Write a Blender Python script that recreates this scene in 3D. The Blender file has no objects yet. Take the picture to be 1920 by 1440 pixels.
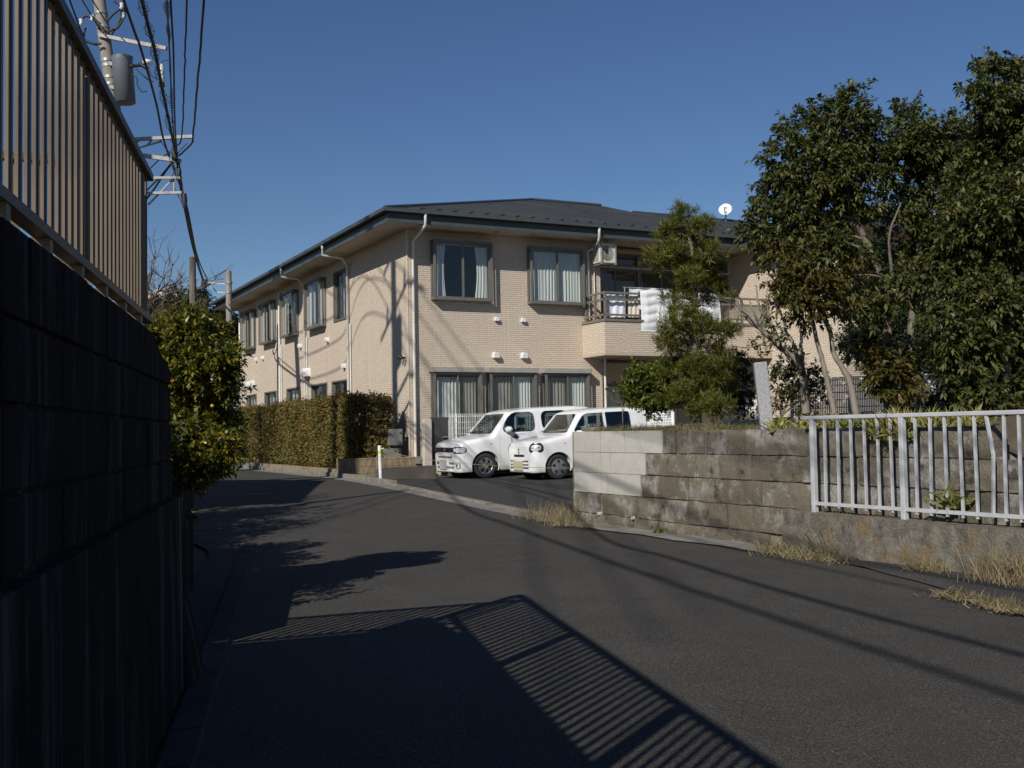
import bpy, bmesh, math, random
import numpy as np
from mathutils import Vector, Matrix
from mathutils.bvhtree import BVHTree
random.seed(7); RNG = np.random.default_rng(11)
SC = bpy.context.scene; COL = SC.collection
R = math.radians

# ------------------------------------------------------------------ camera
# The frame of the scene is the care home's own: X runs along its front wall, Y along its
# side wall (away from the camera), the origin is the corner between the two at road level.
FPX, CXP, CYP = 2056.0, 960.0, 720.0            # focal length and centre in photo pixels
PITCH, ROLL, EYE = math.atan(89.4 / 2056), R(0.98), 1.4
TH = math.atan2(1030, 2056)
EX = np.array([math.cos(TH), -math.sin(TH), 0]); EY = np.array([math.sin(TH), math.cos(TH), 0]); EZ = np.array([0, 0, 1.0])
CAM = np.array([-10.356, -26.688, EYE])
_f = EY * math.cos(PITCH) + EZ * math.sin(PITCH); _u0 = np.cross(EX, _f)
_r = math.cos(ROLL) * EX - math.sin(ROLL) * _u0; _u = math.sin(ROLL) * EX + math.cos(ROLL) * _u0
cam = bpy.data.cameras.new('camera'); camo = bpy.data.objects.new('camera', cam); COL.objects.link(camo)
camo.matrix_world = Matrix(((_r[0], _u[0], -_f[0], CAM[0]), (_r[1], _u[1], -_f[1], CAM[1]), (_r[2], _u[2], -_f[2], CAM[2]), (0, 0, 0, 1)))
cam.sensor_width = 36.0; cam.lens = FPX / 1920 * 36; cam.clip_start = 0.05; cam.clip_end = 3000
SC.camera = camo

# ------------------------------------------------------------------ light
SUN = Vector((1.23, 0.90, -1.0)).normalized()
SUN_EL = math.asin(-SUN.z)
world = bpy.data.worlds.new('World'); SC.world = world; world.use_nodes = True
nt = world.node_tree
bg = nt.nodes['Background']; sky = nt.nodes.new('ShaderNodeTexSky'); sky.sky_type = 'NISHITA'; sky.sun_disc = False
sky.sun_elevation = SUN_EL; sky.sun_rotation = math.atan2(-SUN.x, -SUN.y)
sky.air_density = 1.0; sky.dust_density = 0.05; sky.ozone_density = 4.0; sky.altitude = 200
hsv = nt.nodes.new('ShaderNodeHueSaturation'); hsv.inputs['Saturation'].default_value = 1.12; hsv.inputs['Hue'].default_value = 0.508
nt.links.new(sky.outputs[0], hsv.inputs['Color']); nt.links.new(hsv.outputs[0], bg.inputs[0]); bg.inputs[1].default_value = 0.066
sun = bpy.data.lights.new('sun', 'SUN'); sun.energy = 4.7; sun.angle = R(0.53); sun.color = (1.0, 0.945, 0.85)
suno = bpy.data.objects.new('sun', sun); COL.objects.link(suno)
suno.rotation_euler = SUN.to_track_quat('-Z', 'Y').to_euler(); suno.location = (-30, -30, 30)
SC.view_settings.view_transform = 'Standard'; SC.view_settings.look = 'None'
SC.view_settings.exposure = 0.0; SC.view_settings.gamma = 1.0; SC.view_settings.use_curve_mapping = False
SC.render.engine = 'CYCLES'; SC.cycles.max_bounces = 6; SC.cycles.transparent_max_bounces = 12
SC.cycles.use_denoising = True

# ------------------------------------------------------------------ photo pixel -> place
def ray(x, y):
    d = _f + (x - CXP) / FPX * _r - (y - CYP) / FPX * _u
    return d / (d @ EY)
def at(x, y, dist):            # the point `dist` metres ahead
    return CAM + ray(x, y) * dist
def W(X, Y, z=0.0):            # X metres right of the camera, Y metres ahead
    p = CAM + EX * X + EY * Y; return np.array([p[0], p[1], z])
def on_x(x, y, X):             # plane X = const -> (Y, z)
    d = ray(x, y); p = CAM + d * ((X - CAM[0]) / d[0]); return p[1], p[2]
def on_y(x, y, Y):             # plane Y = const -> (X, z)
    d = ray(x, y); p = CAM + d * ((Y - CAM[1]) / d[1]); return p[0], p[2]
def on_z(x, y, z):
    d = ray(x, y); return CAM + d * ((z - EYE) / d[2])
def road_z(v):
    t = min(1.0, max(0.0, (v + 13.5) / 13.0)); t = t * t * (3 - 2 * t)
    return 0.33 * t

# ------------------------------------------------------------------ mesh helpers
class MB:
    def __init__(s): s.v = []; s.f = []; s.m = []; s.sm = []
    def add(s, vs, fs, mi=0, smooth=False):
        n = len(s.v); s.v += [tuple(map(float, p)) for p in vs]
        for f in fs: s.f.append(tuple(i + n for i in f)); s.m.append(mi); s.sm.append(smooth)
        return s
    def box(s, a, b, mi=0):
        x0, y0, z0 = a; x1, y1, z1 = b
        x0, x1 = min(x0, x1), max(x0, x1); y0, y1 = min(y0, y1), max(y0, y1); z0, z1 = min(z0, z1), max(z0, z1)
        return s.add([(x0,y0,z0),(x1,y0,z0),(x1,y1,z0),(x0,y1,z0),(x0,y0,z1),(x1,y0,z1),(x1,y1,z1),(x0,y1,z1)],
                     [(0,3,2,1),(4,5,6,7),(0,1,5,4),(1,2,6,5),(2,3,7,6),(3,0,4,7)], mi)
    def bar(s, p, q, w, h, up=(0, 0, 1), mi=0):      # square bar from p to q
        p, q = Vector(p), Vector(q); d = (q - p).normalized(); up = Vector(up)
        a = d.cross(up); a = a.normalized() if a.length > 1e-5 else d.cross(Vector((1, 0, 0))).normalized()
        b = a.cross(d).normalized(); a = a * (w / 2); b = b * (h / 2)
        vs = [p - a - b, p + a - b, p + a + b, p - a + b, q - a - b, q + a - b, q + a + b, q - a + b]
        return s.add(vs, [(0,1,2,3),(7,6,5,4),(0,4,5,1),(1,5,6,2),(2,6,7,3),(3,7,4,0)], mi)
    def tube(s, path, r, n=8, mi=0, cap=True):
        pts = [Vector(p) for p in path]; rs = r if hasattr(r, '__len__') else [r] * len(pts)
        up = Vector((0.0123, 0.321, 1)); vs = []; fs = []
        for i, p in enumerate(pts):
            d = (pts[min(i + 1, len(pts) - 1)] - pts[max(i - 1, 0)]).normalized()
            a = d.cross(up)
            if a.length < 1e-3: a = d.cross(Vector((1, 0, 0)))
            a.normalize(); b = d.cross(a)
            for k in range(n):
                t = 2 * math.pi * k / n; vs.append(p + (a * math.cos(t) + b * math.sin(t)) * rs[i])
        for i in range(len(pts) - 1):
            for k in range(n):
                fs.append((i*n + k, i*n + (k+1) % n, (i+1)*n + (k+1) % n, (i+1)*n + k))
        s.add(vs, fs, mi, True)
        if cap:
            s.add([vs[k] for k in range(n)], [tuple(reversed(range(n)))], mi)
            s.add([vs[-n + k] for k in range(n)], [tuple(range(n))], mi)
        return s
    def lathe(s, prof, c=(0, 0, 0), axis='z', n=24, mi=0, smooth=True):   # prof: (radius, height)
        vs = []; fs = []; c = Vector(c)
        for r, h in prof:
            for k in range(n):
                t = 2 * math.pi * k / n; a, b = r * math.cos(t), r * math.sin(t)
                vs.append(c + Vector({'z': (a, b, h), 'y': (a, h, b), 'x': (h, a, b)}[axis]))
        for i in range(len(prof) - 1):
            for k in range(n):
                fs.append((i*n + k, i*n + (k+1) % n, (i+1)*n + (k+1) % n, (i+1)*n + k))
        return s.add(vs, fs, mi, smooth)
    def poly(s, pts, mi=0): return s.add(pts, [tuple(range(len(pts)))], mi)
    def prism(s, pts, off, mi=0):                     # polygon pushed along off
        n = len(pts); off = Vector(off); a = [Vector(p) for p in pts]; b = [p + off for p in a]
        return s.add(a + b, [tuple(reversed(range(n))), tuple(range(n, 2*n))] + [(i, (i+1) % n, n + (i+1) % n, n + i) for i in range(n)], mi)
    def mesh(s, name, fix=True):
        me = bpy.data.meshes.new(name); me.from_pydata(s.v, [], s.f)
        me.polygons.foreach_set('material_index', s.m); me.polygons.foreach_set('use_smooth', s.sm)
        if fix:
            bm = bmesh.new(); bm.from_mesh(me); bmesh.ops.recalc_face_normals(bm, faces=bm.faces); bm.to_mesh(me); bm.free()
        me.update(); return me
ORIG = {}
def link(o, parent=None):
    COL.objects.link(o)
    if parent is not None:
        root = parent
        o.parent = parent; o.matrix_parent_inverse = ORIG.get(parent.name, Matrix()).inverted()
    ORIG[o.name] = Matrix()
    return o
def put(name, mb, mats, parent=None, fix=True, bevel=0):
    me = mb.mesh(name, fix) if isinstance(mb, MB) else mb
    for m in (mats if isinstance(mats, (list, tuple)) else [mats]):
        if len(me.materials) < len(mats if isinstance(mats, (list, tuple)) else [mats]): me.materials.append(m)
    o = bpy.data.objects.new(name, me); link(o, parent)
    if bevel:
        b = o.modifiers.new('bevel', 'BEVEL'); b.width = bevel; b.segments = 2; b.limit_method = 'ANGLE'; b.angle_limit = R(40)
    return o
def tag(o, label, cat, group=None, kind=None):
    o['label'] = label; o['category'] = cat
    if group: o['group'] = group
    if kind: o['kind'] = kind
    return o
def thing(name, loc, label, cat, group=None):
    o = bpy.data.objects.new(name, None); COL.objects.link(o); o.location = tuple(map(float, loc)); o.empty_display_size = 0.2
    ORIG[o.name] = Matrix.Translation(tuple(map(float, loc)))
    return tag(o, label, cat, group)
def struct(o): o['kind'] = 'structure'; return o
def stuff(o): o['kind'] = 'stuff'; return o
def inst(name, me, loc, parent, rot=(0, 0, 0), scale=(1, 1, 1)):
    o = bpy.data.objects.new(name, me); link(o, parent); o.location = tuple(map(float, loc)); o.rotation_euler = rot; o.scale = scale
    return o

# ------------------------------------------------------------------ materials
class NT:
    def __init__(s, name):
        s.m = bpy.data.materials.new(name); s.m.use_nodes = True; s.t = s.m.node_tree; s.b = s.t.nodes['Principled BSDF']
        s.out = s.t.nodes['Material Output']
    def n(s, typ, **kw):
        x = s.t.nodes.new('ShaderNode' + typ)
        for k, v in kw.items(): setattr(x, k, v)
        return x
    def l(s, a, b): s.t.links.new(a, b)
    def val(s, sock, v):
        if hasattr(v, 'is_linked') or hasattr(v, 'links'): s.l(v, sock)
        else: sock.default_value = v
    def pos(s, scale=(1, 1, 1)):
        g = s.n('NewGeometry'); mp = s.n('Mapping'); mp.inputs['Scale'].default_value = scale; s.l(g.outputs['Position'], mp.inputs['Vector']); return mp.outputs[0]
    def noise(s, scale=5, detail=4, rough=0.55, vec=None, sc=(1, 1, 1)):
        x = s.n('TexNoise'); x.inputs['Scale'].default_value = scale; x.inputs['Detail'].default_value = detail; x.inputs['Roughness'].default_value = rough
        s.l(vec if vec is not None else s.pos(sc), x.inputs['Vector']); return x.outputs['Fac']
    def ramp(s, fac, stops):
        x = s.n('ValToRGB'); e = x.color_ramp.elements
        while len(e) < len(stops): e.new(0.5)
        for i, (p, c) in enumerate(stops):
            e[i].position = p; e[i].color = (*c, 1) if hasattr(c, '__len__') else (c, c, c, 1)
        s.l(fac, x.inputs[0]); return x.outputs[0]
    def mix(s, fac, a, b, mode='MIX'):
        x = s.n('Mix', data_type='RGBA', blend_type=mode)
        s.val(x.inputs[0], fac)
        for sock, v in ((x.inputs[6], a), (x.inputs[7], b)):
            if hasattr(v, 'links'): s.l(v, sock)
            else: sock.default_value = (*v, 1)
        return x.outputs[2]
    def math(s, op, a, b=0.0):
        x = s.n('Math', operation=op); s.val(x.inputs[0], a); s.val(x.inputs[1], b); return x.outputs[0]
    def bump(s, h, strength=0.3, dist=0.01, nrm=None):
        x = s.n('Bump'); x.inputs['Strength'].default_value = strength; x.inputs['Distance'].default_value = dist; s.l(h, x.inputs['Height'])
        if nrm is not None: s.l(nrm, x.inputs['Normal'])
        return x.outputs[0]
    def set(s, **kw):
        names = dict(col='Base Color', rough='Roughness', metal='Metallic', spec='Specular IOR Level', nrm='Normal', coat='Coat Weight', alpha='Alpha', coat_rough='Coat Roughness', ior='IOR', sheen='Sheen Weight')
        for k, v in kw.items():
            sock = s.b.inputs[names[k]]
            if hasattr(v, 'links'): s.l(v, sock)
            else: sock.default_value = (*v, 1) if hasattr(v, '__len__') else v
        return s
def simple(name, col, rough=0.6, var=0.12, scale=6, bump=0.0, bscale=80, metal=0.0, spec=0.5, dirt=None, sc=(1, 1, 1), bdist=0.004):
    t = NT(name); f = t.noise(scale, 5, 0.6, sc=sc)
    lo = tuple(c * (1 - var) for c in col); hi = tuple(min(1, c * (1 + var)) for c in col)
    c = t.ramp(f, [(0.3, lo), (0.7, hi)])
    if dirt:
        g = t.ramp(t.noise(dirt[1], 6, 0.7, sc=sc), [(0.52, 0.0), (0.72, 1.0)]); c = t.mix(g, c, dirt[0])
    t.set(col=c, rough=rough, metal=metal, spec=spec)
    if bump: t.set(nrm=t.bump(t.noise(bscale, 3), bump, bdist))
    return t.m
# ------------------------------------------------------------------ the materials
def m_asphalt(name, base, crack=True):
    t = NT(name)
    fine = t.noise(120, 3, 0.75); mid = t.noise(2.2, 5, 0.6); big = t.noise(0.35, 4, 0.6)
    c = t.ramp(fine, [(0.34, tuple(x * 0.35 for x in base)), (0.5, base), (0.66, tuple(x * 2.6 for x in base))])
    c = t.mix(t.ramp(mid, [(0.35, 0.0), (0.75, 0.5)]), c, tuple(x * 0.7 for x in base))
    c = t.mix(t.ramp(big, [(0.45, 0.0), (0.75, 0.45)]), c, tuple(x * 1.45 for x in base))
    c = t.mix(t.ramp(t.noise(75, 2, 0.5), [(0.62, 0.0), (0.68, 0.75)]), c, tuple(x * 3.4 for x in base))
    # pale scuffs worn in along the way the traffic runs
    sc = t.ramp(t.noise(1.3, 6, 0.75, sc=(2.6, 0.5, 1)), [(0.60, 0.0), (0.72, 0.35)]); sc2 = t.ramp(t.noise(0.6, 2), [(0.48, 0.0), (0.6, 1.0)])
    c = t.mix(t.math('MULTIPLY', sc, sc2), c, (0.16, 0.15, 0.13))
    if crack:
        v = t.n('TexVoronoi', feature='DISTANCE_TO_EDGE'); v.inputs['Scale'].default_value = 0.22
        nz = t.n('TexNoise'); nz.inputs['Scale'].default_value = 1.2; nz.inputs['Detail'].default_value = 6; t.l(t.pos(), nz.inputs['Vector'])
        mx = t.n('VectorMath', operation='MULTIPLY_ADD'); t.l(nz.outputs['Color'], mx.inputs[0]); mx.inputs[1].default_value = (1.6, 1.6, 0); t.l(t.pos(), mx.inputs[2])
        t.l(mx.outputs[0], v.inputs['Vector'])
        k = t.ramp(v.outputs['Distance'], [(0.0, 0.75), (0.0035, 0.0)])
        k = t.math('MULTIPLY', k, t.ramp(t.noise(0.5, 3), [(0.52, 0.0), (0.66, 0.8)]))
        c = t.mix(k, c, tuple(x * 0.35 for x in base))
    h = t.math('ADD', t.math('MULTIPLY', fine, 1.0), t.math('MULTIPLY', t.noise(70, 2), 0.7))
    t.set(col=c, rough=0.92, spec=0.12, nrm=t.bump(h, 0.9, 0.006)); return t.m
def m_siding():
    t = NT('ceramic_siding')
    g = t.n('NewGeometry'); s = t.n('SeparateXYZ'); t.l(g.outputs['Position'], s.inputs[0])
    x = t.math('ADD', s.outputs[0], s.outputs[1]); cb = t.n('CombineXYZ'); t.l(x, cb.inputs[0]); t.l(s.outputs[2], cb.inputs[1])
    def brick(bias):
        b = t.n('TexBrick'); b.inputs['Scale'].default_value = 1.0; b.inputs['Brick Width'].default_value = 0.23; b.inputs['Row Height'].default_value = 0.056
        b.inputs['Mortar Size'].default_value = 0.006; b.inputs['Mortar Smooth'].default_value = 0.35; b.inputs['Bias'].default_value = bias; t.l(cb.outputs[0], b.inputs['Vector']); return b
    b = brick(-0.1); b.inputs['Color1'].default_value = (0.64, 0.535, 0.42, 1); b.inputs['Color2'].default_value = (0.73, 0.63, 0.515, 1); b.inputs['Mortar'].default_value = (0.42, 0.325, 0.255, 1)
    n1 = t.noise(22, 5, 0.7, sc=(0.8, 0.8, 2.4)); n2 = t.noise(0.5, 4)
    c = t.mix(0.5, b.outputs['Color'], t.ramp(n1, [(0.3, (0.48, 0.385, 0.295)), (0.7, (0.82, 0.725, 0.60))]), 'MIX')
    c = t.mix(t.ramp(n2, [(0.4, 0.0), (0.75, 0.25)]), c, (0.48, 0.39, 0.31))
    streak = t.ramp(t.noise(3.0, 4, 0.6, sc=(3, 3, 0.12)), [(0.58, 0.0), (0.75, 0.18)]); c = t.mix(streak, c, (0.33, 0.27, 0.21))
    h = t.math('ADD', t.math('MULTIPLY', b.outputs['Fac'], -1.4), t.math('MULTIPLY', n1, 1.5))
    t.set(col=c, rough=0.8, spec=0.25, nrm=t.bump(h, 1.0, 0.018)); return t.m
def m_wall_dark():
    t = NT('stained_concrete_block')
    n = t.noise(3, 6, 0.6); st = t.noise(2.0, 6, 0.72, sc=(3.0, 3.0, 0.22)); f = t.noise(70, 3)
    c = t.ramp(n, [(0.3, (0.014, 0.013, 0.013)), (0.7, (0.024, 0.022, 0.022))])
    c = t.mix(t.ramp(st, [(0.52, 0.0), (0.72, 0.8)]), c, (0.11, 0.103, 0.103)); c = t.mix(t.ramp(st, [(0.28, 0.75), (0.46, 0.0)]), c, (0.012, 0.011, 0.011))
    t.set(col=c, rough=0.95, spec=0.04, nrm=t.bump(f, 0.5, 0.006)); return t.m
def m_oya(name, cols, pale=0.35, black=0.25):
    t = NT(name); oi = t.n('ObjectInfo'); n = t.noise(5, 6, 0.62); f = t.noise(55, 4, 0.7)
    c = t.ramp(oi.outputs['Random'], [(0.0, cols[0]), (0.5, cols[1]), (1.0, cols[2])])
    c = t.mix(t.ramp(n, [(0.3, 0.0), (0.7, 0.5)]), c, tuple(x * 0.72 for x in cols[0]))
    c = t.mix(t.ramp(f, [(0.35, 0.0), (0.75, 0.4)]), c, tuple(min(1, x * 1.6) for x in cols[2]))
    nz = t.noise(1.9, 7, 0.72); c = t.mix(t.ramp(nz, [(0.50, 0.0), (0.61, pale)]), c, (0.38, 0.37, 0.35))
    nb = t.noise(2.6, 9, 0.8); c = t.mix(t.ramp(nb, [(0.565, 0.0), (0.63, black)]), c, (0.035, 0.034, 0.032)); vs_ = t.noise(1.5, 6, 0.7, sc=(3, 3, 0.5)); c = t.mix(t.ramp(vs_, [(0.55, 0.0), (0.70, black * 0.8)]), c, (0.075, 0.062, 0.045))
    t.set(col=c, rough=0.95, spec=0.15, nrm=t.bump(t.math('ADD', f, t.math('MULTIPLY', n, 1.5)), 0.9 if black > 0.1 else 0.35, 0.02)); return t.m
def m_leaf(name, cols, trans=0.25, rough=0.45, spec=0.45):
    t = NT(name); g = t.n('NewGeometry'); c = t.ramp(g.outputs['Random Per Island'], [(i / (len(cols) - 1), k) for i, k in enumerate(cols)])
    big = t.noise(0.9, 3); c = t.mix(t.ramp(big, [(0.35, 0.0), (0.7, 0.45)]), c, cols[0])
    t.set(col=c, rough=rough, spec=spec)
    tr = t.n('BsdfTranslucent'); t.l(t.mix(1.0, c, (1.0, 1.15, 0.55), 'MULTIPLY'), tr.inputs[0])
    mx = t.n('MixShader'); mx.inputs[0].default_value = trans; t.l(t.b.outputs[0], mx.inputs[1]); t.l(tr.outputs[0], mx.inputs[2]); t.l(mx.outputs[0], t.out.inputs[0]); return t.m
def m_glass(name, tint=(0.86, 0.9, 0.9), refl=1.6, rough=0.0):
    t = NT(name); t.t.nodes.remove(t.b)
    tr = t.n('BsdfTransparent'); tr.inputs[0].default_value = (*tint, 1); gl = t.n('BsdfGlossy'); gl.inputs['Roughness'].default_value = rough; gl.inputs[0].default_value = (1, 1, 1, 1)
    fr = t.n('LayerWeight'); k = t.math('MINIMUM', t.math('ADD', t.math('MULTIPLY', t.math('POWER', fr.outputs['Facing'], 5.0), 0.95), 0.045 * refl), 1.0)
    mx = t.n('MixShader'); t.l(k, mx.inputs[0]); t.l(tr.outputs[0], mx.inputs[1]); t.l(gl.outputs[0], mx.inputs[2]); t.l(mx.outputs[0], t.out.inputs[0]); return t.m
def m_curtain():
    t = NT('curtain_cloth'); c = t.ramp(t.noise(4, 3, sc=(3, 3, 0.2)), [(0.3, (0.72, 0.73, 0.69)), (0.7, (0.82, 0.83, 0.79))])
    t.set(col=c, rough=0.9, spec=0.1); tr = t.n('BsdfTranslucent'); tr.inputs[0].default_value = (0.78, 0.79, 0.74, 1)
    mx = t.n('MixShader'); mx.inputs[0].default_value = 0.3; t.l(t.b.outputs[0], mx.inputs[1]); t.l(tr.outputs[0], mx.inputs[2]); t.l(mx.outputs[0], t.out.inputs[0]); return t.m
def m_roof():
    t = NT('slate_roof'); c = t.ramp(t.noise(9, 4, 0.7, sc=(0.5, 3, 3)), [(0.3, (0.026, 0.030, 0.038)), (0.7, (0.066, 0.074, 0.088))])
    c = t.mix(t.ramp(t.noise(0.7, 3), [(0.4, 0.0), (0.7, 0.4)]), c, (0.09, 0.10, 0.10)); t.set(col=c, rough=0.75, spec=0.35, nrm=t.bump(t.noise(40, 3), 0.5, 0.006)); return t.m
def m_paint():
    t = NT('white_car_paint'); t.set(col=t.ramp(t.noise(1.5, 3), [(0.3, (0.76, 0.77, 0.78)), (0.7, (0.80, 0.81, 0.82))]), rough=0.28, spec=0.5, coat=0.7, coat_rough=0.05); return t.m
def m_tile():
    t = NT('brown_split_tile'); g = t.n('NewGeometry'); s = t.n('SeparateXYZ'); t.l(g.outputs['Position'], s.inputs[0])
    n = t.noise(9, 5, sc=(2, 2, 0.6)); c = t.ramp(n, [(0.25, (0.14, 0.10, 0.06)), (0.5, (0.27, 0.205, 0.13)), (0.75, (0.38, 0.30, 0.20))]); t.set(col=c, rough=0.8, spec=0.25, nrm=t.bump(t.noise(60, 3), 0.5, 0.006)); return t.m
def m_tyre(): return simple('tyre_rubber', (0.022, 0.022, 0.023), 0.85, 0.2, 20)
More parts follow.
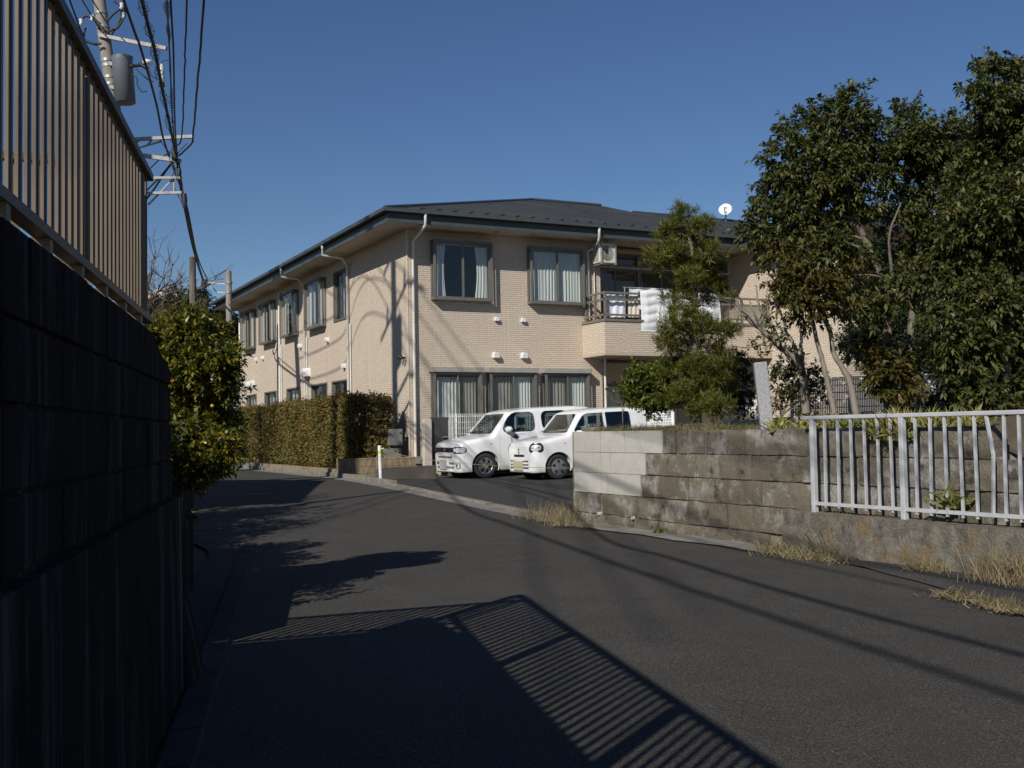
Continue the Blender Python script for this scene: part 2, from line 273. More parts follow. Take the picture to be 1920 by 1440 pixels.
M = dict(
    asphalt=m_asphalt('road_asphalt', (0.060, 0.0565, 0.052)), lot=m_asphalt('lot_asphalt', (0.050, 0.048, 0.047), False),
    soil=simple('garden_soil', (0.09, 0.07, 0.045), 0.95, 0.35, 4, 0.8, 40), kerb=simple('kerb_concrete', (0.19, 0.175, 0.145), 0.9, 0.3, 5, 0.6, 60, dirt=((0.09, 0.085, 0.06), 1.8)),
    gutter=simple('gutter_concrete', (0.19, 0.18, 0.165), 0.9, 0.3, 4, 0.6, 60, dirt=((0.08, 0.075, 0.06), 1.5)),
    siding=m_siding(), soffit=simple('soffit_board', (0.44, 0.37, 0.29), 0.7, 0.06, 2), fascia=simple('green_grey_metal', (0.058, 0.070, 0.070), 0.42, 0.12, 3, spec=0.5),
    roof=m_roof(), pvc=simple('white_pvc', (0.66, 0.64, 0.59), 0.5, 0.08, 3), bronze=simple('bronze_sash', (0.135, 0.126, 0.115), 0.45, 0.1, 4, spec=0.5),
    rail=simple('rail_bronze', (0.17, 0.145, 0.12), 0.45, 0.1, 4), hood=simple('hood_metal', (0.30, 0.285, 0.255), 0.5, 0.1, 4), caulk=simple('caulk_line', (0.60, 0.52, 0.42), 0.8, 0.05),
    glass=m_glass('window_glass'), frosted=m_glass('dark_screen', (0.58, 0.58, 0.56), 1.0, 0.15), railglass=m_glass('rail_glass', (0.72, 0.74, 0.73), 1.2, 0.08), curtain=m_curtain(),
    room=simple('room_plaster', (0.30, 0.26, 0.21), 0.9, 0.1), white=simple('white_paint', (0.70, 0.71, 0.72), 0.45, 0.08, 6, dirt=((0.42, 0.40, 0.36), 7)),
    fencew=simple('white_fence_paint', (0.45, 0.46, 0.485), 0.42, 0.10, 8, dirt=((0.52, 0.52, 0.52), 5)), wire=simple('white_wire', (0.78, 0.80, 0.80), 0.45, 0.05),
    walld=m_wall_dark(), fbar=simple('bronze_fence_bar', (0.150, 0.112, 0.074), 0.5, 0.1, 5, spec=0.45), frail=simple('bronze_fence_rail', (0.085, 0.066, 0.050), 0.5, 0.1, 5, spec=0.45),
    block=m_oya('pale_concrete_block', [(0.38, 0.37, 0.33), (0.42, 0.41, 0.37), (0.46, 0.45, 0.41)], 0.25, 0.03),
    oya=m_oya('brown_wall_stone', [(0.110, 0.094, 0.066), (0.155, 0.135, 0.100), (0.21, 0.19, 0.15)], 0.75, 0.8), mortar=simple('old_mortar', (0.24, 0.215, 0.17), 0.95, 0.3, 8, 0.8, 40, dirt=((0.13, 0.11, 0.08), 2.5)),
    footing=simple('mossy_footing', (0.125, 0.115, 0.095), 0.95, 0.5, 9, 0.9, 35, dirt=((0.17, 0.115, 0.04), 2.2), bdist=0.02), granite=None,
    armsteel=simple('weathered_arm_steel', (0.33, 0.325, 0.31), 0.6, 0.2, 9, dirt=((0.2, 0.15, 0.11), 5)), pole=simple('pole_concrete', (0.25, 0.225, 0.195), 0.85, 0.15, 4, 0.4, 60), galv=simple('galvanised_steel', (0.34, 0.35, 0.35), 0.45, 0.15, 8, metal=0.5), trafo=simple('transformer_grey', (0.13, 0.14, 0.165), 0.5, 0.08, 3),
    cable=simple('black_cable', (0.018, 0.018, 0.02), 0.6, 0.2, 6), porcelain=simple('porcelain', (0.55, 0.55, 0.53), 0.25, 0.05), bark=simple('grey_bark', (0.15, 0.125, 0.10), 0.95, 0.35, 12, 0.9, 30, sc=(1, 1, 0.3), bdist=0.015),
    barkpale=simple('pale_bark', (0.20, 0.175, 0.145), 0.9, 0.25, 10, 0.6, 30, sc=(1, 1, 0.3)), twig=simple('bare_twig', (0.16, 0.12, 0.09), 0.9, 0.25, 10),
    paint=m_paint(), carglass=m_glass('car_glass', (0.74, 0.77, 0.75), 1.3), tyre=m_tyre(), blackp=simple('black_plastic', (0.02, 0.02, 0.022), 0.5, 0.15, 20), alloy=simple('silver_alloy', (0.58, 0.58, 0.59), 0.28, 0.05, 8, metal=0.85),
    cap=simple('grey_wheel_cap', (0.33, 0.34, 0.37), 0.32, 0.05, 8, metal=0.6), chrome=simple('chrome', (0.75, 0.76, 0.78), 0.12, 0.03, metal=1.0), lampglass=None, reflect=simple('lamp_reflector', (0.86, 0.87, 0.89), 0.22, 0.05, 30, metal=0.45), seat=simple('seat_cloth', (0.035, 0.035, 0.04), 0.9, 0.2),
    plate_grey=simple('grey_plate', (0.36, 0.37, 0.39), 0.6, 0.03), plate_beige=simple('beige_plate', (0.46, 0.43, 0.30), 0.6, 0.03), red=simple('red_mark', (0.55, 0.03, 0.03), 0.5, 0.05), blue=simple('blue_mark', (0.10, 0.22, 0.55), 0.5, 0.05), amber=simple('amber_lens', (0.55, 0.35, 0.28), 0.3, 0.05),
    gate=simple('charcoal_panel', (0.055, 0.052, 0.050), 0.6, 0.2, 3), pier=simple('flaking_pier', (0.52, 0.47, 0.42), 0.9, 0.2, 5, 0.6, 50, dirt=((0.20, 0.13, 0.10), 5), sc=(1, 1, 0.3)), lowwall=simple('dark_low_wall', (0.085, 0.075, 0.065), 0.95, 0.25, 4, 0.7, 50, dirt=((0.13, 0.105, 0.08), 2.0)),
    tile=m_tile(), edging=simple('brown_edging_stone', (0.24, 0.185, 0.12), 0.9, 0.3, 5, 0.7, 40, dirt=((0.10, 0.07, 0.05), 2.5), sc=(1, 1, 2)), box=simple('grey_steel_box', (0.19, 0.185, 0.175), 0.5, 0.08), teal=simple('teal_mesh_cage', (0.04, 0.12, 0.12), 0.5, 0.15),
    yellow=simple('yellow_tape', (0.62, 0.58, 0.04), 0.5, 0.08), rope=simple('yellow_rope', (0.30, 0.25, 0.08), 0.8, 0.2, 60), duvet=None, sheet=simple('white_sheet', (0.74, 0.76, 0.80), 0.9, 0.05), cream=simple('cream_cloth', (0.62, 0.57, 0.47), 0.9, 0.06),
    ac=simple('ac_enamel', (0.56, 0.55, 0.49), 0.5, 0.06), dark=simple('dark_void', (0.012, 0.012, 0.014), 0.8, 0.2),
    drygrass=m_leaf('dry_grass', [(0.19, 0.15, 0.09), (0.27, 0.22, 0.13), (0.35, 0.30, 0.19), (0.21, 0.15, 0.08)], 0.2, 0.8, 0.1), grass=m_leaf('green_grass', [(0.06, 0.09, 0.02), (0.12, 0.15, 0.04), (0.22, 0.21, 0.07), (0.30, 0.25, 0.10)], 0.25, 0.6, 0.2),
    sasa=m_leaf('striped_bamboo_grass', [(0.10, 0.13, 0.03), (0.28, 0.26, 0.08), (0.45, 0.38, 0.14), (0.16, 0.17, 0.04)], 0.25, 0.5, 0.3),
    lf_oak=m_leaf('evergreen_leaf', [(0.045, 0.062, 0.022), (0.070, 0.090, 0.028), (0.10, 0.118, 0.036), (0.125, 0.13, 0.042), (0.17, 0.125, 0.038)], 0.26, 0.5, 0.32),
    lf_brown=m_leaf('bronze_leaf', [(0.055, 0.070, 0.02), (0.11, 0.095, 0.025), (0.19, 0.115, 0.028), (0.09, 0.095, 0.03)], 0.25, 0.42, 0.45),
    lf_podo=m_leaf('yew_plum_leaf', [(0.060, 0.082, 0.018), (0.115, 0.135, 0.027), (0.175, 0.175, 0.036), (0.26, 0.225, 0.05)], 0.28, 0.5, 0.3),
    lf_bush=m_leaf('round_shrub_leaf', [(0.065, 0.085, 0.016), (0.125, 0.145, 0.024), (0.18, 0.18, 0.034)], 0.28, 0.5, 0.35),
    lf_citrus=m_leaf('glossy_shrub_leaf', [(0.055, 0.072, 0.015), (0.11, 0.12, 0.020), (0.19, 0.17, 0.025), (0.34, 0.27, 0.03)], 0.3, 0.38, 0.5),
    lf_hedge=m_leaf('hedge_leaf', [(0.075, 0.090, 0.024), (0.12, 0.125, 0.032), (0.20, 0.13, 0.040), (0.26, 0.17, 0.036), (0.19, 0.085, 0.036)], 0.28, 0.5, 0.35),
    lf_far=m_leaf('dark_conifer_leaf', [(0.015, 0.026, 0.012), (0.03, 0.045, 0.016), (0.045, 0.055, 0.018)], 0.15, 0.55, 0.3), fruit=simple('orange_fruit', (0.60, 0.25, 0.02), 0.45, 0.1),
)
def m_granite():
    t = NT('speckled_granite'); f = t.noise(110, 2, 0.5); c = t.ramp(f, [(0.33, (0.15, 0.15, 0.155)), (0.47, (0.29, 0.29, 0.30)), (0.66, (0.42, 0.42, 0.43))]); c = t.mix(t.ramp(t.noise(2, 4), [(0.4, 0.0), (0.7, 0.3)]), c, (0.25, 0.25, 0.26)); t.set(col=c, rough=0.75, spec=0.3, nrm=t.bump(f, 0.6, 0.006)); return t.m
M['granite'] = m_granite()
def m_duvet():
    t = NT('white_quilt'); t.set(col=t.ramp(t.noise(3, 3), [(0.3, (0.68, 0.69, 0.72)), (0.7, (0.74, 0.75, 0.77))]), rough=0.85, spec=0.15, nrm=t.bump(t.noise(7, 4, 0.5, sc=(2, 2, 1)), 0.25, 0.02)); return t.m
M['duvet'] = m_duvet(); M['lampglass'] = m_glass('lamp_cover', (0.9, 0.92, 0.94), 1.6)
# ------------------------------------------------------------------ ground, road, kerb, parking lot
def uL(v): return -10.91 + (v + 26.41) * 0.2665 if v < -13 else -7.34 + 1.2 * min(1.0, max(0.0, (v + 6) / 6.0))
def uR(v):
    if v > -16.5: return -2.02
    t = -16.5 - v; return -2.02 - 0.10 * t - 0.045 * t * t if t < 6 else -4.24 - 0.64 * (t - 6)
def lot_z(u, v):
    s = min(1, max(0, (u + 1.85) / 2.2)); s = s * s * (3 - 2 * s)
    return road_z(v) + 0.03 + (0.285 - road_z(v) - 0.03) * s + 0.036 * min(6.0, max(0.0, u - 0.9)) if v < -1 else 0.30
vs_ = [-400, -120, -60] + [-45 + 1.0 * i for i in range(75)] + [32, 40, 60, 120, 400]
us_ = [-400, -120, -40, -20, -12, -8, -4, -2, 2, 8, 20, 60, 150, 400]
mb = MB(); mb.add([(u, v, road_z(v) - 0.04) for v in vs_ for u in us_], [(j*len(us_)+i, j*len(us_)+i+1, (j+1)*len(us_)+i+1, (j+1)*len(us_)+i) for j in range(len(vs_)-1) for i in range(len(us_)-1)])
struct(put('ground', mb, M['soil'], fix=False))
mb = MB(); vv = [-60 + i * 0.75 for i in range(180)]; K = 9
mb.add([(uL(v) - 0.3 + (uR(v) - 0.02 - uL(v) + 0.3) * k / (K-1), v, road_z(v) + 0.03 * math.sin(math.pi * k / (K-1))) for v in vv for k in range(K)],
       [(j*K+i, j*K+i+1, (j+1)*K+i+1, (j+1)*K+i) for j in range(len(vv)-1) for i in range(K-1)], 0, True)
struct(put('road', mb, M['asphalt'], fix=False))
# pale concrete channel along the lot, and the low kerb stones behind it
mb = MB()
for i in range(34):
    v0 = -12.2 + i; v1 = v0 + 0.99
    mb.add([(-2.36, v0, road_z(v0) + 0.006), (-2.02, v0, road_z(v0) + 0.010), (-2.02, v1, road_z(v1) + 0.010), (-2.36, v1, road_z(v1) + 0.006)], [(0, 1, 2, 3)])
for i in range(12):
    v0 = -17.6 + i * 0.45; v1 = v0 + 0.45; w0, w1 = -2.42 - 0.05 * math.sin(v0 * 4), -2.42 - 0.05 * math.sin(v1 * 4)
    mb.add([(w0, v0, 0.022), (-1.98, v0, 0.035), (-1.98, v1, 0.035), (w1, v1, 0.022)], [(0, 1, 2, 3)])
struct(put('gutter_channel', mb, M['gutter'], fix=False))
kerb = bpy.data.objects.new('kerb', None); COL.objects.link(kerb); kerb['kind'] = 'structure'; ORIG['kerb'] = Matrix()
for i in range(40):
    v = -11.9 + i * 0.6; h = 0.045 if v < -4.2 else 0.11
    mb = MB(); g = 0.008 + random.random() * 0.012; w = random.uniform(-0.004, 0.004)
    ya, yb0 = v + g, v + 0.6 - g; j_ = random.uniform(-0.002, 0.002); za, zb0 = road_z(ya) + h + j_, road_z(yb0) + h + j_; xa0, xb0 = -2.02 + w, -1.87 + w
    mb.add([(xa0, ya, za - 0.2), (xb0, ya, za - 0.2), (xb0, yb0, zb0 - 0.2), (xa0, yb0, zb0 - 0.2), (xa0, ya, za), (xb0, ya, za), (xb0, yb0, zb0), (xa0, yb0, zb0)], [(0,3,2,1), (4,5,6,7), (0,1,5,4), (1,2,6,5), (2,3,7,6), (3,0,4,7)])
    put('kerb_stone', mb, M['kerb'], kerb, bevel=0.012)
N = 16; mb = MB(); lu = [-1.87 + (13 + 1.87) * i / N for i in range(N+1)]; lv = [-12.3 + (11.25) * j / N for j in range(N+1)]
mb.add([(u, v, lot_z(u, v)) for v in lv for u in lu], [(j*(N+1)+i, j*(N+1)+i+1, (j+1)*(N+1)+i+1, (j+1)*(N+1)+i) for j in range(N) for i in range(N)], 0, True)
mb.add([(u, v, min(lot_z(u, -1.06), 0.5)) for v in (-1.06, -0.2) for u in lu], [(i, i+1, N+1+i+1, N+1+i) for i in range(N)])
struct(put('parking_lot', mb, M['lot'], fix=False))
# manhole lid in the road
p = on_z(480, 920, 0.33); mb = MB(); mb.lathe([(0.0, 0.012), (0.27, 0.012), (0.30, 0.010), (0.30, -0.03)], (p[0], p[1], road_z(p[1]) + 0.02), n=28)
tag(put('manhole_cover', mb, M['lowwall']), 'round iron manhole cover set flush in the shaded asphalt', 'manhole')
# ragged asphalt apron and lip on the near right verge
mb = MB(); ap = [(-20.5 - 8 + i * 0.5) for i in range(25)]
mb.add([q for v in ap for q in ((uR(v) - 0.04 + 0.03 * math.sin(v * 5), v, 0.012), (uR(v) + 0.04, v, 0.055), (-0.2, v, 0.09))], [(j*3+i, j*3+i+1, (j+1)*3+i+1, (j+1)*3+i) for j in range(len(ap)-1) for i in range(2)])
struct(put('verge', mb, M['lot'], fix=False))
# ------------------------------------------------------------------ the care home
home = thing('care_home', (5.5, 9.5, 0.3), 'two storey tan sided care home with dark hipped roof and wide eaves', 'building')
def hole_wall(along, a0, a1, z0, z1, fixed, holes, mb, depth=0.12, face=-1):
    """wall in plane (X or Y fixed) with openings; holes: (a0,a1,z0,z1). The reveals go `depth` inwards."""
    xs = sorted({a0, a1, *[h[0] for h in holes], *[h[1] for h in holes]}); zs = sorted({z0, z1, *[h[2] for h in holes], *[h[3] for h in holes]})
    P = (lambda a, z, d=0.0: (a, fixed + d, z)) if along == 'x' else (lambda a, z, d=0.0: (fixed + d, a, z))
    for i in range(len(xs)-1):
        for j in range(len(zs)-1):
            ca, cz = (xs[i]+xs[i+1])/2, (zs[j]+zs[j+1])/2
            if any(h[0] < ca < h[1] and h[2] < cz < h[3] for h in holes): continue
            mb.add([P(xs[i], zs[j]), P(xs[i+1], zs[j]), P(xs[i+1], zs[j+1]), P(xs[i], zs[j+1])], [(0, 1, 2, 3)])
    for h in holes:
        for (p, q) in (((h[0], h[2]), (h[1], h[2])), ((h[1], h[2]), (h[1], h[3])), ((h[1], h[3]), (h[0], h[3])), ((h[0], h[3]), (h[0], h[2]))):
            mb.add([P(*p), P(*q), P(*q, depth), P(*p, depth)], [(0, 1, 2, 3)])
    return mb
ZB, ZT = 0.28, 6.76
UP_F = [(0.66, 2.37, 4.90, 6.49), (3.53, 5.24, 4.90, 6.49)]               # upper bays on the front (x0,x1,z0,z1)
GR_F = [(0.62, 2.00, 0.98, 3.00), (2.25, 3.65, 0.98, 3.00), (3.93, 5.33, 0.98, 3.00)]
UP_S = [(7.12, 8.86, 4.87, 6.44), (10.33, 12.0, 4.87, 6.44), (13.42, 15.12, 4.87, 6.44), (16.48, 18.2, 4.87, 6.44)]
FLAT_S = (4.92, 6.30, 4.90, 6.46)
GR_S = [(4.84, 6.55, 1.9, 3.07), (7.08, 8.82, 1.9, 3.07), (10.17, 11.93, 1.9, 3.07), (13.39, 15.15, 1.9, 3.07), (16.48, 18.16, 1.9, 3.07)]
inner = lambda h, k=0.07: (h[0] + k, h[1] - k, h[2] + k, h[3] - k)
mb = MB(); hole_wall('x', 0, 5.89, ZB, ZT, 0.0, [inner(h) for h in UP_F + GR_F], mb)
front = put('front_wall', mb, M['siding'], home, fix=False)
mb = MB(); hole_wall('y', 0, 19.6, ZB, ZT, 0.0, [inner(h) for h in UP_S] + [FLAT_S] + GR_S, mb)
put('side_wall', mb, M['siding'], home, fix=False)
XW = 11.046; VR = 0.66
REC_UP = [(6.02, 7.62, 4.45, 6.15), (7.66, 9.26, 4.45, 6.15), (9.30, 10.90, 4.45, 6.15)]; REC_TR = [(a, b, 6.22, 6.60) for a, b, _, _ in REC_UP]
REC_GR = [(6.10, 7.80, 0.5, 2.75), (8.1, 9.8, 0.5, 2.75)]
mb = MB(); hole_wall('x', 5.89, XW, ZB, ZT, VR, REC_UP + REC_TR + REC_GR, mb)
mb.add([(5.89, 0, ZB), (5.89, VR, ZB), (5.89, VR, ZT), (5.89, 0, ZT)], [(0, 1, 2, 3)]); put('recess_wall', mb, M['siding'], home, fix=False)
mb = MB(); WG = [(-2.9, -1.5, 4.9, 6.2)]
hole_wall('y', -4.2, VR, ZB, ZT, XW, WG, mb, 0.12); mb.add([(XW, -4.2, ZB), (20, -4.2, ZB), (20, -4.2, ZT), (XW, -4.2, ZT)], [(0, 1, 2, 3)])
put('wing_wall', mb, M['siding'], home, fix=False)
mb = MB(); mb.poly([(0, 19.6, ZB), (0, 19.6, ZT), (20, 19.6, ZT), (20, 19.6, ZB)]); mb.poly([(20, 19.6, ZB), (20, 19.6, ZT), (20, -4.2, ZT), (20, -4.2, ZB)]); put('back_wall', mb, M['siding'], home, fix=False)
mb = MB(); mb.poly([(0.2, 0.2, 3.35), (19.8, 0.7, 3.35), (19.8, 19.4, 3.35), (0.2, 19.4, 3.35)]); mb.poly([(0.2, 0.2, 0.4), (19.8, 0.7, 0.4), (19.8, 19.4, 0.4), (0.2, 19.4, 0.4)]); mb.poly([(0.2, 0.2, 6.7), (19.8, 0.7, 6.7), (19.8, 19.4, 6.7), (0.2, 19.4, 6.7)])
mb.poly([(3.0, 3.6, 0.4), (19.8, 3.6, 0.4), (19.8, 3.6, 6.7), (3.0, 3.6, 6.7)]); mb.poly([(3.0, 3.6, 0.4), (3.0, 19.4, 0.4), (3.0, 19.4, 6.7), (3.0, 3.6, 6.7)])
for x in (2.5, 5.7): mb.poly([(x, 0.13, 0.4), (x, 3.6, 0.4), (x, 3.6, 6.7), (x, 0.13, 6.7)])
for y in (6.9, 10.1, 13.2, 16.3): mb.poly([(0.13, y, 0.4), (3.0, y, 0.4), (3.0, y, 6.7), (0.13, y, 6.7)])
put('interior', mb, M['room'], home, fix=False)
# thin pale caulk lines of the siding panels
for (x, z0, z1) in ((2.95, 3.2, 4.9), (5.86, 3.5, 6.7)):
    mb = MB(); mb.box((x - 0.008, -0.006, z0), (x + 0.008, 0.004, z1)); put('panel_joint', mb, M['caulk'], home)
for y in (0.02, 3.05, 6.85, 9.95, 13.0): 
    mb = MB(); mb.box((-0.006, y - 0.008, 1.0), (0.004, y + 0.008, 6.7)); put('panel_joint', mb, M['caulk'], home)
mb = MB(); mb.box((-0.012, -0.012, ZB), (0.022, 0.022, ZT)); put('corner_trim', mb, M['caulk'], home)
mb = MB(); mb.box((-0.03, -0.03, 0.55), (5.9, 0.0, 0.62)); mb.box((-0.03, 0.004, 0.55), (0.0, 19.6, 0.62)); put('base_flashing', mb, M['hood'], home)
# ---- eaves
EO = 0.84
OUT = [(-1, 20.44), (-1, -1), (11, -1), (11, -5.5)]   # placeholder of the eave outline: side, front, wing
def eave_path(o):  # offset o outward from the walls
    return [(-o, 19.6 + o), (-o, -o), (XW - o, -o), (XW - o, -4.2 - o), (20 + o, -4.2 - o)]
def strip(o0, o1, z0, z1):
    mb = MB(); a, b = eave_path(o0), eave_path(o1)
    for i in range(len(a) - 1):
        q = [(*a[i], z0), (*a[i+1], z0), (*a[i+1], z1), (*a[i], z1)]; r = [(*b[i], z0), (*b[i+1], z0), (*b[i+1], z1), (*b[i], z1)]
        mb.add(q + r, [(0,1,2,3), (7,6,5,4), (3,2,6,7), (0,4,5,1)])
    return mb
put('fascia', strip(0.80, 0.76, 6.78, 7.02), M['fascia'], home)
put('fascia_trim', strip(0.842, 0.805, 6.735, 6.825), M['fascia'], home)
put('gutter', strip(0.985, 0.86, 6.985, 7.075), M['fascia'], home)
mb = MB(); a = eave_path(0.80)
mb.poly([(a[0][0], a[0][1], 6.762), (0.5, a[0][1], 6.762), (0.5, 0.5, 6.762), (a[1][0], a[1][1], 6.762)])
mb.poly([(a[1][0], a[1][1], 6.7625), (0.5, 0.5, 6.7625), (XW + 0.3, 1.2, 6.7625), (XW + 0.3, -0.8, 6.7625), (a[2][0], a[2][1], 6.7625)])
mb.poly([(a[2][0], a[2][1], 6.763), (XW + 0.5, a[2][1], 6.763), (XW + 0.5, a[3][1], 6.763), (a[3][0], a[3][1], 6.763)])
mb.poly([(a[3][0], a[3][1], 6.7635), (20.8, a[3][1], 6.7635), (20.8, -4.0, 6.7635), (a[3][0], -4.0, 6.7635)])
soff = put('soffit', mb, M['soffit'], home, fix=False)
for (px, py) in ((930, 434.5), (999, 440), (1188, 454.5), (1365, 467), (1378, 469)):
    x, z = on_y(px, py, -0.35); p = on_z(px, py, 6.76); mb = MB(); mb.lathe([(0.0, -0.012), (0.055, -0.012), (0.07, 0.0)], (p[0], p[1], 6.758), n=14); put('soffit_vent', mb, M['bronze'], soff)
for (px, py) in ((611, 487), (592, 497)):
    p = on_z(px, py, 6.76); mb = MB(); mb.lathe([(0.0, -0.012), (0.055, -0.012), (0.07, 0.0)], (p[0], p[1], 6.758), n=14); put('soffit_vent', mb, M['bronze'], soff)
# ---- roof: every slate course is a stepped strip
ZE, E0, SL = 7.05, 0.93, 0.301
rz = lambda v: ZE + SL * (v + E0)
mb = MB(); n = 40; v1 = 7.97
def front_range(v):
    right = XW - E0 + (v + E0)
    if v > 6.0: right = 10.94 - 0.05 * (v - 6) / 1.97
    return v, right
for i in range(n):
    a = -E0 + (v1 + E0) * i / n; b = -E0 + (v1 + E0) * (i + 1) / n; l0, r0 = front_range(a); l1, r1 = front_range(b)
    if a < 6.0 <= b: r1 = XW + 6.0
    mb.add([(l0, a, rz(a) + 0.014), (r0, a, rz(a) + 0.014), (r1, b, rz(b)), (l1, b, rz(b)), (l0, a, rz(a) - 0.01), (r0, a, rz(a) - 0.01)], [(0, 1, 2, 3), (4, 5, 1, 0)])
roof = put('roof', mb, M['roof'], home, fix=False)
mb = MB(); ve = 19.6 + E0
for i in range(n):
    a = -E0 + (v1 + E0) * i / n; b = -E0 + (v1 + E0) * (i + 1) / n
    mb.add([(a, a, rz(a) + 0.014), (b, b, rz(b)), (b, ve - (b + E0), rz(b)), (a, ve - (a + E0), rz(a) + 0.014), (a, a, rz(a) - 0.01), (a, ve - (a + E0), rz(a) - 0.01)], [(0, 1, 2, 3), (4, 0, 3, 5)])
put('side_slope', mb, M['roof'], roof, fix=False)
mb = MB(); A = XW - E0
mb.poly([(A, -E0, ZE), (A, -4.2 - E0, ZE), (A + 5.3, -4.2 - E0 + 5.3, ZE + SL * 5.3), (A + 6.93, 6.0, ZE + SL * 6.93)]); mb.poly([(A, -4.2 - E0, ZE), (20.9, -4.2 - E0, ZE), (20.9 - 5.3, 0.2, ZE + SL * 5.3), (A + 5.3, 0.2, ZE + SL * 5.3)])
mb.poly([(10.84, 7.97, 9.735), (10.84, 12, 8.9), (18, 12, 8.0), (18, 6, 9.13), (10.94, 6, 9.13)]); mb.poly([(7.97, 7.97, 9.735), (10.84, 7.97, 9.735), (10.84, 12, 8.9), (7.97, 11.6, 9.735)]); mb.poly([(7.97, 11.6, 9.735), (20, 20, 7.05), (-E0, ve, ZE)])
put('rear_slope', mb, M['roof'], roof, fix=False)
mb = MB(); mb.tube([(-E0, -E0, ZE + 0.03), (7.97, 7.97, 9.76)], 0.045, 6); mb.tube([(7.97, 7.97, 9.76), (10.84, 7.97, 9.77)], 0.05, 6); mb.tube([(10.94, 6, 9.15), (17, 6, 9.15)], 0.045, 6); put('ridge_cap', mb, M['fascia'], roof)
gm = MB(); gm.box((-0.03, -0.015, 0), (0.03, 0.02, 0.035)); gme = gm.mesh('snow_guard'); gme.materials.append(M['blackp'])
for k in range(24):
    for row, off in ((-0.55, 0.0), (-0.32, 0.23)): inst('snow_guard', gme, (-0.25 + k * 0.46 + off * 0.75 if row > -0.5 else -0.25 + k * 0.46, row, rz(row) + 0.01), roof)
# ---- downpipes
def pipe(path, r=0.04): mb = MB(); mb.tube(path, r, 8); return put('downpipe', mb, M['pvc'], home)
pipe([(on_y(798, 407, -0.93)[0], -0.93, 6.99), (on_y(798, 420, -0.93)[0], -0.93, 6.70), (0.24, -0.30, 6.60), (0.15, -0.07, 6.42), (0.15, -0.07, 0.55)])
x1 = on_y(1124, 440, -0.93)[0]; pipe([(x1, -0.93, 6.99), (x1, -0.93, 6.70), (5.60, -0.25, 6.58), (5.45, -0.07, 6.45), (5.45, -0.07, 4.5)])
pipe([(5.92, -0.10, 3.46), (5.92, -0.10, 0.5)], 0.035); pipe([(5.66, -0.05, 6.0), (5.66, -0.05, 4.4)], 0.016)
for (pt, pb, Y) in (((604, 470), 0, 4.76), ((526, 508), 0, 9.4), (None, 0, 12.7), (None, 0, 19.1)):
    if pt: 
        y0 = on_x(pt[0], pt[1], -0.93)[0]; pipe([(-0.93, y0, 6.99), (-0.93, y0, 6.70), (-0.35, (y0 + Y) / 2 - 0.2, 6.62), (-0.07, Y, 6.45), (-0.07, Y, 0.6)])
    else: pipe([(-0.07, Y, 6.6), (-0.07, Y, 0.6)])
    pipe([(-0.05, Y - 0.16, 4.7), (-0.05, Y - 0.16, 0.6)], 0.022)
# ---- windows
def curtain(name, along, a0, a1, z0, z1, fixed, parent, waves=7, amp=0.035, gather=0.0):
    mb = MB(); n = max(12, int(waves * 8)); vs = []; rows = 6; ph = random.random() * 6
    for j in range(rows + 1):
        t = j / rows
        for i in range(n + 1):
            s = i / n; a = a0 + (a1 - a0) * s
            if gather: a += gather * math.sin(math.pi * t) * (s if gather < 0 else (1 - s)) 
            w = amp * (0.6 + 0.4 * math.sin(s * 9 + ph)) * math.sin(s * waves * 2 * math.pi + ph + 0.5 * math.sin(t * 3 + s * 5))
            z = z1 + (z0 - z1) * t
            vs.append((a, fixed + w, z) if along == 'x' else (fixed + w, a, z))
    mb.add(vs, [(j*(n+1)+i, j*(n+1)+i+1, (j+1)*(n+1)+i+1, (j+1)*(n+1)+i) for j in range(rows) for i in range(n)], 0, True)
    return put('curtain', mb, M['curtain'], parent, fix=False)
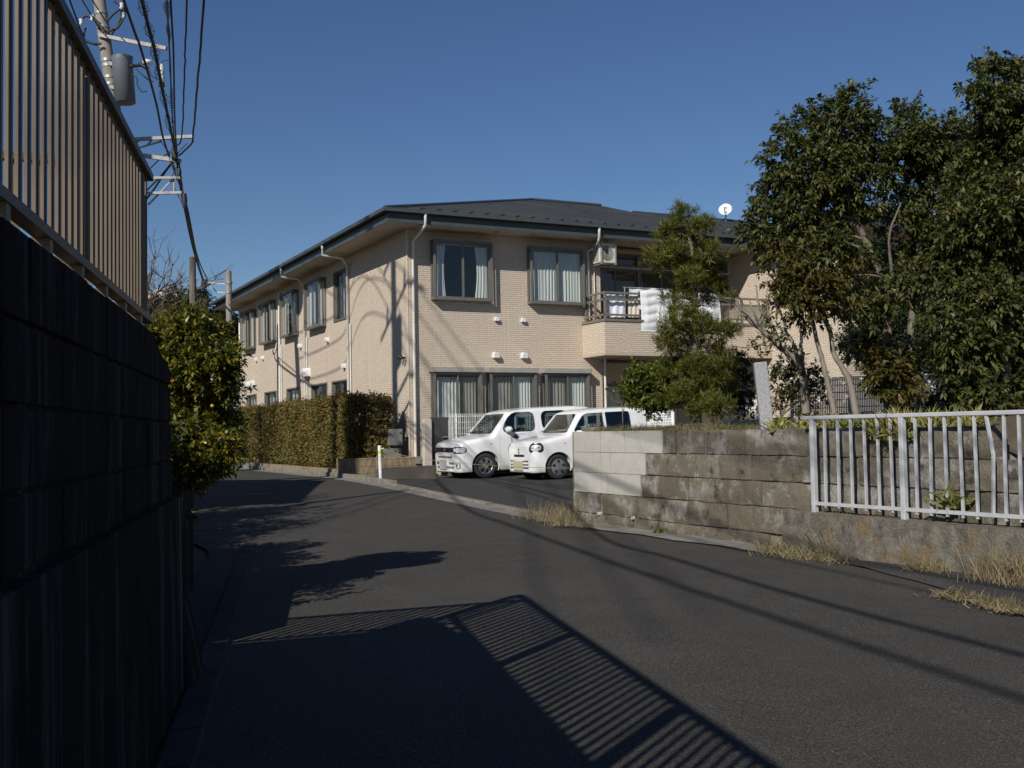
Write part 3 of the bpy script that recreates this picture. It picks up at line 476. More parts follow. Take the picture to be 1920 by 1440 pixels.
def bay(h, along, curtains, p=0.25, screen=None, hooded=False, name='bay_window'):
    """box bay of height h on the wall; everything in wall coordinates (a, d = outward distance, z)"""
    a0, a1, z0, z1 = h; T = 0.06
    P = (lambda a, d, z: (a, -d, z)) if along == 'x' else (lambda a, d, z: (-d, a, z))
    B = lambda mb, a, b: mb.box(P(*a), P(*b))
    mb = MB(); B(mb, (a0, 0.0, z1 - T), (a1, p, z1)); B(mb, (a0, 0.0, z0), (a1, p, z0 + T))
    for a in (a0, a1 - T): B(mb, (a, p - 0.05, z0 + T), (a + T, p - 0.001, z1 - T)); B(mb, (a, 0.0, z0 + T), (a + T, 0.05, z1 - T))
    if hooded: B(mb, (a0 - 0.05, 0.0, z1 + 0.001), (a1 + 0.05, p + 0.05, z1 + 0.12))
    o = put(name, mb, [M['bronze']], home)
    if hooded:
        mb = MB(); B(mb, (a0 - 0.055, 0.0, z1 - 0.004), (a1 + 0.055, p + 0.055, z1 + 0.125)); put('hood', mb, M['hood'], o)
    am = (a0 + a1) / 2
    for k, (s0, s1, d) in enumerate(((a0 + T, am + 0.025, p - 0.03), (am - 0.025, a1 - T, p - 0.065))):
        mb = MB(); w = 0.035; zz0, zz1 = z0 + T, z1 - T
        B(mb, (s0, d - 0.02, zz0), (s0 + w, d, zz1)); B(mb, (s1 - w, d - 0.02, zz0), (s1, d, zz1)); B(mb, (s0 + w, d - 0.02, zz0), (s1 - w, d, zz0 + w)); B(mb, (s0 + w, d - 0.02, zz1 - w), (s1 - w, d, zz1)); put('sash', mb, M['bronze'], o)
        mb = MB(); mb.poly([P(s0 + w, d - 0.01, zz0 + w), P(s1 - w, d - 0.01, zz0 + w), P(s1 - w, d - 0.01, zz1 - w), P(s0 + w, d - 0.01, zz1 - w)]); put('pane', mb, M['frosted'] if screen == k else M['glass'], o, fix=False)
    for a in (a0 + 0.03, a1 - 0.03):
        mb = MB(); mb.poly([P(a, 0.05, z0 + T), P(a, p - 0.05, z0 + T), P(a, p - 0.05, z1 - T), P(a, 0.05, z1 - T)]); put('side_pane', mb, M['glass'], o, fix=False)
    for c in curtains: curtain('curtain', along, a0 + (a1 - a0) * c[0], a0 + (a1 - a0) * c[1], z0 + 0.10, z1 - 0.12, -0.06 if along == 'x' else -0.06, o, c[2], 0.03, c[3] if len(c) > 3 else 0)
    return o
bay(UP_F[0], 'x', [(0.08, 0.24, 3, -0.05), (0.74, 0.95, 4, 0.06)]); bay(UP_F[1], 'x', [(0.04, 0.50, 8), (0.50, 0.96, 8)])
bay(GR_F[0], 'x', [(0.12, 0.52, 6), (0.56, 0.93, 6)], hooded=True, screen=1); bay(GR_F[1], 'x', [(0.08, 0.50, 6), (0.52, 0.93, 7)], hooded=True, screen=0); bay(GR_F[2], 'x', [(0.08, 0.50, 6), (0.52, 0.95, 7)], hooded=True, screen=0)
for i, h in enumerate(UP_S): bay(h, 'y', [(0.03, 0.28, 3), (0.62, 0.95, 4)] if i % 2 == 0 else [(0.05, 0.40, 4), (0.7, 0.97, 4)], screen=0 if i != 1 else None)
def flat_window(h, along, fixed, dirn, curtains=(), screen=None, mid=True, name='sliding_window'):
    a0, a1, z0, z1 = h; P = (lambda a, d, z: (a, fixed + d, z)) if along == 'x' else (lambda a, d, z: (fixed + d, a, z)); B = lambda mb, a, b: mb.box(P(*a), P(*b)); T = 0.045
    mb = MB(); B(mb, (a0, -0.03, z0), (a0 + T, 0.09, z1)); B(mb, (a1 - T, -0.03, z0), (a1, 0.09, z1)); B(mb, (a0 + T, -0.03, z0), (a1 - T, 0.09, z0 + T)); B(mb, (a0 + T, -0.03, z1 - T), (a1 - T, 0.09, z1))
    o = put(name, mb, M['bronze'], home); am = (a0 + a1) / 2
    for k, (s0, s1, d) in enumerate(((a0 + T, am + 0.02, 0.02), (am - 0.02, a1 - T, 0.055)) if mid else ((a0 + T, a1 - T, 0.03),)):
        mb = MB(); w = 0.035
        B(mb, (s0, d, z0 + T), (s0 + w, d + 0.025, z1 - T)); B(mb, (s1 - w, d, z0 + T), (s1, d + 0.025, z1 - T)); B(mb, (s0 + w, d, z0 + T), (s1 - w, d + 0.025, z0 + T + w)); B(mb, (s0 + w, d, z1 - T - w), (s1 - w, d + 0.025, z1 - T)); put('sash', mb, M['bronze'], o)
        mb = MB(); mb.poly([P(s0 + w, d + 0.012, z0 + T + w), P(s1 - w, d + 0.012, z0 + T + w), P(s1 - w, d + 0.012, z1 - T - w), P(s0 + w, d + 0.012, z1 - T - w)]); put('pane', mb, M['frosted'] if screen == k else M['glass'], o, fix=False)
    for c in curtains: curtain('curtain', along, a0 + (a1 - a0) * c[0], a0 + (a1 - a0) * c[1], z0 + 0.08, z1 - 0.08, fixed + 0.18, o, c[2])
    return o
flat_window(FLAT_S, 'y', 0.0, 1, [(0.55, 0.75, 3)], screen=0)
for i, h in enumerate(GR_S): flat_window(h, 'y', 0.0, 1, [(0.05, 0.4, 4)] if i < 2 else [(0.6, 0.9, 4)], screen=(1, 0, 0, 1, 0)[i])
for h in REC_UP: flat_window(h, 'x', VR, 1)
for h in REC_TR: flat_window(h, 'x', VR, 1, mid=True, name='transom_window')
for h in REC_GR: flat_window(h, 'x', VR, 1, [(0.1, 0.5, 4)], name='garden_door')
flat_window(WG[0], 'y', XW, 1)
# ---- white vent hoods on the siding
def vent(p, w, along):
    mb = MB(); n = 10; h = w * 1.05; d = w * 0.8; prof = []
    for i in range(n + 1):
        t = math.pi * i / n; prof.append((math.cos(t) * w / 2, h * 0.45 + math.sin(t) * w / 2))
    prof = [(w / 2, 0.0)] + prof + [(-w / 2, 0.0)]
    Q = (lambda a, dd, z: (p[0] + a, -dd, p[1] + z)) if along == 'x' else (lambda a, dd, z: (-dd, p[0] + a, p[1] + z))
    back = [Q(a, 0.0, z) for a, z in prof]; frnt = [Q(a * 0.92, d, z * 0.92) for a, z in prof]; m = len(prof)
    mb.add(back + frnt, [tuple(range(m, 2*m))] + [(i, i+1, m+i+1, m+i) for i in range(m-1)], 0, False)
    mb.add([Q(-w*0.4, 0.01, -0.02), Q(w*0.4, 0.01, -0.02), Q(w*0.4, d*0.7, -0.02), Q(-w*0.4, d*0.7, -0.02)], [(0, 1, 2, 3)])
    put('vent_hood', mb, M['white'], home)
for (px, py, w) in ((930, 602, 0.12), (980, 604, 0.12), (928, 671, 0.17), (981, 672, 0.17)): vent(on_y(px, py, 0), w, 'x')
for (px, py, w) in ((616, 641, 0.15), (565, 652, 0.15), (494, 674, 0.14), (482, 677, 0.14), (580, 706, 0.30), (647, 690, 0.15), (472, 728, 0.30), (476, 722, 0.2)): vent(on_x(px, py, 0), w, 'y')
# small twin spot lamp on the side wall by the corner
y, z = on_x(761, 671, 0); mb = MB(); mb.tube([(0, y, z), (-0.1, y, z + 0.02)], 0.02, 6); mb.lathe([(0.0, -0.09), (0.05, -0.09), (0.035, 0.03), (0.0, 0.03)], (-0.12, y + 0.07, z + 0.04), 'x', 10); mb.lathe([(0.0, -0.09), (0.05, -0.09), (0.035, 0.03), (0.0, 0.03)], (-0.12, y - 0.07, z - 0.01), 'x', 10); put('spot_lamp', mb, M['blackp'], home)
# ---- balcony
BX0, BV = 5.27, -1.2
mb = MB(); mb.box((BX0, BV, 3.50), (XW - 0.002, BV + 0.12, 4.37)); mb.box((BX0, BV + 0.122, 3.50), (BX0 + 0.12, -0.003, 4.37))
balc = put('balcony', mb, M['siding'], home)
mb = MB(); mb.box((BX0, BV, 3.44), (XW - 0.003, VR - 0.003, 3.498)); put('balcony_floor', mb, M['soffit'], balc)
mb = MB(); mb.box((BX0 - 0.03, BV - 0.03, 4.372), (XW - 0.004, BV + 0.15, 4.44)); mb.box((BX0 - 0.03, BV + 0.151, 4.372), (BX0 + 0.15, -0.004, 4.44)); put('coping', mb, M['rail'], balc)
RT = 5.14; yb = BV + 0.06; xb = BX0 + 0.06
for x in [xb, 6.55, 7.75, 8.9, 10.0, 10.95]:
    mb = MB(); mb.box((x - 0.03, yb - 0.03, 4.441), (x + 0.03, yb + 0.03, RT)); put('rail_post', mb, M['rail'], balc)
for y in (-0.12, -0.62):
    mb = MB(); mb.box((xb - 0.03, y - 0.03, 4.441), (xb + 0.03, y + 0.03, RT)); put('rail_post', mb, M['rail'], balc)
for z in (RT + 0.03, RT - 0.16, 4.56):
    mb = MB(); mb.bar((xb - 0.03, yb, z), (XW - 0.01, yb, z), 0.05, 0.055); put('rail', mb, M['rail'], balc); mb = MB(); mb.bar((xb, yb + 0.03, z), (xb, -0.02, z), 0.05, 0.055); put('rail', mb, M['rail'], balc)
for (x0, x1) in ((8.93, 9.97), (10.03, 10.92)):
    mb = MB(); mb.box((x0, yb - 0.006, 4.6), (x1, yb + 0.006, RT - 0.19)); put('rail_panel', mb, M['railglass'], balc)
# ------------------------------------------------------------------ tall block wall and bronze fence beside the photographer
LD = np.array([-0.2067, 1.0]); LDn = LD / np.linalg.norm(LD)
def LW(Y, d=0.0, z=0.0):       # point on the wall line at distance Y ahead, d metres out towards the road
    n = np.array([LDn[1], -LDn[0]]); X = -0.62 - 0.2067 * Y + d * n[0]; return W(X, Y + d * n[1], z)
lwall = thing('block_retaining_wall', LW(1.0), 'tall dark stained concrete block wall carrying a bronze slat fence', 'wall')
ang_l = math.atan2((LW(1) - LW(0))[1], (LW(1) - LW(0))[0])
zj = [1.085, 1.278, 1.48, 1.678, 1.895]
yj = [-3.0 + 0.385 * i for i in range(15)] + [2.65, 3.05, 3.42, 3.81, 4.17, 4.54, 4.92, 5.38, 5.93]
yj = sorted(y for y in yj if y < 2.4 or y in (2.65, 3.05, 3.42, 3.81, 4.17, 4.54, 4.92, 5.38, 5.93))
def ztop(Y): return 1.895 if Y < 4.95 else 1.895 - (Y - 4.95) * 0.135
for i in range(len(yj) - 1):
    for j in range(4):
        y0, y1 = yj[i] + 0.006, yj[i+1] - 0.006; z0 = zj[j] + 0.006; e = random.uniform(-0.004, 0.004)
        za, zb = (zj[j+1] - 0.006,) * 2 if j < 3 else (ztop(y0), ztop(y1))
        f = [LW(y0, e, z0), LW(y1, e, z0), LW(y1, e, zb), LW(y0, e, za)]; b = [LW(y0, -0.1, z0), LW(y1, -0.1, z0), LW(y1, -0.1, zb), LW(y0, -0.1, za)]
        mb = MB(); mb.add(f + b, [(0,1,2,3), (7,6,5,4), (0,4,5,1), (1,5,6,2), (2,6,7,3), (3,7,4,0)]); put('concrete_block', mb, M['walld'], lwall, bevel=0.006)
mb = MB()
for (Y0, Y1) in ((-3.0, 4.95), (4.95, 5.9)):
    f = [LW(Y0, -0.012, 0), LW(Y1, -0.012, 0), LW(Y1, -0.012, ztop(Y1) - 0.02), LW(Y0, -0.012, ztop(Y0) - 0.02)]; b = [LW(Y0, -0.16, 0), LW(Y1, -0.16, 0), LW(Y1, -0.16, ztop(Y1) - 0.02), LW(Y0, -0.16, ztop(Y0) - 0.02)]
    mb.add(f + b, [(0,1,2,3), (7,6,5,4), (0,4,5,1), (1,5,6,2), (2,6,7,3), (3,7,4,0)])
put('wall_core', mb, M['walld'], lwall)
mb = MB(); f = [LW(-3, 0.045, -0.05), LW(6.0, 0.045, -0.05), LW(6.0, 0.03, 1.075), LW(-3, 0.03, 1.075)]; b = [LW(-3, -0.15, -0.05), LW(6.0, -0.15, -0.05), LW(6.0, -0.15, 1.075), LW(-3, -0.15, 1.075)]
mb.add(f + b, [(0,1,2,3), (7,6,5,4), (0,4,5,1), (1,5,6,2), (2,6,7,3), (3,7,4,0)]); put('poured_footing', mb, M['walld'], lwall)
mb = MB(); c = LW(6.03, -0.035, 0); mb.tube([(c[0], c[1], 0.0), (c[0], c[1], 0.55), (c[0], c[1], 1.07)], [0.085, 0.08, 0.072], 14); put('rounded_end', mb, M['lowwall'], lwall)
mb = MB(); mb.prism([LW(6.05, 0.0, 0.0), LW(6.05, 0.12, 0.0), LW(6.05, 0.03, 0.45)], LW(6.6, 0, 0) - LW(6.05, 0, 0)); put('toe_wedge', mb, M['walld'], lwall)
# gutter stones along the foot of the wall
for i in range(22):
    Y0 = 1.0 + i * 0.6; mb = MB(); a = [LW(Y0, 0.06, 0), LW(Y0 + 0.59, 0.06, 0), LW(Y0 + 0.59, 0.22, 0), LW(Y0, 0.22, 0)]
    mb.add([(*p[:2], -0.05) for p in a] + [(p[0], p[1], z) for p, z in zip(a, (0.03, 0.03, 0.035, 0.035))], [(0,3,2,1), (4,5,6,7), (0,1,5,4), (1,2,6,5), (2,3,7,6), (3,0,4,7)]); put('gutter_stone', mb, M['lot'], lwall, bevel=0.01)
# return of the wall, hidden from here but casting the shadow on the road
RC = np.array([-1.80, 5.32]); RDn = np.array([-0.94, -0.33]); RDn = RDn / np.linalg.norm(RDn)
def RW(s, d=0.0, z=0.0): X, Y = RC + RDn * s + np.array([-RDn[1], RDn[0]]) * d; return W(X, Y, z)
mb = MB(); mb.add([RW(0.05, -0.06, 0), RW(4.2, -0.06, 0), RW(4.2, -0.06, 1.89), RW(0.05, -0.06, 1.89), RW(0.05, 0.08, 0), RW(4.2, 0.08, 0), RW(4.2, 0.08, 1.89), RW(0.05, 0.08, 1.89)], [(0,1,2,3), (7,6,5,4), (0,4,5,1), (1,5,6,2), (2,6,7,3), (3,7,4,0)]); put('wall_return', mb, M['walld'], lwall)
mb = MB(); mb.add([LW(6.9, -0.25, 0), LW(10.4, -0.25, 0), LW(10.4, -0.25, 1.05), LW(6.9, -0.25, 0.9), LW(6.9, -0.4, 0), LW(10.4, -0.4, 0), LW(10.4, -0.4, 1.05), LW(6.9, -0.4, 0.9)], [(0,1,2,3), (7,6,5,4), (0,4,5,1), (1,5,6,2), (2,6,7,3), (3,7,4,0)])
tag(put('shade_wall', mb, M['walld']), 'dark concrete wall added for shade under the overhanging glossy bush', 'wall')  # added wall, its length and height set for the shade on the road
lf = thing('bronze_slat_fence', LW(1.0, -0.08, 1.9), 'bronze aluminium fence of upright slats on top of the dark block wall', 'fence')
ZF0, ZF1 = 2.0, 2.74; FD = -0.08
bm_ = MB(); bm_.box((-0.025, -0.0045, 0), (0.025, 0.0045, ZF1 - ZF0 - 0.03)); bm_.box((-0.006, -0.007, 0.0), (0.006, -0.004, ZF1 - ZF0 - 0.03)); slat = bm_.mesh('slat'); slat.materials.append(M['fbar'])
Y = -3.0
while Y < 5.58:
    inst('slat', slat, LW(Y, FD, ZF0 + 0.01), lf, (0, 0, ang_l)); Y += 0.1015
for k in range(41): inst('slat', slat, RW(0.06 + k * 0.1015, 0.0, ZF0 + 0.01), lf, (0, 0, math.atan2(*(RW(1) - RW(0))[[1, 0]])))
for (P, a, b) in ((lambda s, z, d=0: LW(s, FD + d, z), -3.0, 5.62), (lambda s, z, d=0: RW(s, d, z), 0.0, 4.2)):
    mb = MB(); mb.bar(P(a, ZF1), P(b, ZF1), 0.055, 0.035); put('top_rail', mb, M['frail'], lf); mb = MB(); mb.bar(P(a, ZF0), P(b, ZF0), 0.05, 0.03); put('bottom_rail', mb, M['frail'], lf)
for Yp in (-2.2, -0.2, 1.8, 3.79, 5.58):
    mb = MB(); p = LW(Yp, FD - 0.045, 0); mb.box((-0.03, -0.03, 1.86), (0.03, 0.03, ZF1)); o = put('post', mb, M['frail'], lf); o.location = (p[0], p[1], 0); o.rotation_euler = (0, 0, ang_l)
for k in range(17):
    mb = MB(); mb.box((-0.022, -0.02, 1.84), (0.022, 0.02, ZF0)); o = put('foot', mb, M['fbar'], lf); p = LW(-2.8 + k * 0.5, FD, 0); o.location = (p[0], p[1], 0); o.rotation_euler = (0, 0, ang_l)
for s in (2.0, 4.15):
    mb = MB(); p = RW(s); mb.box((-0.03, -0.03, 1.86), (0.03, 0.03, ZF1)); o = put('post', mb, M['frail'], lf); o.location = (p[0], p[1], 0)

# ------------------------------------------------------------------ stone retaining wall on the right
US = -2.0
swall = thing('stone_retaining_wall', (US, -15.5, 0.0), 'weathered brown stone block wall with pale concrete blocks at its end', 'wall')
CZ = [(-0.05, 0.17), (0.17, 0.475), (0.475, 0.775), (0.775, 1.075), (1.075, 1.385)]
ROWS = {4: (828, [(1076, 1125, 0), (1126, 1170, 0), (1171, 1240, 0), (1243, 1266, 1), (1268, 1318, 1), (1321, 1361, 1), (1362, 1432, 1), (1435, 1512, 1)]),
        3: (868, [(1076, 1126, 0), (1127, 1144, 0), (1145, 1209, 0), (1210, 1303, 1), (1305, 1345, 1), (1348, 1407, 1), (1410, 1482, 1), (1484, 1520, 1)]),
        2: (905, [(1077, 1126, 0), (1127, 1137, 0), (1138, 1200, 0), (1203, 1290, 1), (1291, 1337, 1), (1338, 1424, 1), (1426, 1516, 1)]),
        1: (945, [(1080, 1123, 1), (1128, 1191, 1), (1194, 1264, 1), (1265, 1362, 1), (1365, 1481, 1)]),
        0: (980, [(1081, 1102, 1), (1104, 1136, 1), (1138, 1186, 1), (1188, 1234, 1), (1237, 1320, 1), (1323, 1440, 1)])}
def stone(v0, v1, z0, z1, mat, rough):
    """rounded rough block; its face looks towards -X"""
    ny, nz = 6, 4; mb = MB(); vs = []; ph = [random.uniform(0, 6) for _ in range(5)]; proud = random.uniform(-0.012, 0.012) * rough
    for j in range(nz):
        for i in range(ny):
            s, t = i / (ny-1), j / (nz-1); edge = min(s, 1-s, t, 1-t)
            d = (0.006 * rough if edge > 0.01 else -0.006 * rough - 0.002) + proud + rough * (0.009 * math.sin(s * 7 + ph[0]) * math.sin(t * 5 + ph[1]) + random.uniform(-0.006, 0.006))
            jit = 0.007 * rough if edge < 0.01 else 0.0
            vs.append((US - d, v0 + (v1 - v0) * s + random.uniform(-jit, jit), z0 + (z1 - z0) * t + random.uniform(-jit, jit)))
    fs = [(j*ny+i, j*ny+i+1, (j+1)*ny+i+1, (j+1)*ny+i) for j in range(nz-1) for i in range(ny-1)]
    mb.add(vs, fs, 0, rough > 0.5); n = len(vs)
    rim = list(range(ny)) + [j*ny + ny-1 for j in range(1, nz)] + [(nz-1)*ny + i for i in range(ny-2, -1, -1)] + [j*ny for j in range(nz-2, 0, -1)]
    back = [(US + 0.2, vs[k][1], vs[k][2]) for k in rim]
    mb.add([vs[k] for k in rim] + back, [(i, (i+1) % len(rim), len(rim) + (i+1) % len(rim), len(rim) + i) for i in range(len(rim))])
    return put('stone' if rough > 0.5 else 'concrete_block', mb, mat, swall)
for r, (py, row) in ROWS.items():
    z0, z1 = CZ[r]; last = None
    for (a, b, kind) in row:
        v0, v1 = on_x(a, py, US)[0], on_x(b, py, US)[0]; last = v1
        g = 0.003 if kind == 0 else 0.006
        stone(v0 - 0.0, v1 + 0.0, z0 + g, z1 - g, M['block'] if kind == 0 else M['oya'], 0.10 if kind == 0 else 1.0)
    if r >= 2:
        v = last - 0.03
        while v > -20.6:
            l = random.uniform(0.5, 0.95); e = v - l; zt = min(z1, 1.40 - max(0, -19.4 - (v + e) / 2) * 0.75)
            if zt > z0 + 0.08: stone(v, e + 0.03, z0 + 0.006, zt - 0.006, M['oya'], 1.0)
            v = e
mb = MB(); core = [(-11.98, 0), (-11.98, 1.375), (-19.4, 1.33), (-20.6, 0.45), (-20.6, 0)]
mb.prism([(US + 0.035, v, z) for v, z in core], (0.23, 0, 0)); put('mortar_core', mb, M['mortar'], swall)
for (px, py) in ((1124, 963), (1188, 971)):
    v, z = on_x(px, py, US); mb = MB(); mb.lathe([(0.0, 0.05), (0.016, 0.05), (0.018, 0.0), (0.025, 0.0), (0.025, 0.1)], (US - 0.03, v, z), 'x', 12); put('weep_pipe', mb, M['pier'], swall)
mb = MB(); ev = [-12.0, -13, -14, -15, -16, -17, -18, -19.3, -20, -20.6, -21.2, -24]; eu = [US + 0.24, -1.2, 0, 2, 5, 9]
mb.add([(u, v, (1.37 if v > -19.3 else max(0.1, 1.37 + (v + 19.3) * 0.7)) + 0.05 * math.sin(u * 3 + v * 2) * (u > -1.6) + 0.05 * max(0, u + 1)) for v in ev for u in eu], [(j*len(eu)+i, j*len(eu)+i+1, (j+1)*len(eu)+i+1, (j+1)*len(eu)+i) for j in range(len(ev)-1) for i in range(len(eu)-1)], 0, True)
mb.add([(US + 0.24, -12.0, 0), (9, -12.0, 0), (9, -12.0, 1.9), (US + 0.24, -12.0, 1.37)], [(0, 1, 2, 3)]); struct(put('garden_bank', mb, M['soil'], fix=False))
v, z = on_x(1110, 805, -1.85); mb = MB(); mb.box((-1.9, v - 0.16, 1.375), (-1.7, v + 0.16, 1.45)); tag(put('loose_coping_block', mb, M['mortar'], bevel=0.02), 'small rough concrete lump lying on the pale end of the stone wall', 'block')
# rough footing under the white fence
mb = MB(); vs2 = [-17.15 - 0.4 * i for i in range(22)]
for a, b in zip(vs2[:-1], vs2[1:]):
    q = lambda v: [(-2.30 + 0.015 * math.sin(v * 9), v, -0.05), (-2.27 + 0.02 * math.sin(v * 7 + 1), v, 0.30), (-2.26, v, 0.475 + 0.015 * math.sin(v * 5)), (-1.99, v, 0.485)]
    mb.add(q(a) + q(b), [(0, 4, 5, 1), (1, 5, 6, 2), (2, 6, 7, 3)])
mb.poly([(-2.30, -17.15, -0.05), (-2.27, -17.15, 0.30), (-2.25, -17.15, 0.48), (-1.95, -17.15, 0.48), (-1.95, -17.15, -0.05)])
tag(put('fence_footing', mb, M['footing'], fix=False), 'low rough mossy concrete footing under the white bar fence', 'footing')
wf = thing('white_bar_fence', (-2.2, -19.0, 0.49), 'low white painted steel bar fence with one bent bar on mossy footing', 'fence')
UF = -2.15
mb = MB(); mb.bar((UF, -17.37, 1.495), (UF, -23.5, 1.495), 0.045, 0.04); put('top_rail', mb, M['fencew'], wf, bevel=0.006)
mb = MB(); mb.bar((UF, -17.50, 0.575), (UF, -23.5, 0.60), 0.035, 0.035); put('bottom_rail', mb, M['fencew'], wf)
pv = [-17.54, -18.80, -21.1, -22.4]
for v in pv: mb = MB(); mb.box((UF - 0.028, v - 0.028, 0.47), (UF + 0.028, v + 0.028, 1.474)); put('post', mb, M['fencew'], wf, bevel=0.006)
bars = [-17.72, -17.915, -18.105, -18.293, -18.475, -18.645, -18.965, -19.148, -19.319, -19.491, -19.658, -19.82, -19.977, -20.13, -20.3, -20.48, -20.66, -20.84]
for k, v in enumerate(bars):
    mb = MB(); v2 = v + random.uniform(-0.012, 0.012)
    if k == 11: mb.bar((UF, v + 0.03, 1.475), (UF - 0.015, v - 0.045, 1.12), 0.025, 0.025); mb.bar((UF - 0.015, v - 0.045, 1.13), (UF, v - 0.01, 0.56), 0.025, 0.025)
    else: mb.bar((UF, v, 1.473), (UF, v2, 0.54), 0.023, 0.023)
    put('bar', mb, M['fencew'], wf)
# leaning granite post on the bank
mb = MB(); pa = on_x(1436, 810, -1.7); mb.box((-0.078, -0.065, -0.15), (0.078, 0.065, 0.83)); o = put('granite_post', mb, M['granite'], bevel=0.012); o.location = (-1.68, pa[0], 1.36); o.rotation_euler = (0, R(-4.5), R(-32))
tag(o, 'leaning square granite marker post standing on the stone wall bank', 'stone post')
# ------------------------------------------------------------------ utility poles and overhead cables
def curve_pts(pts, n=8):       # Catmull-Rom through the points
    P = [Vector(p) for p in pts]; P = [P[0] * 2 - P[1]] + P + [P[-1] * 2 - P[-2]]; out = []
    for i in range(1, len(P) - 2):
        for k in range(n):
            t = k / n; a, b, c, d = P[i-1], P[i], P[i+1], P[i+2]
            out.append(0.5 * ((2*b) + (c - a) * t + (2*a - 5*b + 4*c - d) * t*t + (3*b - a - 3*c + d) * t**3))
    return out + [P[-2]]
def band(o, c, r, d, mat=None):
    mb = MB(); c = Vector(c); d = Vector(d).normalized(); mb.tube([c - d * 0.04, c + d * 0.04], r, 14); put('band', mb, M['galv'], o)
# pole with the transformer
DA = 31.0; ta, ba = Vector(at(170, -120, DA)), Vector(at(300, 838, DA)); ax = (ta - ba).normalized()
pa_ = thing('utility_pole', ba, 'leaning concrete utility pole with crossarm behind the bronze fence', 'utility pole')
mb = MB(); mb.tube([ba, ba.lerp(ta, 0.5), ta], [0.21, 0.19, 0.165], 18); put('shaft', mb, M['pole'], pa_)
PXA = lambda x, y, d=0.0: Vector(at(x, y, DA + d))
mb = MB(); mb.bar(PXA(186, 66, -0.2), PXA(312, 91, -0.6), 0.10, 0.10); put('crossarm', mb, M['armsteel'], pa_)
for y in (28, 55, 118, 128, 150, 163): 
    t = (838 - y) / 958; band(pa_, ba.lerp(ta, t), 0.205 - 0.03 * t + 0.012, ax)
for k, pts in enumerate(([(150, 45), (160, 30), (180, 38), (196, 60)], [(146, 45), (152, 68), (170, 80), (190, 82)], [(205, 58), (222, 50), (235, 22), (225, 8)], [(200, 40), (214, 25), (232, 12)], [(160, 52), (158, 74), (182, 84)], [(208, 66), (224, 40), (228, 14), (214, 2)])):
    mb = MB(); mb.tube(curve_pts([PXA(x, y, -0.35 + 0.05 * k) for x, y in pts]), 0.035, 6); put('jumper_cable', mb, M['cable'], pa_)
for (x, y, m) in ((152, 42, 'porcelain'), (173, 34, 'porcelain'), (228, 12, 'porcelain'), (232, 30, 'galv')):
    mb = MB(); mb.lathe([(0.0, 0.1), (0.06, 0.09), (0.04, 0.0), (0.07, -0.04), (0.0, -0.1)], PXA(x, y, -0.4), n=12); put('insulator', mb, M[m], pa_)
tr = thing('pole_transformer', PXA(233, 195), 'grey cylindrical pole transformer hung on the leaning concrete pole', 'transformer')
c0, c1 = PXA(235, 193, -0.35), PXA(229, 110, -0.35); d = (c1 - c0)
mb = MB(); mb.tube([c0 - d * 0.005, c0, c0 + d * 0.97, c1, c1 + d * 0.01], [0.24, 0.285, 0.285, 0.295, 0.26], 26); put('tank', mb, M['trafo'], tr)
mb = MB(); mb.tube([c1, c1 + d * 0.03], [0.30, 0.30], 26); put('lid', mb, M['trafo'], tr)
for (a, b) in (((205, 118), (222, 124)), ((208, 162), (224, 168))): mb = MB(); mb.bar(PXA(*a, -0.2), PXA(*b, -0.3), 0.06, 0.10); put('bracket', mb, M['galv'], tr)
mb = MB(); mb.tube([PXA(245, 124, -0.5), PXA(264, 122, -0.7)], 0.05, 8); mb.tube([PXA(262, 119, -0.7), PXA(276, 128, -0.8)], 0.06, 8); put('bushing', mb, M['cable'], tr)
for pts in ([(247, 140), (256, 146), (258, 160), (266, 172), (276, 170)], [(254, 128), (266, 140), (282, 152), (288, 152)], [(278, 128), (284, 142), (292, 146)]): mb = MB(); mb.tube(curve_pts([PXA(x, y, -0.8) for x, y in pts]), 0.018, 5); put('lead', mb, M['cable'], tr)
co = thing('fuse_cutout', PXA(302, 150, -0.8), 'pale ribbed fuse cutout hanging among the overhead cables by the transformer', 'fuse')
mb = MB(); p = PXA(303, 140, -0.8); mb.lathe([(0.0, 0.30), (0.03, 0.30), (0.05, 0.2), (0.075, 0.16), (0.06, 0.1), (0.08, 0.06), (0.06, 0.0), (0.085, -0.05), (0.07, -0.15), (0.09, -0.17), (0.09, -0.23), (0.0, -0.25)], p, n=14); put('body', mb, M['porcelain'], co)
mb = MB(); mb.tube(curve_pts([PXA(302, 120, -0.8), PXA(306, 114, -0.8), PXA(318, 112, -0.8)]), 0.012, 5); mb.tube([p + Vector((0, 0, -0.25)), p + Vector((0, 0, -0.34))], 0.085, 10); put('lead', mb, M['cable'], co)
mb = MB(); mb.lathe([(0.0, 0.11), (0.08, 0.11), (0.07, -0.14), (0.0, -0.14)], PXA(277, 116, -0.8), 'x', 12); put('sleeve', mb, M['white'], co)
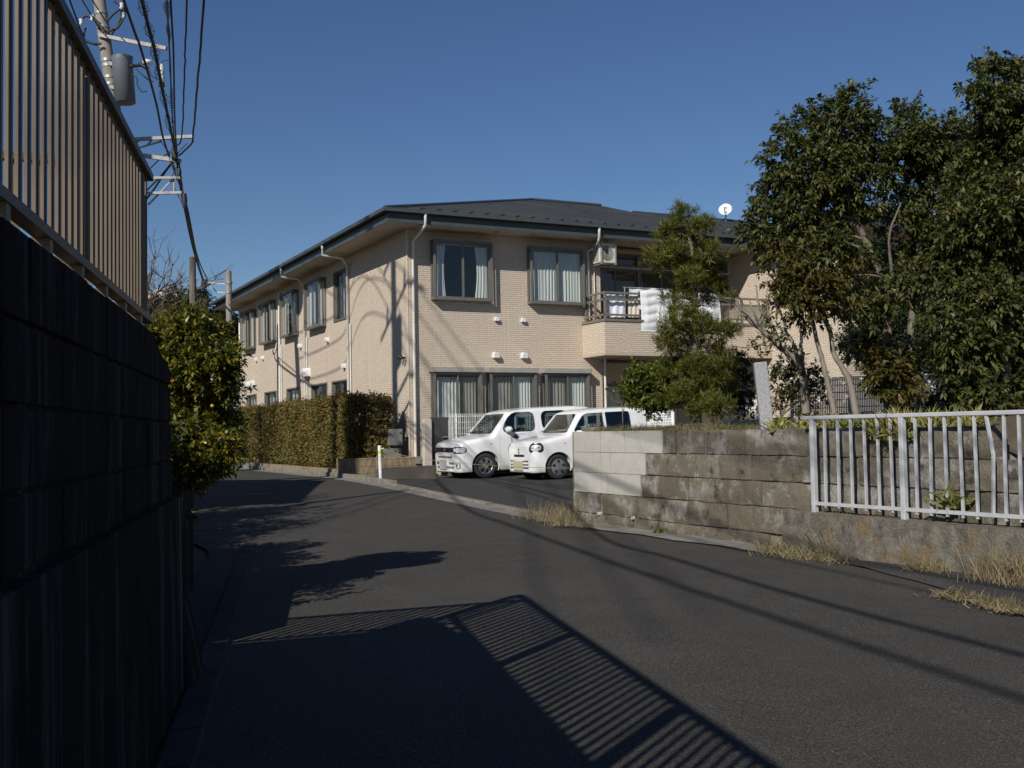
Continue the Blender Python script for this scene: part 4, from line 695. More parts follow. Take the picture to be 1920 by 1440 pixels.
# pole carrying the lattice arms (its shaft stands behind the fence)
DB = 21.5; PXB = lambda x, y, dd=0.0: Vector(at(x, y, DB + dd))
bb = Vector(at(238, 840, DB + 0.6)); bb.z = 0.1
pb_ = thing('utility_pole', bb, 'utility pole with stacked white steel arms jutting past the fence end', 'utility pole')
mb = MB(); mb.tube([bb, Vector(at(232, 245, DB + 0.6))], [0.17, 0.13], 16); put('shaft', mb, M['pole'], pb_)
for (a, b, w) in (((236, 262), (361, 256), 0.065), ((236, 287), (339, 302), 0.075), ((240, 334), (341, 333), 0.05), ((240, 363), (341, 361), 0.05)): mb = MB(); mb.bar(PXB(*a), PXB(*b), w, w); put('arm', mb, M['armsteel'], pb_)
for (a, b) in (((250, 280), (303, 265)), ((254, 270), (262, 262)), ((276, 272), (284, 264)), ((325, 333), (327, 362)), ((278, 384), (322, 338))): mb = MB(); mb.bar(PXB(*a, 0.06), PXB(*b, 0.06), 0.03, 0.03); put('brace', mb, M['armsteel'], pb_)
for (x, y, w, h) in ((336, 323, 0.05, 0.075), (346, 376, 0.055, 0.14), (383, 532, 0.07, 0.09), (328, 290, 0.06, 0.12)):
    mb = MB(); c = Vector(at(x, y, DB + (2 if y < 500 else 15))) if False else PXB(x, y, -0.1 if y < 500 else 15.0); s_ = 1 if y < 500 else 1.6; mb.tube([c + Vector((0, 0, h * s_)), c, c + Vector((0, 0, -h * s_))], [w * s_ * 0.7, w * s_, w * s_ * 0.7], 8); put('splice_closure', mb, M['cable'], pb_)
# short pole by the side wall
DC = 38.0; tc, bc = Vector(at(428.5, 509, DC)), Vector(at(433, 868, DC)); bc.z = 0.30
pc_ = thing('utility_pole', bc, 'short pale utility pole standing where the hedge meets the leafy bush', 'utility pole')
mb = MB(); mb.tube([bc, tc], [0.125, 0.10], 16); put('shaft', mb, M['pole'], pc_)
mb = MB(); mb.lathe([(0.0, 0.05), (0.08, 0.03), (0.11, -0.02)], tc, n=14); put('cap', mb, M['galv'], pc_)
for y in (530, 548): band(pc_, at(429, y, DC), 0.125, (0, 0, 1))
mb = MB(); mb.bar(at(390, 530, DC), at(430, 533, DC), 0.05, 0.05); mb.bar(at(394, 535, DC), at(407, 548, DC), 0.04, 0.04); mb.bar(at(406, 548, DC), at(424, 549, DC), 0.05, 0.05); put('stay_arm', mb, M['galv'], pc_)
# tall pole out of the frame on the left whose shadow lies on the corner of the building
pd = np.array([-10.60, -6.75, 0.0]); pd_ = thing('utility_pole', pd, 'tall concrete utility pole standing left of the bronze fence', 'utility pole')
mb = MB(); mb.tube([(pd[0], pd[1], 0), (pd[0], pd[1], 15.6)], [0.20, 0.15], 16); put('shaft', mb, M['pole'], pd_)
for z, l in ((15.0, 0.8), (13.4, 1.1), (11.0, 0.9)): mb = MB(); mb.bar(Vector((pd[0], pd[1] - 0.15, z)) - Vector(EX * l), Vector((pd[0], pd[1] - 0.15, z)) + Vector(EX * l), 0.09, 0.09); put('crossarm', mb, M['galv'], pd_)
for dx in (-0.6, 0.0, 0.6): mb = MB(); q = Vector((pd[0], pd[1] - 0.15, 13.46)) + Vector(EX * dx); mb.tube([q, q + Vector((0, 0, 0.5))], [0.07, 0.03], 8); put('insulator', mb, M['porcelain'], pd_)
mb = MB(); mb.tube([Vector((pd[0] + 0.35, pd[1], 11.6)), Vector((pd[0] + 0.35, pd[1], 12.7))], 0.26, 16); put('equipment_can', mb, M['trafo'], pd_)
# cables: name, thickness, photo points, how many coil hangers
def cable(label, pts, r, wig=0.0):
    P = curve_pts(pts, 10)
    if wig: P = [p + Vector((random.uniform(-wig, wig), random.uniform(-wig, wig), random.uniform(-wig, wig))) for p in P]
    mb = MB(); mb.tube(P, r, 6); return tag(put('overhead_cable', mb, M['cable']), label, 'cable', 'overhead cables above the left side')
def overhead(px, zc):
    P = [on_z(x, y, zc) for x, y in px]; d = np.array(P[0]) - np.array(P[1]); d = d / np.linalg.norm(d); a = P[0] + d * 12 + EZ * 0.3; b = P[0] + d * 34 + EZ * 1.6
    return [b, a] + P
C1 = cable('thick black overhead cable bending furthest left to the lattice arms', overhead([(232, 0), (262, 85), (292, 190), (305, 255), (319, 300)], 7.0), 0.019)
C2 = cable('thickest overhead cable wrapped in coil hangers running to the lattice arms', overhead([(266, 0), (288, 85), (305, 170), (324, 262), (332, 300)], 7.0), 0.025)
cable('thin overhead cable with loose spiral wrap beside the thickest cable', overhead([(313, 0), (318, 100), (324, 230), (330, 285)], 7.1), 0.012)
cable('straight black overhead cable right of the spiral wrapped one', overhead([(320, 0), (325, 90), (328, 230), (333, 300)], 7.2), 0.015)
cable('twisted overhead cable second from the open sky side', overhead([(350, 0), (346, 130), (341, 255), (330, 275)], 7.0), 0.013, 0.006)
cable('twisted overhead cable nearest the open sky, bending at the arm tip', overhead([(383, 0), (371, 150), (362, 255), (360, 268), (336, 292)], 7.0), 0.017, 0.006)
for lab, pts, r in (('sagging dark cable bundle dropping from the arms to the short pole', [(333, 300, 0), (341, 360, 0.5), (346, 385, 1.5), (364, 470, 8), (384, 532, 15), (394, 532, 16.4)], 0.035), ('loose second strand beside the sagging bundle', [(322, 300, 0), (330, 330, 0.2), (350, 385, 1.5), (370, 480, 9), (390, 528, 15.5)], 0.018),
                    ('dark branch cable slanting down left from the arms', [(333, 292, 0), (310, 322, 0.5), (292, 350, 1), (270, 380, 1.5)], 0.022), ('second dark branch cable slanting down left below the first', [(326, 300, 0), (300, 332, 0.5), (280, 352, 1), (262, 372, 1.5)], 0.018), ('short dark branch cable slanting behind the fence top', [(318, 285, 0), (298, 300, 0.4), (276, 322, 0.8), (256, 345, 1.2)], 0.012)):
    cable(lab, [PXB(x, y, dd) for x, y, dd in pts], r)
for C, label in ((C1, 0), (C2, 1)): pass
for (px, n, rr) in (([(266, 0), (288, 85), (305, 170), (324, 262)], 40, 0.075), ([(313, 0), (318, 100), (324, 230)], 60, 0.055)):      # the coil hangers
    P = curve_pts([on_z(x, y, 7.02) for x, y in px], 60); mb = MB(); Q = []
    for i in range(len(P)):
        d = (P[min(i+1, len(P)-1)] - P[max(0, i-1)]).normalized(); a = d.cross(Vector((0, 0, 1))).normalized(); b = a.cross(d); t = i / len(P) * n * 2 * math.pi; Q.append(P[i] + (a * math.cos(t) + b * math.sin(t)) * rr * (0.6 + 0.4 * math.sin(i * 0.21)) + Vector((0, 0, -rr * 0.3)))
    mb.tube(Q, 0.005, 4); put('coil_hanger', mb, M['cable'], C2)
# cables out of the frame whose shadows cross the road, the stone wall and the siding
for (a, b, H, r, lab) in (((960, 986), (1880, 1302), 7.6, 0.034, 'heavy overhead cable crossing above the road behind the camera'), ((1240, 1040), (1900, 1226), 6.6, 0.034, 'second heavy overhead cable crossing above the road behind the camera')):
    A, B = on_z(*a, 0.03), on_z(*b, 0.0); off = np.array([-1.23 * H, -0.90 * H, H]); A, B = A + off, B + off; d = B - A
    cable(lab, [A - d * 0.9 + EZ * 0.9, A - d * 0.3, A, A * 0.5 + B * 0.5 - EZ * 0.08, B, B + d * 1.2 + EZ * 0.4], r)
for k in range(2): 
    q = Vector((pd[0], pd[1], 13.0 + 0.7 * k)); cable(('upper', 'topmost')[k] + ' cable strung from the tall left pole to the leaning transformer pole', [q + Vector(EX * -6) + Vector(EY * -34), q, (q + PXA(190, 60)) / 2 + Vector((0, 0, -0.25)), PXA(190 + 8 * k, 60 - 20 * k)], 0.02)

for k, (za, zb2) in enumerate(((14.6, 10.1), (13.9, 9.2), (12.9, 8.4))):
    q = Vector((pd[0], pd[1] - 0.15, za)); e = PXA(225, 270); e.z = zb2; mm = (q + e) / 2 + Vector((0, 0, -0.3)); cable(('upper', 'middle', 'lower')[k] + ' of three slanting cables behind the bronze fence', [q - Vector(EY * 30) + Vector((0, 0, 0.5)), q, mm, e], 0.022)
for k, (px, lab) in enumerate((([(326, 268), (318, 296), (330, 330), (338, 352)], 'thin looped lead below the top lattice arm'), ([(340, 300), (334, 318), (342, 345), (340, 372)], 'thin lead hanging beside the splice closures'), ([(352, 268), (338, 282), (326, 306), (336, 330)], 'thin lead curling from the arm tip'), ([(300, 262), (312, 280), (326, 292), (334, 312)], 'thin lead running under the top arm'), ([(332, 312), (322, 336), (332, 362), (344, 386)], 'thin lead crossing the lower arms'))): cable(lab, [PXB(x, y, -0.1 + 0.04 * k) for x, y in px], 0.009)
# ------------------------------------------------------------------ the neighbouring house on the left, whose roof shades the road
S1, S2 = on_z(612, 899, 0.36), on_z(662, 930, 0.30)
HH = 6.2; ridge = np.array([S1[0] - 1.23 * (HH - 0.33), S1[1] - 0.90 * (HH - 0.33), HH])
hx1, hy = ridge[0], ridge[1]
nh = thing('neighbour_house', (hx1 - 4, hy, 0.3), 'grey rendered neighbour house with dark gabled roof behind the leafy bush', 'house')
mb = MB(); e0, e1 = hy - 3.2, hy + 3.2; xa, xb_ = hx1 - 0.5, hx1 - 9
mb.add([(xa, e0, 0), (xa, e1, 0), (xa, e1, 4.6), (xa, hy, HH - 0.15), (xa, e0, 4.6), (xb_, e0, 0), (xb_, e1, 0), (xb_, e1, 4.6), (xb_, hy, HH - 0.15), (xb_, e0, 4.6)], [(0,1,2,3,4), (9,8,7,6,5), (0,4,9,5), (1,6,7,2)]); put('wall', mb, M['pier'], nh, fix=True)
mb = MB()
for s in (-1, 1): mb.prism([(hx1, hy, HH), (hx1, hy + s * 3.8, 4.35), (hx1, hy + s * 3.8, 4.25), (hx1, hy, HH - 0.12)], (-10, 0, 0))
put('roof', mb, M['roof'], nh)
for (y, z) in ((hy - 1.6, 1.6), (hy + 1.0, 1.6), (hy - 0.4, 3.8)):
    mb = MB(); mb.box((xa + 0.002, y, z), (xa + 0.06, y + 1.2, z + 1.1)); w = put('window', mb, M['bronze'], nh); mb = MB(); mb.box((xa + 0.062, y + 0.06, z + 0.06), (xa + 0.066, y + 1.14, z + 1.04)); put('pane', mb, M['dark'], w)
# ------------------------------------------------------------------ cars
def lerp_tab(tab, x):
    if x <= tab[0][0]: return tab[0][1]
    for (a, p), (b, q) in zip(tab[:-1], tab[1:]):
        if x <= b:
            t = (x - a) / (b - a); t2 = t * t * (3 - 2 * t) if False else t
            return p + (q - p) * t2
    return tab[-1][1]
def smooth_tab(tab, n=400, win=0.05):
    xs = np.linspace(tab[0][0], tab[-1][0], n); ys = np.array([lerp_tab(tab, x) for x in xs]); k = max(1, int(win / (xs[1] - xs[0])))
    pad = np.pad(ys, k, mode='edge'); ker = np.ones(2*k+1) / (2*k+1); ys = np.convolve(pad, ker, 'valid'); return lambda x: float(np.interp(x, xs, ys))
class Shell:
    """car outer skin as a loft; local frame x back from the nose, y to the side, z up"""
    def __init__(s, L, W2, zb, top, belt, tumble, plan, rr=0.10, crown=0.03, roundx=0.10):
        s.L, s.W2, s.zb, s.top, s.belt, s.tum, s.rr, s.crown, s.rx = L, W2, zb, smooth_tab(top, win=0.04), belt, tumble, rr, crown, roundx
        s.plan = smooth_tab(plan, win=0.03)
    def hw(s, x, z, zt):
        w = s.W2 * s.plan(x); z0 = s.zb
        w *= 1 - 0.05 * max(0.0, (0.52 - z) / 0.4) ** 2 - 0.018 * max(0.0, (z - 0.62)) 
        if z > s.belt: w -= s.tum * (z - s.belt) / (1.62 - s.belt)
        return w
    def section(s, x, off=0.0):
        zt = s.top(x) - off; zb = s.zb + off; r = min(s.rr, (zt - zb) * 0.3); pts = []
        wb = s.hw(x, zb + 0.06, zt) - off
        for t in np.linspace(0, 1, 5): pts.append((t * (wb - 0.07), zb))
        pts.append((wb - 0.025, zb + 0.02)); pts.append((wb, zb + 0.07))
        for t in np.linspace(0, 1, 16)[1:]:
            z = zb + 0.07 + (zt - r - zb - 0.07) * t; pts.append((s.hw(x, z, zt) - off, z))
        w = s.hw(x, zt - r, zt) - off
        for a in np.linspace(0, math.pi / 2, 7)[1:]: pts.append((w - r + r * math.cos(a), zt - r + r * math.sin(a) * (1 - s.crown)))
        y0 = w - r
        for t in np.linspace(1, 0, 7)[1:]: pts.append((y0 * t, zt - s.crown * r + s.crown * r + 0.025 * (1 - t * t) - 0.0))
        return pts
    def build(s, off=0.0, n=110):
        mb = MB(); secs = []
        xs = np.concatenate([np.linspace(0, 0.25, 14), np.linspace(0.25, s.L - 0.25, n)[1:-1], np.linspace(s.L - 0.25, s.L, 14)])
        for x in xs:
            x2 = off + (s.L - 2 * off) * x / s.L
            e = min(x, s.L - x); k = 1.0
            if e < s.rx: k = 1 - 0.10 * (1 - math.sqrt(max(0, 1 - (1 - e / s.rx) ** 2)))
            P = s.section(x2 if off == 0 else min(max(x2, 0), s.L), off); zc = s.zb + 0.35
            half = [(y * k, zc + (z - zc) * k) for y, z in P]; full = half + [(-y, z) for y, z in half[-2:0:-1]]
            secs.append([(x2, y, z) for y, z in full])
        m = len(secs[0]); vs = [p for sec in secs for p in sec]
        fs = [(i*m + k, i*m + (k+1) % m, (i+1)*m + (k+1) % m, (i+1)*m + k) for i in range(len(secs)-1) for k in range(m)]
        fs += [tuple(reversed(range(m))), tuple((len(secs)-1)*m + k for k in range(m))]
        mb.add(vs, fs, 0, True); return mb
def tmp(mb, name='tmp'):
    o = bpy.data.objects.new(name, mb.mesh(name)); COL.objects.link(o); return o
def boolean(o, other, op):
    m = o.modifiers.new('b', 'BOOLEAN'); m.operation = op; m.object = other; m.solver = 'EXACT'
def bake(o):
    dg = bpy.context.evaluated_depsgraph_get(); dg.update(); me = bpy.data.meshes.new_from_object(o.evaluated_get(dg)); o.modifiers.clear(); o.data = me; return o
def kill(*os):
    for o in os: bpy.data.objects.remove(o, do_unlink=True)
def rrect(x0, x1, z0, z1, r, skew=0.0, n=6):
    rs = r if hasattr(r, '__len__') else (r,) * 4; pts = []
    for (cx, cz, a0, rad) in ((x1 - rs[0], z1 - rs[0], 0, rs[0]), (x0 + rs[1], z1 - rs[1], 90, rs[1]), (x0 + rs[2], z0 + rs[2], 180, rs[2]), (x1 - rs[3], z0 + rs[3], 270, rs[3])):
        for k in range(n + 1):
            a = R(a0 + 90 * k / n); x = cx + rad * math.cos(a); z = cz + rad * math.sin(a); pts.append((x + skew * (z - z0) / (z1 - z0), z))
    return pts
def patch(bvh, pts, origin, dirn, up=(0, 0, 1), lift=0.004, rings=5):
    """thin skin following the body: 2D outline seen along dirn from origin, star shaped about its middle"""
    d = Vector(dirn).normalized(); rgt = d.cross(Vector(up)).normalized(); u2 = rgt.cross(d); o = Vector(origin); c = np.mean(np.array(pts), 0); mb = MB(); vs = []; n = len(pts)
    def hit(a, b):
        p = o + rgt * a + u2 * b; h = bvh.ray_cast(p, d)
        return (h[0] - d * lift) if h[0] is not None else p + d * 0.5
    vs.append(hit(*c))
    for r in range(1, rings + 1):
        for (a, b) in pts: vs.append(hit(c[0] + (a - c[0]) * r / rings, c[1] + (b - c[1]) * r / rings))
    fs = [(0, 1 + k, 1 + (k+1) % n) for k in range(n)]
    for r in range(rings - 1):
        for k in range(n): fs.append((1 + r*n + k, 1 + (r+1)*n + k, 1 + (r+1)*n + (k+1) % n, 1 + r*n + (k+1) % n))
    mb.add(vs, fs, 0, True); return mb
def wheel(mb_mats, r, w, style, parent, c, side):
    """tyre with rim as its sub part; side -1 shows the face towards -y"""
    mb = MB(); rr = r * 0.66; t = w / 2
    mb.lathe([(rr, -t * 0.85), (rr + 0.02, -t), (r - 0.035, -t * 0.98), (r - 0.01, -t * 0.8), (r, -t * 0.5), (r, t * 0.5), (r - 0.01, t * 0.8), (r - 0.035, t * 0.98), (rr + 0.02, t), (rr, t * 0.85), (rr, -t * 0.85)], c, 'y', 40); ty = put('tyre', mb, M['tyre'], parent)
    y0 = c[1] + side * t * 0.80; c2 = (c[0], y0, c[2]); s = -side
    mb = MB(); mb.lathe([(rr - 0.004, 0.0 * s), (rr - 0.012, -0.006 * s), (rr - 0.03, 0.02 * s), (rr - 0.035, 0.08 * s)], c2, 'y', 40)
    if style == 'alloy':
        for k in range(6):
            for dd in (-0.13, 0.13):
                a = k * math.pi / 3 + 0.3; p0 = Vector((math.cos(a) * 0.045 - math.sin(a) * dd * 0.1, 0, math.sin(a) * 0.045 + math.cos(a) * dd * 0.1)); p1 = Vector((math.cos(a + dd) * (rr - 0.01), 0, math.sin(a + dd) * (rr - 0.01)))
                mb.bar(Vector(c2) + p0 + Vector((0, -0.0 * s, 0)), Vector(c2) + p1 + Vector((0, 0.008 * s, 0)), 0.026, 0.03, (0, 1, 0))
        mb.lathe([(0.0, -0.012 * s), (0.05, -0.01 * s), (0.06, 0.02 * s)], c2, 'y', 20); o = put('rim', mb, M['alloy'], ty)
        mb = MB(); mb.lathe([(0.0, 0.06 * s), (rr - 0.02, 0.06 * s)], c2, 'y', 30); put('brake_shade', mb, M['blackp'], o if False else ty)
    else:
        mb.lathe([(rr - 0.012, -0.004 * s), (rr - 0.05, -0.016 * s), (0.07, -0.02 * s), (0.05, -0.028 * s), (0.0, -0.03 * s)], c2, 'y', 40); put('rim', mb, M['cap'], ty)
        for k in range(5):
            a = k * 2 * math.pi / 5 + math.pi / 2; mb = MB(); q = Vector(c2) + Vector((math.cos(a) * 0.125, -0.0215 * s, math.sin(a) * 0.125)); mb.lathe([(0.0, 0.004 * s), (0.026, 0.003 * s), (0.034, -0.003 * s), (0.034, 0.01 * s)], q, 'y', 16); put('rim_hole', mb, M['blackp'], ty)
def make_car(name, loc, label, spec):
    sh = Shell(spec['L'], spec['W'] / 2, spec['zb'], spec['top'], spec['belt'], spec['tumble'], spec['plan'], spec.get('rr', 0.1))
    body = tmp(sh.build(0.0), 'body'); inner_ = tmp(sh.build(0.045), 'in'); cut = MB(); cut.box((spec['cab'][0], -1, spec['cab'][2]), (spec['cab'][1], 1, 2)); cab = tmp(cut); boolean(inner_, cab, 'INTERSECT'); bake(inner_)
    tools = []; prisms = []
    for poly in spec['side_win']:
        for y0_ in (-1.2, 0.05): pm = MB(); pm.prism([(x, y0_, z) for x, z in poly], (0, 1.15, 0)); prisms.append(tmp(pm))
    fw = MB(); fw.prism([(-0.2, y, z) for y, z in spec['front_win']], (spec['front_depth'] + 0.2, 0, 0)); prisms.append(tmp(fw)); nside = 2 * len(spec['side_win'])
    solid = body.data.copy(); bvh = BVHTree.FromPolygons([v.co for v in solid.vertices], [p.vertices for p in solid.polygons])
    for m_ in (body, inner_): m_.data.materials.clear(); m_.data.materials.append(M['paint']); m_.data.materials.append(M['seat'])
    for p in inner_.data.polygons: p.material_index = 1
    boolean(body, inner_, 'DIFFERENCE')
    for p in prisms: boolean(body, p, 'DIFFERENCE')
    for wx in spec['wheels']:
        am = MB(); am.lathe([(0.0, -1.0), (spec['arch'], -1.0), (spec['arch'], -spec['W'] / 2 + 0.24), (0.0, -spec['W'] / 2 + 0.24)], (wx, 0, spec['r']), 'y', 48); a1 = tmp(am); am = MB(); am.lathe([(0.0, 1.0), (spec['arch'], 1.0), (spec['arch'], spec['W'] / 2 - 0.24), (0.0, spec['W'] / 2 - 0.24)], (wx, 0, spec['r']), 'y', 48); a2 = tmp(am); tools += [a1, a2]; boolean(body, a1, 'DIFFERENCE'); boolean(body, a2, 'DIFFERENCE')
    for (x, z0, z1) in spec.get('seams', ()):
        for sy in (-1, 1): sm = MB(); sm.box((x - 0.004, sy * (spec['W'] / 2 - 0.06), z0), (x + 0.004, sy * 1.0, z1)); s_ = tmp(sm); tools.append(s_); boolean(body, s_, 'DIFFERENCE')
    bake(body)
    for p in body.data.polygons: p.use_smooth = True
    t = thing(name, (0, 0, 0), label, 'car'); me = body.data
    bo = put('body', me, [M['paint'], M['seat']], t); ws = bo.modifiers.new('split', 'EDGE_SPLIT'); ws.split_angle = R(35)
    g_out = sh.build(0.010); g_in = sh.build(0.016)
    gins = tmp(g_in)
    for i, p in enumerate(prisms):
        g = tmp(sh.build(0.010)); boolean(g, gins, 'DIFFERENCE'); boolean(g, p, 'INTERSECT'); bake(g); put('windscreen' if i == nside else 'side_window', g.data.copy(), M['carglass'], t); kill(g)
    kill(body, inner_, cab, gins, *prisms, *tools)
    # wheel wells, floor and seats
    mb = MB(); mb.box((0.12, -spec['W']/2 + 0.25, spec['zb'] + 0.02), (spec['L'] - 0.12, spec['W']/2 - 0.25, spec['zb'] + 0.12)); put('underbody', mb, M['blackp'], t)
    for wx in spec['wheels']:
        for sy in (-1, 1):
            c = (wx, sy * (spec['W'] / 2 - 0.10), spec['r']); wheel(None, spec['r'], 0.165, spec['rim'], t, c, sy)
            mb = MB(); n = 24; vs = []; 
            for k in range(n + 1): a = math.pi * (-0.12 + 1.24 * k / n); vs += [(wx + math.cos(a) * (spec['arch'] + 0.002), sy * (spec['W']/2 - 0.012), spec['r'] + math.sin(a) * (spec['arch'] + 0.002)), (wx + math.cos(a) * (spec['arch'] + 0.002), sy * (spec['W']/2 - 0.25), spec['r'] + math.sin(a) * (spec['arch'] + 0.002))]
            mb.add(vs, [(2*k, 2*k+1, 2*k+3, 2*k+2) for k in range(n)]); c3 = Vector((wx, sy * (spec['W']/2 - 0.235), spec['r'])); mb.lathe([(0.0, 0.0), (spec['arch'] + 0.004, 0.0)], c3, 'y', 24); put('wheel_well', mb, M['blackp'], t, fix=False)
    fl = spec['cab'][2]
    for sx in spec['seats']:
        for sy in (-0.34, 0.34):
            mb = MB(); z = fl + 0.16
            mb.add([(sx - 0.02, sy - 0.22, z), (sx - 0.02, sy + 0.22, z), (sx + 0.16, sy + 0.17, z + 0.36), (sx + 0.16, sy - 0.17, z + 0.36), (sx + 0.12, sy - 0.22, z), (sx + 0.12, sy + 0.22, z), (sx + 0.25, sy + 0.16, z + 0.34), (sx + 0.25, sy - 0.16, z + 0.34)], [(0,1,2,3), (4,7,6,5), (0,3,7,4), (1,5,6,2), (3,2,6,7), (0,4,5,1)]); se = put('seat', mb, M['seat'], t, bevel=0.03)
            mb = MB(); mb.box((sx + 0.17, sy - 0.12, z + 0.42), (sx + 0.26, sy + 0.12, z + 0.60)); mb.tube([(sx + 0.2, sy - 0.05, z + 0.33), (sx + 0.21, sy - 0.05, z + 0.45)], 0.012, 6); mb.tube([(sx + 0.2, sy + 0.05, z + 0.33), (sx + 0.21, sy + 0.05, z + 0.45)], 0.012, 6); put('headrest', mb, M['seat'], se, bevel=0.035)
    mb = MB(); x0 = spec['cab'][0] + 0.03; mb.prism([(x0, -0.6, fl - 0.02), (x0 + 0.55, -0.6, fl - 0.02), (x0 + 0.5, -0.6, fl + spec['dash'] * 0.9), (x0 + 0.2, -0.6, fl + spec['dash'])], (0, 1.2, 0)); put('dashboard', mb, M['seat'], t)
    mb = MB(); c = Vector((x0 + 0.72, 0.34, fl + 0.10)); vs = []
    ring = [c + Vector((0.06 * math.sin(a), 0.18 * math.cos(a), 0.16 * math.sin(a))) for a in np.linspace(0, 2 * math.pi, 25)]; mb.tube(ring, 0.014, 6, cap=False); mb.tube([c - Vector((0, 0.17, 0)), c + Vector((0, 0.17, 0))], 0.012, 6); put('steering_wheel', mb, M['blackp'], t)
    for part, mats, pts, org, dirn, lift in spec['patches']:
        put(part, patch(bvh, pts, org, dirn, lift=lift), M[mats], t, fix=False)
    for part, mat, mbf in spec['extras']: mb = MB(); mbf(mb, bvh); put(part, mb, M[mat], t, bevel=0.004 if part == 'number_plate' else 0)
    for (mx, mz) in (spec['mirror'],):
        for sy in (-1, 1):
            w = sh.hw(mx, mz, 2); mb = MB(); mb.lathe([(0.0, -0.125), (0.05, -0.118), (0.074, -0.06), (0.078, 0.03), (0.066, 0.10), (0.0, 0.125)], (mx - 0.02, sy * (w + 0.10), mz), 'y', 18); o = put('mirror', mb, M['paint'], t)
            mb = MB(); mb.box((mx - 0.04, sy * (w - 0.03), mz - 0.10), (mx + 0.05, sy * (w + 0.035), mz - 0.02)); put('mirror_foot', mb, M['blackp'], o)
    for (wx_, wy_) in ((0.0, -0.15), (0.06, 0.28)):
        p = Vector((spec['wiper'] + wx_, wy_, 2)); pts_ = []
        for k in range(6):
            h = bvh.ray_cast(Vector((spec['wiper'] + 0.05, wy_ + 0.09 * k, 2.2)), Vector((0, 0, -1)))
            if h[0]: pts_.append(h[0] + Vector((0, 0, 0.012)))
        mb = MB(); mb.tube(pts_, 0.008, 5); put('wiper', mb, M['blackp'], t)
    t.rotation_euler = (0, R(-2.05), 0); px_ = spec['wheels'][0]; t.location = (loc[0] + px_ * (1 - math.cos(R(2.05))), loc[1], loc[2] - px_ * math.sin(R(2.05))); return t
def plate(mb, x, y, z, w=0.33, h=0.165): mb.box((x - 0.012, y - w/2, z - h/2), (x + 0.01, y + w/2, z + h/2))
F = (1, 0, 0); C45 = Vector((0.80, 0.60, 0)).normalized(); C45b = Vector((0.80, -0.60, 0)).normalized()
def nose(bvh, y, z): h = bvh.ray_cast(Vector((-1, y, z)), Vector((1, 0, 0))); return h[0].x if h[0] else 0.0
def ell(a, b, ca=0, cb=0, n=28, p=2.0): return [(ca + a * abs(math.cos(t)) ** (2/p) * (1 if math.cos(t) >= 0 else -1), cb + b * abs(math.sin(t)) ** (2/p) * (1 if math.sin(t) >= 0 else -1)) for t in np.linspace(0, 2 * math.pi, n, endpoint=False)]
# --- boxy white wagon, nose to the road
def slots(mb, bvh, ys, zs, w, h):
    for y in ys:
        for z in zs: x = nose(bvh, y, z); mb.box((x - 0.004, y - w/2, z - h/2), (x + 0.03, y + w/2, z + h/2))
